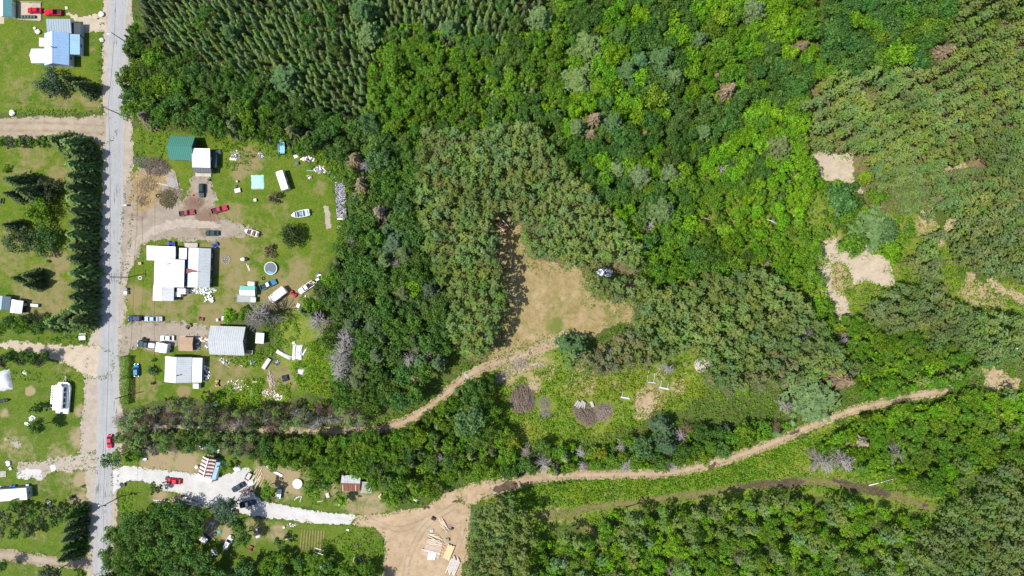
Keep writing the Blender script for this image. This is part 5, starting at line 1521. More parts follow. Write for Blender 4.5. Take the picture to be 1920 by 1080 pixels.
def trailer_box(px, py, l, w, h, deg, label, name='camper_trailer', color=WHITE, group=None, nose=0.5, vents=3, cat='camper'):
    """box camper: rounded shell, roof vents, windows, door, drawbar, wheels"""
    t = thing(name, label, cat, W(px, py, h * .8), DEG(deg), group)
    b = MB(); f = .55
    def ring(x, k, zt):
        y = w / 2 * k
        return [(x, -y, f), (x, y, f), (x, y, zt - .12), (x, y * .94, zt), (x, -y * .94, zt), (x, -y, zt - .12)]
    b.loft([ring(-l / 2, .96, h - .12), ring(-l / 2 + .15, 1, h), ring(l / 2 - nose, 1, h), ring(l / 2 - nose * .3, .97, h - nose * .3), ring(l / 2, .92, h - nose * .9)])
    body = b.build('body', M_SIDING, t, color)
    for i in range(vents):
        x = -l / 2 + l * (i + .7) / (vents + .6)
        b = MB(); b.box((x, .12 * (-1) ** i, h + .05), (.42, .42, .12), top=.8); b.box((x, .12 * (-1) ** i, h + .13), (.28, .28, .05), top=.6)
        b.build('roof_vent', M_PLASTIC, t, (.3, .3, .32))
    for sy in (-1, 1):
        for x in (-l * .22, l * .2):
            add_window(t, x, sy * (w / 2 + .01), h * .62, 0, (.2, .2, .2))
    add_door(t, 0, -(w / 2 + .03), f, 0, (.6, .6, .6))
    for sy in (-1, 1):
        wh = MB().tube((-.2, sy * (w / 2 - .22), .34), (-.2, sy * (w / 2 - .02), .34), .34, .34, 12).build('wheel', M_TYRE, t)
        MB().tube((-.2, sy * (w / 2 - .03), .34), (-.2, sy * (w / 2 + .0), .34), .18, .18, 8).build('rim', M_RIM, wh)
    b = MB(); b.tube((l / 2 - .2, -.6, .5), (l / 2 + 1.0, 0, .5), .05, .05, 6); b.tube((l / 2 - .2, .6, .5), (l / 2 + 1.0, 0, .5), .05, .05, 6); b.tube((l / 2 + .95, 0, .5), (l / 2 + 1.15, 0, .52), .07, .05, 6)
    b.build('drawbar', M_DARK, t)
    for sy in (-.18, .18):
        MB().tube((l / 2 + .3, sy, .55), (l / 2 + .3, sy, 1.0), .15, .13, 10).build('gas_bottle', M_PLASTIC, t, WHITE)
    return t


def boat(px, py, l, w, deg, label, color=WHITE, inside=(.35, .37, .4), motor=True, seats=3, screen=False, group=None, z=0.25, name='motor_boat', cat='boat'):
    """open hull: outer skin, gunwale, inner floor, thwarts, outboard"""
    t = thing(name, label, cat, W(px, py, .8), DEG(deg), group, z=0.0)
    b = MB()
    st = [(-.5, .86), (-.3, 1.0), (0, 1.0), (.2, .9), (.34, .66), (.44, .34), (.5, .04)]
    def ring(x, k, s=1.0, d=0.0):
        y = w / 2 * k * s; keel = .0 + .1 * max(0, x) * 2
        return [(x * l, -y, z + .75 + .25 * max(0, x)), (x * l, -y * .82, z + .3), (x * l, 0, z + keel + d), (x * l, y * .82, z + .3), (x * l, y, z + .75 + .25 * max(0, x))]
    b.loft([ring(x, k) for x, k in st], cap=False, close=False)
    b.add(ring(*st[0]), [(0, 1, 2, 3, 4)])
    b.build('hull', M_PAINT, t, color)
    b = MB()
    for (x0, k0), (x1, k1) in zip(st[:-1], st[1:]):
        for sy in (-1, 1):
            p, q = (x0 * l, sy * w / 2 * k0, z + .77 + .25 * max(0, x0)), (x1 * l, sy * w / 2 * k1, z + .77 + .25 * max(0, x1))
            b.tube(p, q, .06, .06, 5)
    b.build('gunwale', M_PAINT, t, tuple(min(.85, c * 1.1) for c in color))
    b = MB()
    b.prism([(x * l * .96, s * w / 2 * k * .8) for s in (-1,) for x, k in st] + [(x * l * .96, w / 2 * k * .8) for x, k in reversed(st)], z + .32, z + .36)
    b.build('floor', M_PLASTIC, t, inside)
    for i in range(seats):
        x = -.34 + i * .5 / max(1, seats - 1)
        MB().box((x * l, 0, z + .6), (.34, w * .84, .07), top=.96).build('seat', M_PLASTIC, t, (color if i % 2 == 0 else (.06, .07, .1)))
    MB().prism([(.3 * l, -.7 * w / 2), (.3 * l, .7 * w / 2), (.44 * l, .32 * w / 2), (.485 * l, 0), (.44 * l, -.32 * w / 2)], z + .82, z + .86).build('foredeck', M_PAINT, t, color)
    if screen:
        MB().loft([[(.02 * l, -w * .42, z + .8), (.1 * l, -w * .2, z + .8), (.1 * l, w * .2, z + .8), (.02 * l, w * .42, z + .8)], [(-.01 * l, -w * .38, z + 1.2), (.05 * l, -w * .18, z + 1.25), (.05 * l, w * .18, z + 1.25), (-.01 * l, w * .38, z + 1.2)]], cap=False, close=False).build('windscreen', M_GLASS, t)
    if motor:
        b = MB(); b.box((-.5 * l - .25, 0, z + 1.0), (.5, .36, .45), top=.75); b.box((-.5 * l - .2, 0, z + .5), (.18, .12, .8))
        b.build('outboard_motor', M_PLASTIC, t, BLACK)
    return t


# ---------------------------------------------------------------- clutter
def crate(px, py, s, deg, color, label, name='crate', cat='crate', lid=None, group=None, z=0.0):
    t = thing(name, label, cat, W(px, py, s[2]), DEG(deg), group, z=z)
    b = MB(); x, y, h = s
    b.box((0, 0, h * .47), (x * .94, y * .94, h * .86))
    for sx in (-1, 1):
        for sy in (-1, 1):
            b.box((sx * x * .46, sy * y * .46, h * .47), (x * .1, y * .1, h * .94))
    b.build('body', M_PLASTIC, t, color)
    b = MB(); b.box((0, 0, h * .95), (x, y, h * .08)); b.box((0, 0, h * 1.01), (x * .8, y * .8, h * .05), top=.92)
    b.build('lid', M_PLASTIC, t, lid or color)
    return t


def barrel(px, py, r, h, color, label, name='barrel', group=None, cat='barrel'):
    t = thing(name, label, cat, W(px, py, h), rng.uniform(0, 6), group)
    b = MB()
    b.loft([[(q * math.cos(a), q * math.sin(a), z) for a in np.linspace(0, 2 * PI, 13)[:-1]] for q, z in ((r * .93, 0), (r, h * .1), (r * .96, h * .33), (r * 1.02, h * .36), (r * .96, h * .4), (r * .97, h * .7), (r * 1.02, h * .73), (r * .96, h * .77), (r, h * .96), (r * .93, h))])
    b.build('body', M_PLASTIC, t, color)
    MB().tube((0, 0, h), (0, 0, h + .03), r * .86, r * .84, 12).tube((r * .5, 0, h + .03), (r * .5, 0, h + .07), .05, .05, 6).build('lid', M_PLASTIC, t, tuple(min(.8, c * 1.25) for c in color))
    return t


def board(px, py, l, w, deg, color, label, name='board', group=None, z=0.08, th=0.06, cat='board'):
    b = MB(); n = 5; sag = rng.uniform(-.05, .05)
    b.loft([[(l * (i / n - .5), -w / 2, 0 + sag * math.sin(PI * i / n)), (l * (i / n - .5), w / 2, sag * math.sin(PI * i / n)), (l * (i / n - .5), w / 2 - .01, th + sag * math.sin(PI * i / n)), (l * (i / n - .5), -w / 2 + .01, th + sag * math.sin(PI * i / n))] for i in range(n + 1)])
    xy = W(px, py, z)
    o = b.build(name, M_WOODC, None, color, (float(xy[0]), float(xy[1]), z)); o.rotation_euler = (0, 0, DEG(deg))
    return tag(o, label, cat, group)


def tarp(px, py, l, w, h, deg, color, label, name='tarp', mat=None, group=None, seed=0, cat='tarp', rough=1.0):
    """sheet draped over a heap: wrinkled, sagging to its rim, ragged outline"""
    r = np.random.default_rng(seed + 500)
    n, m = 22, 22
    u, v = np.meshgrid(np.linspace(-1, 1, n), np.linspace(-1, 1, m), indexing='ij')
    e = np.maximum(np.abs(u), np.abs(v))
    z = h * np.clip(1 - e ** 4, 0, 1) * (0.75 + .5 * vnoise(u * 3 + seed, v * 3, 1.0, seed)) + .14 * h * rough * (vnoise(u * 9, v * 2.5 + seed, 1.0, seed + 1) - .5) + .03
    x = u * l / 2 * (1 + .06 * (vnoise(v * 4 + seed, u, 1., 3) - .5) * 2); y = v * w / 2 * (1 + .07 * (vnoise(u * 4, v + seed, 1., 4) - .5) * 2)
    V = np.stack([x.ravel(), y.ravel(), np.maximum(z, .04).ravel()], 1)
    idx = np.arange(n * m).reshape(n, m)
    F = np.stack([idx[:-1, :-1], idx[1:, :-1], idx[1:, 1:], idx[:-1, 1:]], -1).reshape(-1, 4)
    me = mesh_np(name, V, F, [mat or M_CLOTH])
    xy = W(px, py, h * .5)
    o = obj(name, me, None, color, (float(xy[0]), float(xy[1]), 0.03)); o.rotation_euler = (0, 0, DEG(deg))
    return tag(o, label, cat, group)


def brush(px, py, l, w, h, deg, colors, label, n=160, sl=(1.0, 2.6), th=.05, name='brush_heap', cat='brush heap', align=None, group=None, seed=0):
    """heap of cut branches; align = preferred direction of the sticks in degrees"""
    r = np.random.default_rng(seed + 900)
    b = MB()
    for i in range(n):
        a = r.uniform(0, 2 * PI); q = math.sqrt(r.uniform(0, 1))
        c = A([math.cos(a) * q * l / 2, math.sin(a) * q * w / 2, h * (1 - q * q) * r.uniform(.2, 1) + .06])
        d = (r.uniform(0, PI) if align is None else DEG(align) + r.normal() * .3)
        ln = r.uniform(*sl)
        dv = A([math.cos(d), math.sin(d), r.normal() * .18]) * ln / 2
        b.tube(c - dv, c + dv, th * r.uniform(.6, 1.3), th * .5, 4, cap=False)
    xy = W(px, py, h * .4)
    o = b.build(name, M_GREYWOOD, None, colors, (float(xy[0]), float(xy[1]), 0.0)); o.rotation_euler = (0, 0, DEG(deg))
    return tag(o, label, cat, group)


M_SCRAP = leaf_mat('mixed_scrap', True, 0.0)


def scrap(px, py, l, w, h, n, cols, label, name='scrap_heap', cat='scrap heap', seed=0, size=(.2, .8), group=None):
    """heap of odds and ends nobody could count"""
    r = np.random.default_rng(seed + 300)
    b = MB(); tints = []
    for i in range(n):
        a = r.uniform(0, 2 * PI); q = math.sqrt(r.uniform(0, 1))
        s = (r.uniform(*size), r.uniform(*size) * .6, r.uniform(.05, .35))
        f0 = len(b.f)
        if r.uniform() < .7:
            b.box((math.cos(a) * q * l / 2, math.sin(a) * q * w / 2, h * (1 - q) * r.uniform(.1, 1) + s[2] / 2), s, r.uniform(0, 3), r.uniform(.6, 1))
        else:
            b.blob((math.cos(a) * q * l / 2, math.sin(a) * q * w / 2, .2 + h * (1 - q) * .5), s[0] * .5, 6, 4, .3, .7, i)
        tints += [(*cols[r.integers(len(cols))], 1)] * (len(b.f) - f0)
    me = b.mesh(name, M_SCRAP)
    a = me.attributes.new('tint', 'FLOAT_COLOR', 'FACE'); a.data.foreach_set('color', np.array(tints[:len(me.polygons)], np.float32).ravel())
    a = me.attributes.new('var', 'FLOAT', 'FACE'); a.data.foreach_set('value', r.uniform(.3, .7, len(me.polygons)).astype(np.float32))
    xy = W(px, py, .3)
    o = obj(name, me, None, None, (float(xy[0]), float(xy[1]), 0.0)); o['kind'] = 'stuff'
    return o


def tyre(px, py, r, label, color=None, flat=True, group=None, fill=None):
    b = MB(); n = 16
    rings = []
    for i in range(n + 1):
        a = 2 * PI * i / n
        rings.append([((r * (.78 + .22 * math.cos(t))) * math.cos(a), (r * (.78 + .22 * math.cos(t))) * math.sin(a), .13 + .12 * math.sin(t)) for t in np.linspace(0, 2 * PI, 7)[:-1]])
    b.loft(rings, cap=False)
    xy = W(px, py, .1)
    o = b.build('tyre', M_PLASTIC if color else M_TYRE, None, color, (float(xy[0]), float(xy[1]), .02))
    return tag(o, label, 'tyre', group)


def pole(px, py, deg, label, arm=True, lamp=None, h=10.0, transformer=False):
    t = thing('utility_pole', label, 'utility pole', W(px, py, 0), DEG(deg))
    MB().tube((0, 0, 0), (0, 0, h), .17, .11, 10).build('post', M_POLE, t)
    if arm:
        MB().box((0, 0, h - .55), (2.6, .12, .14)).box((0, .1, h - .9), (.1, .08, .6)).build('cross_arm', M_POLE, t)
        for x in (-1.2, -.5, .5, 1.2):
            MB().tube((x, 0, h - .48), (x, 0, h - .2), .06, .04, 6).tube((x, 0, h - .26), (x, 0, h - .22), .09, .09, 6).build('insulator', M_PLASTIC, t, OFFW)
    if transformer:
        MB().tube((0, .38, h - 2.2), (0, .38, h - 1.2), .24, .24, 10).tube((0, .38, h - 1.2), (0, .38, h - 1.1), .2, .05, 8).build('transformer', M_PLASTIC, t, GREY)
    if lamp:
        b = MB(); b.tube((0, 0, h - 1.6), (lamp * .6, 0, h - 1.1), .04, .04, 6); b.tube((lamp * .6, 0, h - 1.1), (lamp, 0, h - 1.05), .04, .04, 6)
        la = b.build('lamp_arm', M_STEEL, t)
        MB().box((lamp + .25 * (1 if lamp > 0 else -1), 0, h - 1.06), (.75, .34, .16), top=.7).build('lamp_head', M_PLASTIC, la, WHITE)
    return t


def wire(points, label, name='power_line', r=.035, sag=.6):
    b = MB()
    for p, q in zip(points[:-1], points[1:]):
        p = A(p, ); q = A(q)
        n = 10
        prev = p
        for i in range(1, n + 1):
            t = i / n
            c = p + (q - p) * t; c = c - A([0, 0, sag * 4 * t * (1 - t)])
            b.tube(prev, c, r, r, 4, cap=False); prev = c
    return tag(b.build(name, M_WIRE), label, 'power line')


def pt(px, py, z):
    g = W(px, py, z)
    return (float(g[0]), float(g[1]), z)
# ================================================================== buildings
h = house('blue_roof_house', 'house with blue metal roof and grey wing beside the red vehicles', 'house', 98, 90, 0)
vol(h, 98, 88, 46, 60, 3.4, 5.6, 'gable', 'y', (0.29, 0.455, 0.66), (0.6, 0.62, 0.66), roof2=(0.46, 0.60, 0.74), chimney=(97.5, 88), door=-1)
vol(h, 138, 83, 21, 38, 2.7, 3.25, 'shed', 'y', (0.26, 0.43, 0.66), (0.55, 0.6, 0.7), windows=True, rib=.9)
vol(h, 110, 49, 46, 26, 3.0, 3.6, 'shed', 'x', (0.27, 0.33, 0.37), (0.5, 0.52, 0.55), rib=.8, over=.2)
vol(h, 142, 55, 19, 25, 2.3, 2.6, 'shed', 'x', (0.04, 0.06, 0.07), (0.35, 0.4, 0.45), rib=0, windows=False)  # porch roof: its shadow is put into the near-black roof colour
vol(h, 70, 103, 30, 27, 2.7, 3.6, 'gable', 'x', (0.74, 0.74, 0.73), OFFW, windows=False)
vol(h, 79, 79, 10, 16, 2.4, 2.7, 'shed', 'y', WHITE, OFFW, windows=False, rib=0)
vol(h, 133, 112, 9, 22, 0.6, 0.65, 'shed', 'y', (0.07, 0.2, 0.22), (0.07, 0.15, 0.16), windows=False, rib=.25, over=.02, roofname='deck')

h = house('garden_shed', 'white shed with a teal roof side in the top corner of the lawn', 'shed', 0, 12, 0)
vol(h, 6, 12, 24, 34, 2.4, 3.4, 'gable', 'y', (0.10, 0.26, 0.28), OFFW, roof2=WHITE, windows=False, door=-1)

h = house('long_trailer_home', 'long white mobile home along the dark spruce belt', 'mobile home', 10, 930, 0, 4)
vol(h, 4, 929, 92, 22, 2.9, 3.05, 'shed', 'x', WHITE, (0.45, 0.45, 0.46), over=.1, rib=1.2, door=1)

h = house('small_shed', 'small shed with dark teal roof at the edge of the lawn', 'shed', 6, 568, 0, -6)
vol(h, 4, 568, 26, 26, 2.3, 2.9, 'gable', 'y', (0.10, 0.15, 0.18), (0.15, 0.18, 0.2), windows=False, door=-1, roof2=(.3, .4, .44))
h = house('small_shed', 'small white roofed shed with dark trim next to teal roofed shed', 'shed', 30, 575, 0, -8)
vol(h, 29, 575, 22, 25, 2.3, 2.9, 'gable', 'y', (0.62, 0.66, 0.68), (0.03, 0.035, 0.05), windows=False, door=-1, roof2=WHITE)

h = house('green_roof_barn', 'green roofed barn under the trees at the head of the yard', 'barn', 336, 277, 0, -2)
vol(h, 335.5, 275.5, 47, 45, 3.2, 5.4, 'gable', 'x', (0.055, 0.20, 0.155), (0.12, 0.1, 0.09), roof2=(0.07, 0.225, 0.175), door=-1, over=.4, rib=.6)
h = house('white_roof_cabin', 'white roofed cabin with dark porch roof beside the green barn', 'cabin', 380, 300, 0, -1)
vol(h, 377, 296, 34, 35, 3.9, 4.5, 'shed', 'x', WHITE, (0.06, 0.065, 0.085), rib=1.0, over=.3)
vol(h, 378.5, 318, 34, 11, 2.9, 3.5, 'shed', 'x', (0.11, 0.12, 0.13), (0.1, 0.1, 0.11), rib=.8, over=.2, windows=False)
vol(h, 381, 327, 30, 8, 0.4, 0.42, 'shed', 'x', (0.55, 0.5, 0.42), (0.3, 0.25, 0.2), rib=.2, over=.02, windows=False, roofname='porch_floor')
vol(h, 401, 299, 9, 30, 2.2, 2.5, 'shed', 'y', (0.05, 0.085, 0.10), (0.08, 0.09, 0.1), rib=.7, over=.1, windows=False)

h = house('big_white_house', 'large white roofed house of several joined wings near the road', 'house', 340, 510, 0, -2)
vol(h, 302, 475, 54, 27, 3.3, 3.7, 'shed', 'x', WHITE, (0.12, 0.13, 0.18), rib=1.4)
vol(h, 314, 512, 56, 52, 4.1, 5.3, 'gable', 'y', (0.80, 0.80, 0.80), (0.12, 0.13, 0.2), rib=1.4, roof2=WHITE, chimney=(314, 495))
vol(h, 304, 550, 39, 28, 3.0, 3.9, 'gable', 'y', (0.52, 0.54, 0.55), (0.12, 0.13, 0.2), roof2=WHITE, rib=1.0, windows=False)
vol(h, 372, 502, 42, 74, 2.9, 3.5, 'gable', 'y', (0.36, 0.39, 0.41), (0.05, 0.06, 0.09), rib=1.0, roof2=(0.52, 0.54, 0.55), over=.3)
vol(h, 346.5, 512, 13, 50, 2.0, 2.1, 'shed', 'y', (0.02, 0.16, 0.36), (0.02, 0.1, 0.25), rib=0, over=.02, windows=False)  # blue strip stands in for the shadowed gap between the wings
vol(h, 343, 476, 14, 22, 2.7, 2.9, 'shed', 'y', (0.66, 0.67, 0.67), (0.05, 0.06, 0.09), rib=1.0, over=.1, windows=False)
vol(h, 340, 546, 16, 11, 2.4, 2.6, 'shed', 'x', (0.55, 0.56, 0.57), OFFW, rib=.8, over=.1, windows=False)
vol(h, 333, 552, 11, 9, 2.0, 2.2, 'shed', 'x', OFFW, OFFW, rib=0, over=.05, windows=False)
vol(h, 358, 460, 25, 8, 0.6, 0.62, 'shed', 'x', (0.52, 0.48, 0.42), (0.4, 0.36, 0.3), rib=.22, over=.02, windows=False, roofname='deck')
b = MB()
for i in range(7):
    x, y = local(h, 346 + i * 4, 456, 1.2); b.tube((x, y, .5), (x, y, 1.5), .05, .05, 5)
x0, y0 = local(h, 346, 456, 1.5); x1, y1 = local(h, 370, 456, 1.5); b.tube((x0, y0, 1.5), (x1, y1, 1.5), .05, .05, 5)
b.build('deck_railing', M_PLASTIC, h, OFFW)
x, y = local(h, 362, 509, 3.35)
b = MB(); b.prism([(x - 2.3, y + .9), (x + 2.6, y + .05), (x + 2.4, y - .1), (x - .4, y - .2), (x - 2.2, y - .75)], 3.42, 3.47); b.build('rust_patch', M_RUST, h, (0.24, 0.07, 0.07))

h = house('grey_gable_house', 'grey gable roofed house with a deck under bare trees', 'house', 424, 640, 0, -2)
vol(h, 422, 639.5, 66, 54, 3.3, 5.2, 'gable', 'x', (0.42, 0.445, 0.46), (0.14, 0.12, 0.11), roof2=(0.46, 0.485, 0.5), over=.5, rib=.7, door=-1)
vol(h, 463, 660, 22, 8, 0.9, 0.92, 'shed', 'x', (0.3, 0.26, 0.22), (0.2, 0.17, 0.14), rib=.25, over=.02, windows=False, roofname='deck')
h = house('tool_shed', 'white roofed tool shed behind the grey gable house', 'shed', 487, 636, 0, -4)
vol(h, 487, 634, 15, 20, 2.3, 2.6, 'shed', 'y', (0.74, 0.73, 0.74), (0.1, 0.09, 0.1), rib=.5, over=.15, windows=False, door=1)

h = house('small_white_house', 'small house with white and grey roof planes near the clipped hedge', 'house', 340, 694, 0, -2)
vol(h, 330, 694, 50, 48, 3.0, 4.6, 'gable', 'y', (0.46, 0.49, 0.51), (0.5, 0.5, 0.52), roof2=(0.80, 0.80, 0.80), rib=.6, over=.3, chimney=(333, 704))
vol(h, 368, 694, 20, 46, 2.5, 2.9, 'shed', 'y', WHITE, (0.3, 0.32, 0.4), rib=1.2, over=.2)
vol(h, 356.5, 694, 4, 47, 2.4, 2.5, 'shed', 'y', (0.02, 0.10, 0.42), (0.02, 0.06, 0.25), rib=0, over=.02, windows=False)
vol(h, 367, 724, 11, 10, 1.9, 2.1, 'shed', 'x', (0.62, 0.63, 0.65), OFFW, rib=.4, over=.05, windows=False, roofname='porch_roof')
h = house('shingled_shed', 'tan shingled shed among clutter between the two houses', 'shed', 348, 646, 0, -1)
vol(h, 347, 645.5, 27, 26, 2.3, 2.9, 'gable', 'x', (0.38, 0.27, 0.18), (0.1, 0.08, 0.07), rib=0, over=.25, windows=False, door=1, rmat=M_WOODC)

h = house('rusty_roof_shed', 'long shed with rusty and pale roofing sheets in the trees', 'shed', 669, 908, 0, -2)
vol(h, 657, 907, 36, 29, 2.3, 3.2, 'gable', 'x', RUST, (0.12, 0.1, 0.08), roof2=(0.50, 0.52, 0.54), rib=1.05, over=.25, door=-1, rmat=M_RUST)
vol(h, 686, 914, 22, 22, 1.9, 2.3, 'shed', 'x', (0.32, 0.34, 0.28), (0.12, 0.1, 0.08), rib=1.05, over=.2, windows=False, rmat=M_RUST)
x0, y0 = local(h, 640, 922, 2.4); 
for px, cl in ((643, (0.5, 0.47, 0.45)), (652, (0.24, 0.09, 0.06)), (659, (0.3, 0.14, 0.1)), (667, (0.5, 0.42, 0.4))):
    x, y = local(h, px, 915, 2.7); b = MB(); b.add([(x - .12, y - 1.15, 2.40), (x + .12, y - 1.15, 2.40), (x + .12, y + 1.2, 3.12), (x - .12, y + 1.2, 3.12), (x - .12, y - 1.15, 2.47), (x + .12, y - 1.15, 2.47), (x + .12, y + 1.2, 3.2), (x - .12, y + 1.2, 3.2)], [(4, 5, 6, 7), (0, 1, 5, 4), (1, 2, 6, 5), (2, 3, 7, 6), (3, 0, 4, 7)])
    b.build('seam_strip', M_PLASTIC, h, cl)


def striped_roof():
    m, nt, out = new_mat('striped_roofing')
    t = NT(nt)
    co = t.n('ShaderNodeTexCoord').outputs['Object']
    sx = t.n('ShaderNodeSeparateXYZ'); t.link(co, sx.inputs[0])
    n = t.noise(co, .9, 3, .6)
    s = t.math('SINE', t.math('ADD', t.math('MULTIPLY', sx.outputs[0], 5.2), t.math('MULTIPLY', n, 3.5)))
    c = t.mix(t.ramp(s, -.2, .1), (0.13, 0.035, 0.03), (0.68, 0.6, 0.56))
    n2 = t.noise(co, 2.2, 4, .7)
    c = t.mix(t.ramp(n2, .52, .7), c, (0.33, 0.16, 0.12))
    b = t.bsdf(c, .7, .2)
    t.link(b.outputs[0], out.inputs[0])
    return m


h = house('striped_roof_workshop', 'workshop with brown and white striped roof on the white gravel', 'workshop', 388, 880, 0, 74)
vol(h, 385, 878, 36, 26, 2.9, 4.1, 'gable', 'x', (1, 1, 1), (0.25, 0.3, 0.34), rib=0, over=.2, rmat=striped_roof(), windows=False, door=-1, roofname='roof')
h2 = h
vol(h2, 403, 883, 34, 9, 2.2, 2.9, 'shed', 'x', (0.42, 0.62, 0.78), (0.7, 0.7, 0.7), rib=.8, over=.05, windows=False, roofname='side_roof')
vol(h2, 383, 898, 8, 30, 2.0, 2.4, 'shed', 'y', (0.72, 0.7, 0.66), (0.6, 0.58, 0.55), rib=1.2, over=.05, windows=False, roofname='awning')
vol(h2, 394, 858, 9, 13, 2.2, 2.5, 'shed', 'y', (0.5, 0.34, 0.22), (0.2, 0.15, 0.12), rib=.5, over=.05, windows=False, roofname='lean_to')
x, y = local(h, 385.5, 878, 4.2)
MB().box((x, y, 4.2), (6.6, .28, .06)).build('ridge_board', M_PLASTIC, h, WHITE)

h = house('greenhouse', 'small greenhouse with teal and white roof sheets beside a flatbed', 'greenhouse', 464, 546, 0, -2)
vol(h, 463, 545, 29, 17, 2.0, 2.5, 'gable', 'x', (0.76, 0.8, 0.78), (0.35, 0.4, 0.42), roof2=(0.16, 0.48, 0.38), rib=.9, over=.1, windows=False, door=1)
h = house('plank_cabin', 'brown hut roof with white edging hidden between the plantation pines', 'hut', 943, 424, 0, -48)
vol(h, 942, 424, 20, 12, 2.2, 2.5, 'gable', 'x', (0.30, 0.17, 0.085), (0.3, 0.2, 0.13), rib=0, over=.15, windows=False, rmat=M_WOODC, door=-1)
for py_, sy in ((0, -1), (0, 1)):
    MB().box((0, sy * 1.12, 2.38), (3.7, .14, .08)).build('edge_board', M_PLASTIC, h, WHITE)

# ================================================================== vehicles
car('sedan', 64, 19, 180, RED, 'red sedan on the sandy pad above the blue roofed house', scale=1.04)
car('pickup', 99, 23, 180, (0.45, 0.015, 0.03), 'red pickup with open bed parked between sandy pad and gravel drive', 'pickup truck', 'pickup_truck', 1.05)
car('suv', 378, 357, -90, DKGRN, 'dark green car parked facing the white roofed cabin', scale=.98)
car('pickup', 411, 392.5, 16, (0.4, 0.03, 0.06), 'red and white pickup with loaded bed on the yard grass', 'pickup truck', 'pickup_truck', .98)
car('pickup', 350, 399, 8, (0.28, 0.05, 0.06), 'small rusty red flatbed truck on bare dirt', 'truck', 'flatbed_truck', .92)
car('sedan', 397, 437, 180, (0.01, 0.05, 0.055), 'dark teal sedan at the end of the yard drive')
car('pickup', 503, 533.5, 24, (0.05, 0.17, 0.27), 'blue pickup with white cab roof near the trampoline', 'pickup truck', 'pickup_truck', 1.02, roof=WHITE)
car('pickup', 574, 539, 213, (0.74, 0.74, 0.74), 'old white pickup with a bed full of junk', 'pickup truck', 'pickup_truck', 1.03)
car('suv', 253, 597, 180, (0.015, 0.03, 0.10), 'dark blue car parked nearest the road on the dirt drive')
car('sedan', 283, 598, 180, (0.34, 0.43, 0.5), 'silver blue car towing a little trailer behind the dark blue car')
car('pickup', 275, 646, 172, (0.012, 0.045, 0.06), 'dark teal pickup with white bed cap and a motorbike beside it', 'pickup truck', 'pickup_truck', 1.12, cap=WHITE)
car('sedan', 313, 634, 180, (0.78, 0.78, 0.8), 'white sedan beside the tan shingled shed')
car('hatch', 255, 694, 92, (0.03, 0.2, 0.42), 'bright blue hatchback tucked behind the clipped hedge')
car('sedan', 205, 828, -90, (0.5, 0.012, 0.06), 'red car driving on the paved road', name='moving_car')
car('sedan', 325, 902.5, 175, (0.5, 0.012, 0.03), 'red sedan parked on the white gravel', scale=1.05)
car('sedan', 446, 914, 211, (0.02, 0.04, 0.07), 'dark blue sedan on the white gravel near the lumber')
car('pickup', 464, 945, 12, (0.03, 0.05, 0.10), 'dark pickup half hidden by the greyish tree on white gravel', 'pickup truck', 'pickup_truck', .95, roof=WHITE)
car('suv', 428, 1017, 62, (0.62, 0.64, 0.66), 'silver car between dark trees below the white drive', scale=1.05)

trailer_box(529.5, 338, 6.6, 2.5, 2.8, 108, 'white camper trailer with three roof vents on the yard lawn')
trailer_box(520, 553, 6.4, 2.7, 2.5, 218, 'white trailer with rounded pinkish nose beside the blue pickup', color=(0.80, 0.72, 0.68), vents=0, nose=1.1)
trailer_box(304, 652, 4.0, 3.2, 2.6, -10, 'short white camper with one roof vent at the dirt drive', vents=1, nose=.8)

# houseboat on the grass
t = thing('houseboat', 'white houseboat parked on the grass west of the road', 'boat', W(118, 746, 1.5), DEG(86.5))
b = MB(); b.loft([[(-5.2, -2.1, .9), (-5.2, 2.1, .9), (-5.2, 2.1, 1.5), (-5.2, -2.1, 1.5)], [(3.4, -2.2, .7), (3.4, 2.2, .7), (3.4, 2.25, 1.55), (3.4, -2.25, 1.55)], [(4.9, -1.8, .9), (4.9, 1.8, .9), (4.9, 1.9, 1.65), (4.9, -1.9, 1.65)], [(5.3, -1.3, 1.2), (5.3, 1.3, 1.2), (5.3, 1.3, 1.7), (5.3, -1.3, 1.7)]])
b.build('hull', M_PAINT, t, WHITE)
b = MB(); b.loft([[(-3.4, -1.2, 1.5), (4.3, -1.2, 1.5), (4.3, 1.9, 1.5), (-3.4, 1.9, 1.5)], [(-3.4, -1.1, 3.3), (4.0, -1.1, 3.3), (4.0, 1.9, 3.3), (-3.4, 1.9, 3.3)]]); b.build('cabin', M_SIDING, t, (.7, .7, .7))
b = MB(); b.prism([(-3.9, -.9), (3.9, -.9), (4.5, -.4), (4.6, 1.4), (4.2, 2.0), (-3.9, 2.05)], 3.32, 3.46); b.build('cabin_roof', M_ROOF, t, (.72, .7, .66))
for x in (-2.5, -.6, 1.3, 3.0):
    MB().box((x, -1.2, 2.5), (1.2, .08, .9)).build('window', M_GLASS, t)
MB().box((4.25, .4, 2.6), (.08, 1.8, .8)).build('windscreen', M_GLASS, t)
b = MB()
for x in np.linspace(-3.2, 4.2, 7):
    b.tube((x, -2.1, 1.5), (x, -2.1, 2.3), .04, .04, 5)
b.tube((-3.2, -2.1, 2.3), (4.2, -2.1, 2.3), .05, .05, 5); b.build('railing', M_STEEL, t)
MB().box((-4.4, -.6, 1.56), (1.5, 2.8, .06)).build('rear_deck', M_PLASTIC, t, WHITE)
MB().box((-4.9, .1, 1.75), (.5, .8, .4), top=.8).build('outboard_motor', M_PLASTIC, t, (.05, .06, .1))
b = MB(); b.tube((5.4, -.35, 1.1), (7.3, .0, .7), .08, .06, 6); b.tube((5.4, .35, 1.1), (7.3, 0, .7), .08, .06, 6); b.build('drawbar', M_PLASTIC, t, OFFW)
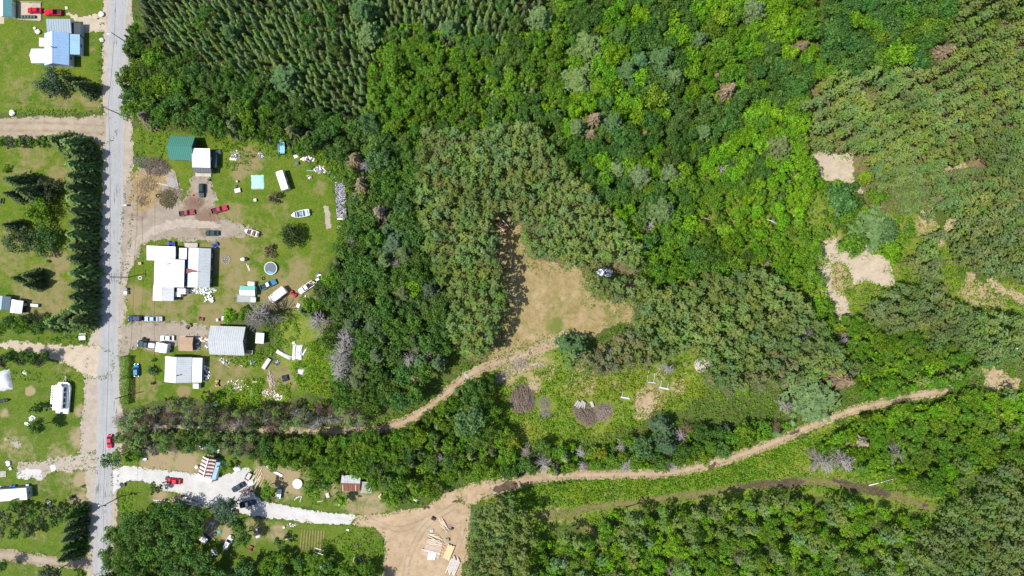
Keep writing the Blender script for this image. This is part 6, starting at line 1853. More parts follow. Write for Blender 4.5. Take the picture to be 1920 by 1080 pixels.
for x in (-1.5, -.5):
    for sy in (-1.9, 1.9):
        MB().tube((x, sy - .1, .36), (x, sy + .1, .36), .36, .36, 12).build('wheel', M_TYRE, t)
t = thing('dock_frame', 'metal dock frame lying on the grass against the houseboat', 'dock frame', W(101, 744, .4), DEG(85))
b = MB()
for y in (-.9, 0, .9):
    b.box((0, y, .35), (7.4, .09, .12))
for i in range(13):
    b.box((-3.6 + i * .6, 0, .44), (.1, 2.0, .05))
b.build('frame', M_STEEL, t)
MB().box((-3, .9, .18), (.1, .1, .36)).build('leg', M_STEEL, t); MB().box((3, -.9, .18), (.1, .1, .36)).build('leg', M_STEEL, t)

boat(472, 436, 4.9, 1.9, 163, 'small white boat with red seats on the yard lawn', (0.76, 0.74, 0.72), (0.35, 0.12, 0.12), seats=4)
boat(563.5, 401, 6.2, 2.3, 190, 'larger white motor boat with windscreen on the yard lawn', WHITE, (0.3, 0.45, 0.5), seats=4, screen=True)
boat(647, 479.5, 5.2, 1.7, 189, 'bare aluminium boat at the wood edge', (0.5, 0.5, 0.49), (0.36, 0.36, 0.35), seats=4)
boat(528, 274, 5.0, 2.1, 92, 'pale blue boat standing among bushes under the trees', (0.28, 0.56, 0.64), (0.2, 0.45, 0.6), seats=2, screen=True)
boat(3, 752, 4.6, 1.1, 10, 'black canoe lying on the weedy grass', (0.02, 0.022, 0.025), (.03, .03, .035), motor=False, seats=2, z=.02, name='canoe', cat='canoe')
boat(602, 1066, 4.0, 1.3, 48, 'turquoise rowing boat on the weeds at the lower edge', (0.3, 0.65, 0.52), (0.5, 0.7, 0.6), motor=False, seats=2, z=.02, name='rowing_boat')

# trailers and small machines
def utility_trailer(px, py, l, w, deg, color, label, sides=.4, floor=WOODG):
    t = thing('utility_trailer', label, 'trailer', W(px, py, .6), DEG(deg))
    MB().box((0, 0, .58), (l, w, .08)).build('floor', M_WOODC, t, floor)
    b = MB()
    for sy in (-1, 1):
        b.box((0, sy * (w / 2 + .03), .62 + sides / 2), (l + .1, .08, sides))
    for sx in (-1, 1):
        b.box((sx * (l / 2 + .03), 0, .62 + sides / 2), (.08, w - .04, sides))
    b.build('side_frame', M_PLASTIC, t, color)
    MB().tube((l / 2, -.4, .5), (l / 2 + 1.1, 0, .5), .05, .05, 6).tube((l / 2, .4, .5), (l / 2 + 1.1, 0, .5), .05, .05, 6).build('drawbar', M_DARK, t)
    for sy in (-1, 1):
        wh = MB().tube((-.2, sy * (w / 2 + .1), .32), (-.2, sy * (w / 2 + .28), .32), .32, .32, 12).build('wheel', M_TYRE, t)
        MB().tube((-.2, sy * (w / 2 + .27), .32), (-.2, sy * (w / 2 + .3), .32), .17, .17, 8).build('rim', M_RIM, wh)
    return t


utility_trailer(466, 893, 2.5, 1.4, 58, BLACK, 'small black framed trailer on the white gravel', .3, (.5, .48, .46))
utility_trailer(300, 598, 1.7, 1.5, 180, (0.4, 0.44, 0.48), 'little open trailer hitched behind the silver blue car', .35, (.35, .38, .42))
utility_trailer(461, 560, 6.2, 2.3, 178, (0.42, 0.44, 0.46), 'long grey flatbed trailer in front of the greenhouse', .25, (.34, .36, .38))


def quad_bike(px, py, deg, color, label, name='quad_bike', s=1.0, cat='quad bike'):
    t = thing(name, label, cat, W(px, py, .6), DEG(deg)); t.scale = (s,) * 3
    b = MB(); b.loft([[(-.9, -.3, .5), (-.9, .3, .5), (-.9, .3, .8), (-.9, -.3, .8)], [(-.2, -.26, .45), (-.2, .26, .45), (-.2, .26, .85), (-.2, -.26, .85)], [(.5, -.3, .45), (.5, .3, .45), (.5, .25, .95), (.5, -.25, .95)], [(1.0, -.2, .5), (1.0, .2, .5), (1.0, .16, .75), (1.0, -.16, .75)]])
    b.build('body', M_PLASTIC, t, color)
    MB().box((-.35, 0, .92), (.8, .36, .16), top=.85).build('seat', M_DARK, t)
    MB().tube((.35, -.45, 1.1), (.35, .45, 1.1), .03, .03, 6).tube((.5, 0, .8), (.35, 0, 1.1), .04, .03, 6).build('handlebar', M_DARK, t)
    for sx in (-.7, .75):
        for sy in (-.5, .5):
            MB().tube((sx, sy - .14, .28), (sx, sy + .14, .28), .29, .29, 10).build('wheel', M_TYRE, t)
        MB().box((sx, 0, .72), (.6, 1.1, .06), top=.85).build('mudguard', M_PLASTIC, t, color)
    return t


quad_bike(322, 457, 178, (0.05, 0.08, 0.45), 'blue and white quad bike above the big white house', s=1.25)
quad_bike(403, 459, 30, (0.03, 0.08, 0.4), 'blue quad bike at the corner of the big white house', s=1.0)
quad_bike(550, 551, -40, (0.5, 0.03, 0.05), 'red quad bike in front of the old white pickup', s=1.15)
quad_bike(407, 719, 90, (0.5, 0.35, 0.1), 'yellow and black riding mower behind the small white house', 'riding_mower', 1.05, 'mower')
quad_bike(272, 637, 160, (0.02, 0.02, 0.025), 'black motorbike standing beside the dark teal pickup', 'motorbike', .95, 'motorbike')
quad_bike(353, 612, 35, (0.2, 0.14, 0.09), 'rusty machine at the edge of the dirt drive', 'rusty_tiller', 1.0, 'machine')
quad_bike(376, 598, -10, (0.3, 0.09, 0.09), 'small red garden machine on the grass by the dirt drive', 'garden_tractor', .9, 'machine')
quad_bike(470, 1029, 70, (0.45, 0.06, 0.1), 'red garden machine in the shade near the round dark tree', 'garden_tractor', .85, 'machine')
quad_bike(229, 909, 0, (0.1, 0.1, 0.14), 'dark quad bike at the road edge of the white drive', s=.9)

# ================================================================== poles, wires, mailboxes
pole(240, 81, 180, 'utility pole with white street lamp near the blue roofed house', False, 1.6, 9.5)
pole(226, 215, 5, 'utility pole with cross arm in the green tree at the side street', True, None, 10.5)
pole(241, 520, 92, 'slim utility pole beside the lawn of the big white house', True, None, 10.5)
pole(226, 931, 180, 'utility pole with street lamp below the white drive', True, 1.3, 10.5, True)
pole(221, -40, 5, 'utility pole at the top end of the paved road', True, None, 10.5)
pole(243, 740, 92, 'utility pole by the clipped hedge', False, None, 8.5)
wire([pt(218.5, -46, 9.9), pt(203, 199, 10.0), pt(205, 520, 10.0), pt(193, 947, 10.0), pt(190, 1120, 9.5)], 'thin overhead wire strung along the paved road between the poles', sag=.8)
wire([pt(258, 345, 5.5), pt(253, 470, 6.2), pt(243, 682, 7.5), pt(242, 738, 8.2)], 'thin dark cable crossing the dirt drive towards the clipped hedge', sag=.5)
wire([pt(203, 202, 9.8), pt(90, 196, 7.8), pt(-40, 184, 8.0)], 'overhead wire crossing the lawn above the brown side street', sag=.8)
wire([pt(193, 948, 9.6), pt(60, 958, 7.0)], 'overhead wire running to the long white mobile home', sag=.6)
wire([pt(205, 520, 9.7), pt(300, 528, 5.2)], 'overhead wire running to the big white house', sag=.4)


def mailbox(px, py, deg, label, color=OFFW):
    t = thing('mailbox', label, 'mailbox', W(px, py, .8), DEG(deg))
    MB().box((0, 0, .45), (.12, .12, .9)).build('post', M_POLE, t)
    b = MB(); b.loft([[(x, y, z) for y, z in ((-.3, .9), (.3, .9), (.3, 1.25), (.18, 1.42), (-.18, 1.42), (-.3, 1.25))] for x in (-.5, .5)]); b.build('box', M_PLASTIC, t, color)
    return t


mailbox(236, 385, 0, 'white and dark bin on a post where the yard drive leaves the road', (.6, .6, .66))
crate(235, 549, (1.1, 1.0, 1.1), 0, (.62, .62, .66), 'pale roadside bin below the slim utility pole', 'roadside_bin', 'bin', OFFW)
crate(235, 542.5, (1.1, .9, 1.1), 0, (.2, .2, .24), 'dark roadside bin next to the pale one', 'roadside_bin', 'bin', (.25, .25, .28))
t = thing('picnic_table', 'white table on the verge at the hedge end', 'table', W(154, 633.5, .7), 0.06)
MB().box((0, 0, .74), (2.2, 1.4, .07)).build('table_top', M_PLASTIC, t, (.72, .73, .74))
for sx in (-1, 1):
    for sy in (-1, 1):
        MB().tube((sx * .9, sy * .5, 0), (sx * .8, sy * .45, .72), .05, .05, 6).build('leg', M_PLASTIC, t, OFFW)
MB().box((0, 1.3, .44), (2.2, .3, .06)).build('bench', M_PLASTIC, t, (.5, .5, .5))

# trampoline and pools
t = thing('trampoline', 'round trampoline with blue pad patch on the yard lawn', 'trampoline', W(507.5, 503, .8))
ring = lambda r_, z: [(r_ * math.cos(a), r_ * math.sin(a), z) for a in np.linspace(0, 2 * PI, 33)[:-1]]
MB().loft([ring(1.95, .82), ring(1.95, .84)]).build('bed', plain_mat('trampoline_bed', (.13, .15, .17), .8, .1, var=.15), t)
b = MB(); rr = [ring(1.96, .84), ring(2.02, .9), ring(2.14, .9), ring(2.18, .84), ring(2.1, .8)]; b.loft(rr + [rr[0]], cap=False); b.build('rim', M_PLASTIC, t, (.72, .74, .76))
b = MB(); b.prism([(-1.3, -1.25), (-.4, -1.85), (.7, -1.8), (1.0, -1.3), (.2, -1.2), (-.5, -.8)], .86, .92); b.build('pad', M_CLOTH, t, (.08, .32, .6))
for i in range(6):
    a = i * PI / 3; MB().tube((2.05 * math.cos(a), 2.05 * math.sin(a), 0), (2.05 * math.cos(a), 2.05 * math.sin(a), .82), .04, .04, 6).build('leg', M_STEEL, t)
t = thing('round_pool', 'round white covered pool by the bushy tree', 'pool', W(558, 907, .6))
MB().loft([ring(1.6, 0.02), ring(1.62, .8), ring(1.5, .84)]).build('wall', M_PLASTIC, t, OFFW)
MB().loft([ring(1.5, .845), ring(.9, .93), ring(.2, .88)]).build('cover', M_CLOTH, t, WHITE)
tyre(263, 521, .7, 'white painted tyre planter on the lawn of the big white house', OFFW)
tyre(635.5, 426, .55, 'pale tyre ring at the yard edge below the firewood', (.6, .6, .55))
tyre(494, 522, .6, 'black tyre on the lawn above the blue pickup')
tyre(994, 662, .5, 'small black tyre on the bending dirt track')
t = thing('fire_ring', 'round ring of grey stones on dry grass', 'fire ring', W(424, 487, .1))
for i in range(14):
    a = i * 2 * PI / 14; MB().blob((1.35 * math.cos(a), 1.35 * math.sin(a), .12), .26, 7, 5, .25, .7, i).build('stone', M_PLASTIC, t, (.34, .32, .30))
b = MB(); [b.tube((rng.normal() * .6, rng.normal() * .6, .08), (rng.normal() * .6, rng.normal() * .6, .12), .05, .03, 4) for i in range(26)]; b.build('ash_wood', M_GREYWOOD, t, (.3, .29, .28))
for i, (px, py, r_) in enumerate([(65, 53, .5), (72, 60, .9), (191, 27, .9), (191, 75, .7), (24, 212, 1.0), (125, 15, .5)]):
    xy = W(px, py, .2); o = MB().blob((0, 0, r_ * .45), r_, 9, 6, .22, .6, i).build('boulder', M_PLASTIC, None, (.66, .64, .6), (*map(float, xy), 0))
    tag(o, ['small pale boulder above the larger white one by the blue house', 'white boulder beside the blue roofed house', 'boulder at the mouth of the gravel drive', 'pale boulder on the verge below the gravel drive', 'pale boulder at the brown side street edge', 'small boulder above the gravel drive'][i], 'boulder')
# ================================================================== clutter of the yards
BW = (0.78, 0.77, 0.75)
sheet('sand_pad', G_PALE, 0.030, 0.3, [[(36, 4), (77, 6), (76, 39), (34, 36)], [(-8, 28), (8, 28), (8, 45), (-8, 45)]], rag=0.15)
sheet('bare_strip', G_SHOULDER, 0.026, 0.3, [[(609, 387), (617, 386), (621, 428), (612, 429)]], rag=0.35)
for px, py, l, dg, lab in ((57, 4, 7.6, -2, 'upper log edging of the sandy pad with the red sedan'), (55, 38, 7.6, -4, 'lower log edging of the sandy pad with the red sedan'), (35, 21, 5.8, 91, 'outer log edging of the sandy pad'), (77, 22, 5.8, 92, 'log edging between sandy pad and red pickup')):
    board(px, py, l, .3, dg, (0.3, 0.26, 0.2), lab, 'log_edging', th=.25)
for i in range(5):
    crate(41 + i * 5.6, 31, (.75, 1.0, .7), 0, (0.03, 0.09, 0.07), 'dark green tub in the row below the red sedan', 'planter_tub', 'planter', (0.05, 0.12, 0.09), 'dark tubs on the sandy pad')
# lumber by the straw patch
for i in range(7):
    board(322 + i * .45, 334.5 + i * 2.1, 3.9, .26, -14 + i * .6, (0.40, 0.38, 0.37), 'grey weathered beam in the row beside the straw patch', 'beam', 'grey beams by the straw patch', z=.12, th=.2)
board(311, 347, 6.2, .5, -13, (0.42, 0.4, 0.36), 'long grey plank reaching over the straw patch edge')
board(336, 354, 2.6, .3, -16, (0.36, 0.34, 0.32), 'short grey plank at the end of the long grey plank')
brush(292, 312, 9.5, 6.0, 1.5, -12, (0.18, 0.145, 0.115), 'grey brush heap above the straw patch', 360, th=.065, seed=1)
brush(314, 372, 6.2, 6.0, 1.3, 10, (0.13, 0.12, 0.05), 'round olive twig heap below the straw patch', 320, seed=2)
brush(330, 358, 7.5, 2.4, .5, -25, (0.3, 0.24, 0.19), 'loose pale branches between beams and twig heap', 90, seed=3)
brush(262, 303, 4.6, 3.0, .5, 0, (0.24, 0.22, 0.2), 'small grey brush heap in the long grass by the road', 90, seed=4)
brush(276, 346, 7.5, 6.0, .5, 30, (.26, .2, .13), 'scattered straw coloured branches on the straw patch', 150, (.8, 2.2), .05, seed=21)
brush(268, 375, 5.0, 4.0, .4, 0, (.2, .15, .1), 'brown branch litter at the lower straw patch', 90, (.6, 1.6), .05, seed=22)
brush(368, 380, 5.0, 3.4, .3, 10, (.34, .22, .17), 'reddish branch litter below the red cone', 80, (.5, 1.4), .04, seed=23)
tyre(296, 367, .7, 'dark tyre at the foot of the straw patch')
t = thing('traffic_cone', 'red cone on the dirt below the dark green car', 'cone', W(362, 366, .4)); MB().tube((0, 0, .05), (0, 0, .9), .28, .05, 10).build('cone', M_PLASTIC, t, (.6, .06, .05)); MB().box((0, 0, .03), (.75, .75, .06)).build('base', M_PLASTIC, t, (.5, .05, .04))
crate(445, 357, (1.9, 1.4, .8), 12, (.6, .5, .46), 'pale pinkish crate on the grass between barn and camper', lid=(.7, .62, .58))
crate(478, 375, (.9, .9, .8), 8, (.1, .1, .12), 'dark box with white top above the red and white pickup', 'cool_box', 'box', (.7, .7, .68))
crate(441, 350, (.8, .6, .6), 40, (.12, .12, .15), 'small dark box beside the pale pinkish crate', 'tool_box', 'box')
barrel(444, 340, .4, .8, (.3, .3, .32), 'grey drum above the pale pinkish crate')
barrel(391, 337, .4, .7, (.04, .05, .06), 'dark drum in front of the white roofed cabin')
tarp(409, 285, 1.7, 1.5, .5, 20, BW, 'small white tarp bundle beside the white roofed cabin', seed=1)
o = tarp(483, 340.5, 4.2, 4.4, .28, 2, (0.30, 0.62, 0.50), 'pale teal square tarp on the yard lawn beside the camper', seed=2, rough=.8)
board(483, 354, 4.2, .35, 0, WOODG, 'grey timber along the lower edge of the teal tarp')
SC = [(.6, .58, .56), (.28, .3, .3), (.1, .1, .12), (.16, .18, .14), (.4, .36, .32), (.3, .2, .15), (.12, .15, .22)]
scrap(440, 290, 3.6, 3.0, .5, 46, SC, '', seed=1); board(437, 298, 2.2, .9, -5, BW, 'white panel at the foot of the scrap beside the cabin', 'panel')
scrap(489, 290, 3.0, 1.8, .5, 30, SC, '', seed=2)
scrap(577, 298, 4.6, 2.0, .5, 60, [(.75, .7, .66), (.6, .5, .45), (.1, .09, .1)], '', seed=3)
board(555, 293, 1.5, 1.1, 20, BW, 'white panel lying in the weeds below the pale blue boat', 'panel')
crate(556, 306, (1.1, 1.1, .9), 15, (.7, .7, .7), 'white box with dark side below the white panel', 'cool_box', 'box', (.12, .13, .18))
scrap(600, 318, 4.2, 2.6, .5, 70, SC + [(.75, .75, .75)], '', seed=5)
scrap(580, 332, 1.8, 1.4, .5, 22, SC, '', seed=6)
board(582, 320, 2.6, .25, -3, (.2, .45, .45), 'teal bar lying in the weeds beside the scrap', 'metal_bar')
board(628, 331, 2.4, .2, 50, (.5, .5, .5), 'grey bar lying above the firewood stack', 'metal_bar')
scrap(620, 325, 2.6, 1.8, .3, 26, [(.06, .07, .07), (.2, .22, .2)], '', seed=7)
scrap(509, 262, 1.6, .8, .3, 10, [(.6, .55, .58)], '', seed=8)
# firewood stack
t = thing('firewood_stack', 'long stack of pale and blackish firewood at the yard edge', 'firewood', W(639.5, 376, .6), DEG(3))
MB().box((0, 0, .45), (3.3, 12.4, .9), top=.95).build('core', M_DARK, t)
b = MB(); r_ = np.random.default_rng(77)
for i in range(460):
    x, y = r_.uniform(-1.62, 1.62), r_.uniform(-6.2, 6.2)
    b.box((x, y, .93), (r_.uniform(.14, .3), r_.uniform(.2, .45), .16), r_.uniform(-.4, .4))
b.build('split_logs', M_WOODC, t, (.5, .5, .56))
MB().box((0, -6.2, .97), (3.0, .5, .1)).build('cover_strip', M_CLOTH, t, BW)
# machines on the lawn
t = thing('cement_mixer', 'cement mixer with white drum and black wheels on dry grass', 'cement mixer', W(457, 486, .7), .1)
MB().loft([[(x, r_ * math.cos(a), .95 + r_ * math.sin(a)) for a in np.linspace(0, 2 * PI, 13)[:-1]] for x, r_ in ((-.9, .3), (-.75, .5), (-.1, .68), (.35, .62), (.6, .4))]).build('drum', M_PLASTIC, t, (.72, .7, .62))
MB().box((.9, -.1, .6), (.9, .9, .7), top=.8).build('engine_box', M_DARK, t)
for sy in (-.6, .6):
    MB().tube((.3, sy - .08, .35), (.3, sy + .08, .35), .35, .35, 12).build('wheel', M_TYRE, t)
MB().tube((-.6, -.5, .0), (0, -.4, .8), .05, .05, 6).tube((-.6, .5, .0), (0, .4, .8), .05, .05, 6).build('stand', M_DARK, t)
board(467, 503, 2.2, .25, -72, (.66, .56, .46), 'pale board beside the cement mixer', group='pale boards beside the cement mixer'); board(464.5, 501, 2.4, .25, -70, (.66, .56, .46), 'pale board beside the cement mixer', group='pale boards beside the cement mixer')
board(476, 494, 3.6, .12, 12, (.06, .06, .07), 'thin dark iron bar near the trampoline', 'metal_bar', th=.1)
crate(470.5, 533, (2.2, 1.7, 1.5), -2, (.66, .67, .68), 'white chest above the greenhouse roof', 'storage_chest', 'chest', (.78, .78, .78))
crate(476, 562, (1.6, 1.5, 1.0), -2, (.6, .62, .64), 'white appliance on the grey flatbed', 'appliance', 'appliance', (.75, .76, .77), z=.62)
scrap(588, 530, 3.0, 1.0, .3, 26, [(.1, .07, .05), (.25, .18, .12), (.4, .35, .3)], '', seed=9).location.z = 0.72
scrap(597, 516, 1.8, 1.6, .4, 18, [(.6, .3, .35), (.75, .7, .7), (.1, .1, .2)], '', seed=10)
crate(595, 524, (1.2, .8, .6), 30, (.55, .62, .7), 'pale blue box beside the pickup bed of junk', 'tool_box', 'box')
scrap(577, 558, 2.2, 1.2, .3, 18, [(.55, .3, .32), (.7, .66, .64), (.2, .2, .22)], '', seed=11)
crate(559, 573, (1.1, 1.5, .5), -20, (.6, .6, .58), 'pale box at the foot of the green tree below the pickup', 'crate')
# around the big white house
scrap(380, 545, 9.5, 2.2, .35, 170, [(.74, .74, .76), (.6, .62, .66), (.4, .42, .45)], '', seed=12, size=(.15, .5))
for i, (dx, dy, r_) in enumerate([(0, 0, .42), (5, -1, .3), (-5, 2, .32), (3, 5, .55), (-3, 6, .36), (8, 3, .3), (-8, -4, .3), (7, 8, .62), (-6, 9, .26), (2, -5, .34)]):
    barrel(390 + dx, 556 + dy, r_, .7, ((.74, .72, .68), (.6, .58, .56), (.7, .7, .72))[i % 3], 'pale bucket in the cluster below the big white house', 'bucket', 'pale buckets on the grass', 'bucket')
crate(327, 558, (1.7, 1.1, 1.1), 0, (.02, .16, .12), 'dark green bin against the big white house', 'bin', 'bin')
crate(262, 494, (1.0, .8, .7), 10, (.6, .33, .28), 'pink box on the lawn beside the big white house', 'flower_box', 'planter')
barrel(404, 464, .35, .8, (.03, .1, .4), 'blue drum at the corner of the big white house')
SC2 = [(.7, .45, .35), (.75, .72, .7), (.6, .3, .25), (.15, .2, .35), (.4, .3, .2), (.7, .6, .4)]
scrap(381, 636, 4.2, 1.6, .7, 46, SC2, '', seed=13)
scrap(368, 645, 2.4, 4.6, .6, 40, [(.1, .12, .16), (.5, .5, .52), (.3, .32, .4)], '', seed=14)
scrap(387, 648, 1.2, 2.0, .6, 16, [(.75, .75, .76), (.2, .22, .3)], '', seed=15)
board(351, 631, 4.6, .8, 2, (.45, .36, .26), 'tan plank step along the shingled shed')
scrap(386, 700, 2.2, 5.6, .8, 54, [(.06, .06, .08), (.6, .55, .4), (.7, .7, .72), (.3, .35, .45)], '', seed=16)
scrap(423, 600, 1.6, 1.4, .4, 14, SC, '', seed=17); crate(418, 597, (.9, 1.5, .9), -5, (.1, .14, .36), 'dark blue chest under the bright green tree', 'storage_chest', 'chest', (.6, .62, .66)); crate(407, 600, (.7, .9, .9), 10, (.7, .66, .6), 'pale stove like box behind the grey gable house', 'appliance', 'appliance')
scrap(416, 674, 1.6, 1.2, .5, 14, SC, '', seed=18); scrap(423, 679, 2.4, 1.2, .4, 24, [(.1, .1, .12), (.3, .32, .36), (.6, .6, .62)], '', seed=19)
board(428, 687, 2.4, .25, -30, WOODT, 'tan board in the grass below the grey gable house'); board(449, 683, 2.6, .3, -35, (.62, .58, .5), 'pale crooked pole in the weeds below the grey gable house', 'pole')
scrap(474, 680, 2.2, 1.4, .4, 18, [(.05, .06, .07), (.3, .32, .34)], '', seed=20)
crate(499, 682, (1.3, 4.0, .9), -33, (.42, .4, .38), 'long grey trough lying by the mown path', 'trough', 'trough', (.5, .48, .46))
tarp(531.5, 665, 5.4, 1.5, .7, -28, (.6, .6, .6), 'long white wrapped bundle beside the white tarps', seed=3)
for i, (dx, l) in enumerate(((-5.5, 5.4), (1, 4.6), (6.5, 5.0))):
    tarp(557 + dx, 661 + i * .5 - 1, l, 1.25, .6, 86, (.6, .6, .61), 'white tarp covered stack, one of three side by side in the weeds', seed=5 + i, group='white tarp covered stacks')
tarp(572, 658, 3.4, .6, .3, 58, (.66, .62, .62), 'narrow pale tarp strip next to the white tarp stacks', seed=9)
tarp(551, 643, 1.2, 1.0, .5, 10, BW, 'small white bundle above the white tarp stacks', seed=10)
tarp(564, 697, 2.3, 1.9, .6, -10, (.7, .7, .72), 'crumpled white plastic heap below the white tarp stacks', seed=11)
tarp(535, 709, 2.5, 2.1, .8, 15, (.025, .03, .045), 'black plastic heap on the mown patch', seed=12)
scrap(520, 680, 1.2, 2.0, .4, 12, [(.06, .07, .1), (.2, .24, .3)], '', seed=21)
brush(508, 712, 2.6, 5.4, .5, 15, (.55, .45, .38), 'pale heap of split boards in the weedy garden', 110, (.8, 2.0), .07, align=75, seed=6)
scrap(505, 737, 5.2, 3.0, .4, 110, [(.4, .33, .28), (.5, .42, .37), (.3, .24, .2)], '', seed=22, size=(.15, .5))
scrap(522, 745, 3.4, 2.2, .3, 40, [(.7, .68, .7), (.5, .42, .4)], '', seed=23, size=(.15, .5))
scrap(445, 722, 8.0, 4.0, .2, 60, [(.5, .46, .44), (.36, .3, .26), (.6, .56, .52)], '', seed=24, size=(.15, .6))
scrap(405, 757, 2.0, 2.4, .3, 24, [(.72, .72, .76), (.5, .5, .52)], '', seed=25, size=(.2, .6))
board(471, 738, 4.0, .15, 88, (.5, .48, .46), 'thin upright grey pole lying in the weedy garden', 'pole'); board(479, 716, 2.4, .3, 5, (.6, .52, .45), 'short tan board in the weedy garden')

# clipped hedge
r_ = np.random.default_rng(5)
for i, (y0, y1, cl, lab) in enumerate(((668, 706, (.085, .165, .018), 'upper half of the clipped hedge between road and blue hatchback'), (707, 757, (.08, .155, .018), 'lower half of the clipped hedge along the road'))):
    c0 = W(236, (y0 + y1) / 2, 1.0); ln = (y1 - y0) * S; wd = 3.1
    n = int(ln * 260)
    u = r_.uniform(-1, 1, (n, 3)); k = r_.integers(0, 5, n)
    ax = np.array([[1, 0, 0], [-1, 0, 0], [0, 1, 0], [0, -1, 0], [0, 0, 1]])[np.where(r_.uniform(size=n) < .45, 4, k)]
    Pp = np.where(ax != 0, ax, u) * A([wd / 2, ln / 2, 1.05]) * (1 - .18 * r_.uniform(size=(n, 1)) ** 2) + A([0, 0, 1.1])
    Pp[:, 0] += .25 * (vnoise(Pp[:, 1] + 50, Pp[:, 2], 1.3, 9) - .5) * np.sign(Pp[:, 0]); Pp[:, 2] += .3 * (vnoise(Pp[:, 0] + 9, Pp[:, 1] + 50, 1.0, 9) - .5)
    V, F = leafquads(Pp, unit(ax + r_.normal(size=(n, 3)) * .5), r_.uniform(.2, .42, n), .8, r=r_)
    t = thing('hedge', lab, 'hedge', c0)
    obj('foliage', mesh_np('foliage', V, F, [M_LEAF], {'var': ('FACE', 'FLOAT', r_.uniform(.2, .85, n))}), t, cl)
    b = MB()
    for j in range(int(ln / .9)):
        b.tube((0, -ln / 2 + .5 + j * .9, 0), (0, -ln / 2 + .5 + j * .9, 1.6), .05, .03, 5)
    b.build('stems', M_BARK, t)

# ------------------------------------------------------------------ around the white gravel drive
board(268, 860, 2.6, .9, -12, (.55, .62, .62), 'pale plank bench above the white drive', 'plank_bench', z=.45, th=.1)
for i, (px, py, dg) in enumerate([(296, 938, -3), (300, 942, -6), (303, 945, 2), (309, 939, -8), (361, 941, -16), (366, 945, -14), (371, 948, -18), (358, 946, -12)]):
    board(px, py, 3.2 + (i % 3) * .5, .4, dg, ((.6, .5, .44), (.7, .66, .62), (.56, .44, .36))[i % 3], 'pale board in the row along the lower rim of the white drive', 'board', 'boards along the white drive', z=.1 + .05 * (i % 3))
scrap(330, 936, 3.6, 1.8, .5, 40, [(.5, .36, .3), (.65, .58, .54), (.3, .2, .16)], '', seed=26); scrap(347, 936, 2.8, 1.4, .5, 30, [(.6, .42, .36), (.68, .6, .58)], '', seed=27)
for i in range(9):
    board(477 + (i % 4) * 3.2 + i * .6, 886 + i * 2.6, 3.2 + (i % 3), .22, 52 + (i % 5) * 6, ((.66, .5, .36), (.6, .42, .3), (.68, .56, .44))[i % 3], 'orange brown board in the loose pile beside the small black trailer', 'board', 'loose boards by the small black trailer', z=.08 + .05 * (i % 4))
scrap(466, 921, 4.4, 3.4, .7, 130, [(.5, .36, .3), (.66, .56, .5), (.25, .16, .12), (.4, .28, .24)], '', seed=28, size=(.2, .5))
tarp(472, 907, 1.9, 1.5, .5, 40, BW, 'white tarp covered box beside the dark blue sedan', seed=13)
crate(523, 926, (1.4, 3.2, 1.3), -8, (.12, .11, .1), 'white lidded long chest at the rim of the white drive', 'storage_chest', 'chest', (.7, .76, .78))
tarp(445, 880, 2.4, 2.0, .5, 30, (.6, .63, .66), 'crumpled pale plastic at the edge of the white gravel', seed=14)
tarp(414, 868, 3.2, 2.4, .7, -20, (.05, .30, .24), 'teal green tarp behind the striped workshop', seed=15)
barrel(368, 876, .55, 1.0, (.75, .76, .78), 'white tank against the striped workshop', 'tank', cat='tank')
scrap(404, 846, 3.0, 1.6, .5, 30, [(.1, .14, .2), (.6, .6, .64), (.3, .3, .32)], '', seed=29); scrap(380, 838, 3.6, 1.4, .4, 30, [(.3, .33, .4), (.6, .62, .66), (.1, .1, .12)], '', seed=30)
board(521, 888, 3.4, .8, -28, (.72, .74, .76), 'white panel in the grass above the white drive', 'panel', z=.3); board(503, 877, 1.6, .3, -48, BW, 'short white plank in the grass above the white panel')
for i, (px, py, dg) in enumerate([(556, 934, 40), (560, 932, 10), (564, 936, 70)]):
    board(px, py, 2.0, .18, dg, (.7, .7, .68), 'white stick in the small tangle below the round pool', 'pole', 'white sticks below the round pool', z=.1 + .06 * i)
crate(614, 929, (1.1, 1.6, .6), 15, (.55, .5, .46), 'pale box in the grass before the rusty shed', 'crate'); board(636, 943, 2.6, .4, 85, (.66, .66, .64), 'white board standing in grass by the bright small tree')
board(600, 940, 2.0, .2, 10, (.6, .58, .54), 'thin pale stick in the grass above the white drive', 'pole')
crate(714, 931, (1.5, 1.4, .6), 40, (.1, .08, .06), 'dark bordered square bed at the sandy yard corner', 'raised_bed', 'raised bed', (.55, .4, .26)); tarp(779, 937, 1.4, 1.0, .4, -30, (.68, .64, .58), 'pale boulder like bundle on the rim of the sandy yard', seed=16)
scrap(548, 984, 3.2, 1.4, .3, 50, [(.25, .22, .2), (.45, .4, .38), (.6, .58, .6)], '', seed=31, size=(.15, .4))
crate(532, 989, (.7, .6, .5), 20, (.7, .7, .7), 'small white box below the white drive', 'cool_box', 'box'); crate(652, 994, (.8, .6, .5), -20, (.72, .72, .74), 'small white box above the weeds by the sandy yard', 'cool_box', 'box')
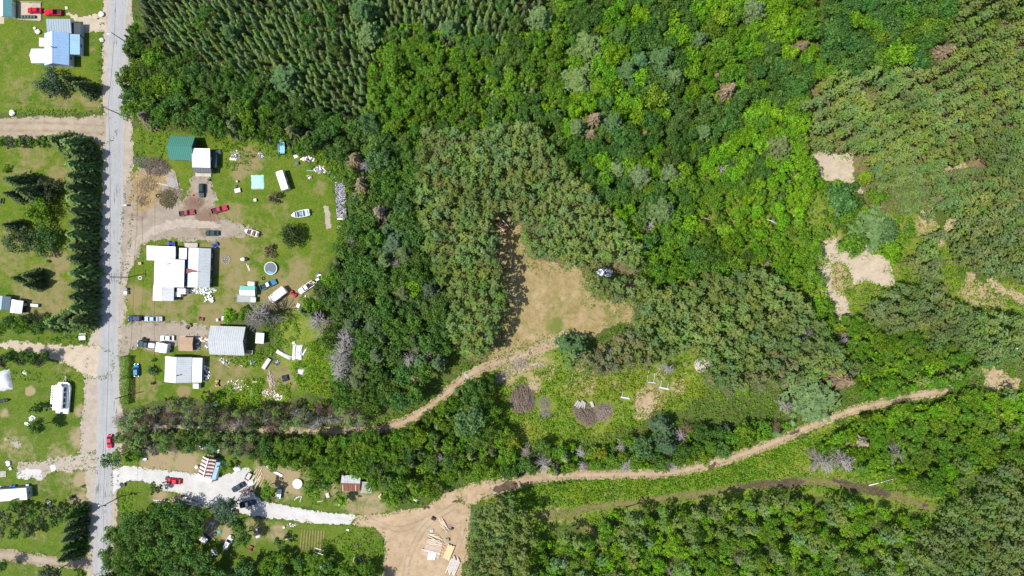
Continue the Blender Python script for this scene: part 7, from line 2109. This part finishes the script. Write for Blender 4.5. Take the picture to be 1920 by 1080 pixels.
# white hut and litter in the lower wood
h = house('play_hut', 'small white topped hut in the clearing of the lower wood', 'hut', 383, 1014, 0, -38)
vol(h, 381, 1012, 13, 13, 1.6, 2.1, 'shed', 'x', WHITE, (0.05, 0.05, 0.12), rib=0, over=.1, windows=False, door=-1)
for i, (px, py, dg) in enumerate([(395, 1000, 40), (401, 997, 38), (398, 1008, -50), (388, 990, 48)]):
    board(px, py, 2.6, .5, dg, (.55, .44, .36), 'tan board beside the white topped hut', 'board', 'tan boards beside the hut', z=.08 + .05 * i)
scrap(397, 983, 2.4, 1.2, .4, 22, [(.65, .55, .55), (.5, .3, .28), (.2, .2, .25)], '', seed=32); scrap(400, 1036, 2.4, 1.6, .4, 18, [(.5, .5, .52), (.2, .22, .26)], '', seed=33)
tarp(411, 997, 1.4, 1.1, .4, 0, (.1, .42, .36), 'small teal tarp by the white topped hut', seed=17)
scrap(483, 993, 1.6, 1.4, .5, 16, [(.06, .08, .2), (.65, .6, .6), (.4, .1, .12)], '', seed=34); tarp(484, 1006, 1.6, 1.0, .4, 20, (.7, .71, .74), 'white bundle under the dark trees by the garden', seed=18)
board(542, 1010, 2.4, .25, 12, BW, 'white board at the side of the garden plot')
# garden plot: ridges of soil
G_SOIL = ground_mat('garden_soil', (0.17, 0.15, 0.055), (0.21, 0.175, 0.075), (0.12, 0.14, 0.03), 0.3, 0.8, 2.4, 0.1)
for i in range(9):
    a = W(567 + i * 5.2, 992 + i * .3, 0); c = W(563 + i * 5.4, 1030 + i * .6 - (i > 5) * 3, 0)
    b = MB(); b.loft([[(p[0] - .33, p[1], .02), (p[0] - .15, p[1], .18), (p[0] + .15, p[1], .18), (p[0] + .33, p[1], .02)] for p in (a, a + (c - a) * .33, a + (c - a) * .66, c)])
    structure(b.build('garden_ridge', G_SOIL))
for px, py, l, dg, lab in ((599, 1030, 3.2, -18, 'white plank across the foot of the garden plot'), (597, 1037, 3.4, -20, 'second pale plank below the garden plot'), (624, 1040, 1.8, 2, 'short pale plank in the weeds right of nothing')):
    board(px, py, l, .28, dg, (.62, .63, .62), lab.replace('right of nothing', 'beside the garden plot'), z=.3)
for i, (px, py, l, dg) in enumerate([(664, 1046, 3.0, 76), (674, 1048, 3.4, -52), (682, 1052, 3.0, -70), (688, 1060, 3.4, -30), (680, 1066, 2.6, 20)]):
    board(px, py, l, .16, dg, (.5, .46, .42), 'bleached stick in the tangle of the weedy lower garden', 'pole', 'bleached sticks in the lower garden', z=.15 + .08 * i)
board(722, 1016, 2.8, .16, 68, (.7, .68, .62), 'white pole at the rim of the sandy yard', 'pole')
brush(669, 1022, 1.6, 1.6, .5, 0, (.2, .15, .12), 'small round brown brush heap in the rank grass', 60, (.5, 1.2), .04, seed=7)

# ------------------------------------------------------------------ saw yard on the sand
t = thing('saw_platform', 'pale plank platform of the saw yard on the sand', 'platform', W(812, 1028, .3), DEG(-14))
for i in range(11):
    MB().box((0, -2.6 + i * .52, .3), (5.6, .46, .09)).build('plank', M_WOODC, t, ((.5, .38, .3), (.46, .36, .29), (.54, .42, .34))[i % 3])
MB().box((-2.2, 0, .13), (.25, 5.6, .26)).build('bearer', M_WOODC, t, WOODG); MB().box((2.2, 0, .13), (.25, 5.6, .26)).build('bearer', M_WOODC, t, WOODG)
for i in range(8):
    board(812 + (i % 3) * 2.5, 1002 + i * 2.6, 3.4 + (i % 3) * .4, .22, -6 - (i * 7) % 24, (.72, .62, .46), 'pale yellow lath thrown across the saw platform', 'lath', 'pale laths on the saw platform', z=.42 + .05 * (i % 3))
board(808, 1033.5, 6.2, .5, -13, (.56, .5, .46), 'thick grey beam along the lower side of the saw platform', 'beam', z=.1, th=.3)
for i in range(3):
    crate(804.5 + i * 5, 1043, (.75, 2.5, .5), -8, (.6, .6, .6), 'whitish sheet stack below the saw platform', 'sheet_stack', 'sheet stack', (.68, .69, .7), 'whitish sheet stacks below the saw platform')
t = thing('lumber_stack', 'stack of fresh orange lumber beside the saw platform', 'lumber stack', W(841.5, 1035, .5), DEG(68))
for i in range(7):
    MB().box((0, -1.0 + i * .33, .5), (5.2 - .3 * (i % 3), .30, .5)).build('plank', M_WOODC, t, ((.72, .52, .30), (.75, .57, .36), (.68, .47, .26))[i % 3])
for x in (-1.8, 1.8):
    MB().box((x, 0, .12), (.2, 2.4, .22)).build('bearer', M_WOODC, t, WOODG)
t = thing('lumber_stack', 'stack of long grey white boards at the lower edge of the saw yard', 'lumber stack', W(850, 1061, .5), DEG(66))
for i in range(9):
    MB().box((.35 * ((i * 5) % 4) - .5, -1.5 + i * .37, .35 + .05 * (i % 3)), (5.4, .26, .55)).build('plank', M_WOODC, t, ((.66, .6, .54), (.58, .56, .58), (.7, .62, .52))[i % 3])
for x in (-1.8, 1.8):
    MB().box((x, 0, .06), (.2, 3.2, .12)).build('bearer', M_WOODC, t, WOODG)
for i in range(7):
    board(827 + i * 1.3, 978 + (i % 4) * 4, 4.0 - (i % 3) * .7, .22, -58 + (i % 4) * 5, (.70, .55, .38), 'yellowish slab in the heap at the head of the saw yard', 'slab_board', 'yellow slabs at the head of the saw yard', z=.1 + .07 * i)
brush(838, 990, 4.2, 3.0, .4, 20, (.45, .36, .3), 'chips and offcuts heap at the head of the saw yard', 120, (.4, 1.1), .05, seed=8)
for i in range(6):
    board(830 + (i % 2) * 2.4 - i * .8, 1018 + i * 5.2, 1.3, .26, -20 + i * 8, (.56, .34, .22), 'short brown block in the row between platform and orange lumber', 'wood_block', 'brown blocks in the saw yard', th=.2)
crate(812, 973, (1.3, .9, .8), -30, (.05, .04, .045), 'dark engine box at the head of the saw yard', 'engine_box', 'box'); barrel(847, 992, .4, .8, (.04, .04, .04), 'black drum at the head of the saw yard'); crate(839, 1013, (1.1, 1.1, .8), 10, (.2, .24, .22), 'greenish machine box above the orange lumber', 'engine_box', 'box'); tarp(810, 995, 1.4, 1.2, .4, 10, (.4, .45, .42), 'greyish plastic bundle above the saw platform', seed=19)

# ------------------------------------------------------------------ meadow with brush heaps and benches
brush(979, 749, 8.6, 8.6, 2.2, 0, (.24, .18, .155), 'largest round brush heap in the weedy meadow', 520, (1.5, 3.4), .07, align=95, seed=10)
brush(1021, 757, 3.6, 4.6, .7, 0, (.27, .22, .215), 'small brush heap beside the largest round one', 130, (.8, 2.0), .05, seed=11); brush(1023, 777, 3.8, 2.8, .6, 10, (.26, .22, .22), 'lowest small brush heap beside the largest round one', 100, (.8, 2.0), .05, seed=12)
brush(1098, 777, 8.6, 6.4, 1.6, -40, (.23, .175, .14), 'wide brush heap under pale slabs in the weedy meadow', 420, (1.2, 3.0), .07, align=0, seed=13)
brush(1130, 772, 6.4, 5.8, 1.5, 30, (.27, .21, .18), 'brush heap with whitened twigs beside the wide one', 320, (1.0, 2.6), .065, seed=14); brush(1135, 773, 4.6, 2.0, .9, 25, (.62, .6, .58), 'heap of whitish bark on the whitened brush heap', 80, (.6, 1.6), .06, align=10, seed=15)
for i in range(6):
    board(1081 + i * 3.0, 756 + (i % 3) * 2.2, 2.2, .5, 55 + i * 5, (.42, .39, .36), 'pale slab in the row on the wide brush heap', 'slab_board', 'pale slabs on the brush heap', z=.9, th=.1)
board(1110, 758, 2.0, 1.0, -70, (.42, .4, .38), 'single pale slab apart from the row on the brush heap', 'slab_board', z=.7)
brush(975, 682, 7.0, 4.0, .4, 10, (.44, .36, .31), 'flat scatter of pale branches below the bending track', 150, (1.0, 2.4), .05, align=75, seed=16); brush(945, 703, 5.6, 3.2, .35, 45, (.46, .39, .33), 'scatter of pale branches at the meadow corner by the track', 90, (.8, 2.0), .05, seed=17); brush(1010, 683, 4.4, 2.0, .3, 0, (.5, .42, .35), 'small pale branch scatter next to the meadow path', 60, (.6, 1.6), .05, seed=18)
for px, py, L1, L2, wl, dg, lab in ((1220, 717, 3.8, 3.2, 3.4, -6, 'pair of poles on a cross beam at the upper meadow'), (1245, 728, 2.4, 1.8, 3.6, -12, 'plank bench with two back poles in the meadow'), (1172, 746, 2.2, 1.0, 3.2, -10, 'low bench frame of pale poles in the meadow')):
    t = thing('plank_bench', lab, 'bench', W(px, py, .4), DEG(dg))
    MB().box((0, 0, .45), (wl, .55 if L1 < 3.5 else .3, .1)).build('seat', M_WOODC, t, (.52, .52, .54))
    MB().tube((-wl * .36, 0, .5), (-wl * .36 + .1, L1, .5), .08, .06, 6).build('pole', M_WOODC, t, (.66, .64, .6)); MB().tube((wl * .3, 0, .5), (wl * .3 + .1, L2, .5), .08, .06, 6).build('pole', M_WOODC, t, (.66, .64, .6))
    for x in (-wl * .4, wl * .4):
        MB().box((x, 0, .2), (.16, .4, .4)).build('leg', M_WOODC, t, WOODG)
brush(1318, 682, 6.0, 4.4, .8, 30, (.68, .62, .57), 'heap of bleached branches at the pine wood edge', 260, (.8, 2.0), .065, seed=19)
for px, py in ((1284, 700), (1280, 712)):
    board(px, py, 2.6, .14, 25 if py < 705 else 10, (.6, .58, .52), 'thin bleached pole in the meadow near the bleached heap', 'pole', 'bleached poles near the heap')
scrap(1134, 511, 5.6, 2.6, 1.0, 90, [(.72, .74, .8), (.6, .64, .74), (.3, .34, .42)], '', seed=40, size=(.3, .9)); scrap(1090, 666, 2.6, 1.4, .6, 26, [(.66, .66, .7), (.5, .52, .56)], '', seed=41); scrap(1139, 657, 3.4, 1.4, .6, 30, [(.66, .66, .72), (.4, .42, .48)], '', seed=42)
board(874, 704, 3.2, .7, -48, (.36, .40, .38), 'grey plank culvert cover across the dirt track', 'culvert_cover', z=.05, th=.08)
crate(1526, 524, (1.2, 1.0, 1.2), 30, (.72, .73, .74), 'single white box in the green thicket', 'storage_box', 'box')


def log(px, py, l, r0, dg, color, label, bend=.03, name='fallen_log', twigs=3, group=None, z=.25):
    r_ = np.random.default_rng(int(px)); b = MB(); k = 6; prev = None
    for i in range(k + 1):
        t_ = i / k; p = A([(t_ - .5) * l, bend * l * math.sin(PI * t_), r0 + .12 * math.sin(t_ * 5)])
        if prev is not None:
            b.tube(prev, p, r0 * (1.1 - .65 * (i - 1) / k), r0 * (1.1 - .65 * i / k), 7, cap=(i in (1, k)))
            if i > 2:
                for j in range(twigs):
                    d = unit(A([1.0, r_.normal() * .9, abs(r_.normal()) * .5])); b.tube(p, p + d * l * r_.uniform(.08, .22), r0 * .3, r0 * .1, 4, cap=False)
        prev = p
    xy = W(px, py, z)
    o = b.build(name, M_GREYWOOD, None, color, (float(xy[0]), float(xy[1]), z)); o.rotation_euler = (0, 0, DEG(dg))
    return tag(o, label, 'log', group)


log(1651, 904, 8.4, .22, 14, (.7, .7, .68), 'long straight white log beside the wet grassy track', .0, twigs=0, z=.4)
log(1297, 404, 6.0, .26, -14, (.68, .64, .6), 'curved white fallen trunk in the green wood', .16, 'dead_log', 2, z=1.6)
log(1316, 409, 5.4, .3, -10, (.4, .28, .2), 'brown fallen trunk joined to the curved white one', .05, 'dead_log', 1, z=1.3)
log(1197, 468, 5.2, .16, 24, (.72, .7, .68), 'white bare fallen branch at the pine plantation edge', .06, 'dead_branch', 5, z=9.5)
log(1445, 415, 3.6, .14, -20, (.72, .72, .7), 'small white dead branch in the bright thicket', .05, 'dead_branch', 4, z=3.5); log(1427, 394, 2.4, .12, 30, (.66, .66, .66), 'tiny white dead branch above the small white one', .05, 'dead_branch', 5, z=3.4)
log(1810, 414, 6.4, .2, 12, (.4, .38, .35), 'grey leaning trunk over the pale side path', 0, 'dead_log', 0, z=2.0); log(1826, 429, 6.0, .2, 7, (.4, .38, .35), 'second grey leaning trunk below the first at the side path', 0, 'dead_log', 0, z=2.0)
log(1884, 294, 7.0, .2, 18, (.25, .23, .21), 'grey uprooted trunk above the pine strip', .02, 'dead_log', 4, z=3.0); log(1905, 655, 6.0, .18, -6, (.72, .72, .74), 'white dead trunk by the far dark trees', .05, 'dead_log', 4, z=4.0); log(1778, 722, 3.6, .14, -35, (.6, .6, .58), 'bleached branch at the far end of the dirt track', .05, 'dead_branch', 5, z=1.0)
log(1600, 648, 5.0, .14, 30, (.5, .46, .42), 'grey fallen branch in the bright thicket near the dry hollow', .05, 'dead_branch', 5, z=1.2)
log(1690, 151, 9.0, .16, 25, (.36, .33, .3), 'grey fallen trunk at the rim of the leaning pine plantation', .05, 'dead_log', 4, z=3.0)

# ------------------------------------------------------------------ west of the road
tarp(2, 714, 6.6, 7.0, 1.1, 10, (.5, .515, .53), 'big crumpled white tarp heap at the edge of the weedy grass', seed=20)
tarp(47, 699, 1.6, 1.2, .2, -30, (.72, .66, .62), 'small pale cloth on the grass between tarp and houseboat', seed=21)
scrap(59, 785, 2.0, 1.8, .5, 24, [(.72, .73, .76), (.6, .62, .66), (.3, .3, .32)], '', seed=50); scrap(50, 795, 1.8, 1.2, .4, 18, [(.7, .7, .7), (.6, .55, .5)], '', seed=51)
scrap(14, 869, 1.6, 1.6, .4, 10, [(.74, .74, .76)], '', seed=52); crate(14.5, 869, (1.2, 1.5, .6), 5, (.7, .7, .72), 'white box on the grass beside the slatted pallet', 'storage_box', 'box'); crate(19, 879, (.8, .9, .5), 30, (.7, .68, .6), 'smaller white box next to the slatted pallet', 'storage_box', 'box')
t = thing('pallet', 'slatted pallet on the grass at the photo edge', 'pallet', W(4, 889, .1), 0.05)
for i in range(6):
    MB().box((-1.1 + i * .44, 0, .16), (.3, 2.0, .05)).build('slat', M_WOODC, t, (.52, .5, .46))
for y in (-.8, 0, .8):
    MB().box((0, y, .07), (2.5, .12, .13)).build('bearer', M_WOODC, t, WOODG)
structure(MB().prism([tuple(W(94.5, 873, 0)), tuple(W(103, 872, 0)), tuple(W(106, 880, 0)), tuple(W(97, 885, 0))], 0.03, 0.09).build('concrete_pad', plain_mat('pale_concrete', (.6, .6, .58), .85, .2, var=.1)))
barrel(20, 913, .5, .9, (.04, .11, .42), 'blue drum behind the long white mobile home, of the pair', 'blue_drum', 'blue drums behind the mobile home'); barrel(26, 912.5, .5, .9, (.04, .11, .42), 'blue drum behind the long white mobile home, of the pair', 'blue_drum', 'blue drums behind the mobile home')
crate(51, 911, (1.0, 1.0, .9), 0, (.05, .13, .3), 'blue box with pale lid at the corner of the mobile home', 'storage_box', 'box', (.5, .62, .7)); scrap(9, 915, 4.2, 1.2, .5, 30, [(.65, .66, .68), (.1, .12, .16), (.4, .42, .45)], '', seed=53)
xy = W(92, 942, .2); tag(MB().blob((0, 0, .35), .7, 9, 6, .25, .6, 3).build('boulder', M_PLASTIC, None, (.62, .6, .56), (*map(float, xy), 0)), 'pale boulder between spruce belt and mobile home', 'boulder')
t = thing('garden_bench', 'dark bench on the lawn at the photo edge', 'bench', W(5, 377, .4), 1.4)
MB().box((0, 0, .45), (1.8, .5, .07)).build('seat', M_WOODC, t, (.1, .12, .1)); MB().box((0, .27, .75), (1.8, .07, .5)).build('backrest', M_WOODC, t, (.1, .12, .1))
for x in (-.8, .8):
    MB().box((x, 0, .21), (.08, .45, .42)).build('leg', M_DARK, t)
crate(64, 572.5, (2.6, 1.0, 1.0), -4, (.3, .36, .34), 'pale green tank behind the small white roofed shed', 'storage_tank', 'tank', (.5, .58, .54))
# ================================================================== camera, sky, sun
cam = bpy.data.cameras.new('camera')
cam.sensor_width = 36.0
cam.lens = 18.0 * H / (960 * S)
cam.clip_start = 1.0; cam.clip_end = 20000
co_ = bpy.data.objects.new('camera', cam); col.objects.link(co_)
co_.location = (0, 0, H); co_.rotation_euler = (0, 0, 0)
scene.camera = co_

EL = math.radians(59.5)
dirx, diry = 0.975, 0.22                       # where shadows point on the ground
sun = bpy.data.lights.new('sun', 'SUN'); sun.energy = 4.6; sun.angle = math.radians(0.53); sun.color = (1.0, 0.955, 0.88)
so = bpy.data.objects.new('sun', sun); col.objects.link(so)
so.rotation_euler = Vector((dirx * math.cos(EL), diry * math.cos(EL), -math.sin(EL))).to_track_quat('-Z', 'Y').to_euler()
so.location = (-100, -25, 200)
wd = bpy.data.worlds.new('World'); scene.world = wd; wd.use_nodes = True
nt = wd.node_tree
bg = nt.nodes['Background']
sky = nt.nodes.new('ShaderNodeTexSky'); sky.sky_type = 'NISHITA'; sky.sun_disc = False
sky.sun_elevation = EL; sky.sun_rotation = math.atan2(-dirx, -diry)
nt.links.new(sky.outputs[0], bg.inputs[0]); bg.inputs[1].default_value = 0.13
scene.view_settings.view_transform = 'Standard'; scene.view_settings.look = 'None'; scene.view_settings.gamma = 1.0
scene.view_settings.exposure = 0.42
scene.cycles.max_bounces = 5; scene.cycles.diffuse_bounces = 3; scene.cycles.glossy_bounces = 2; scene.cycles.transmission_bounces = 3; scene.cycles.transparent_max_bounces = 4
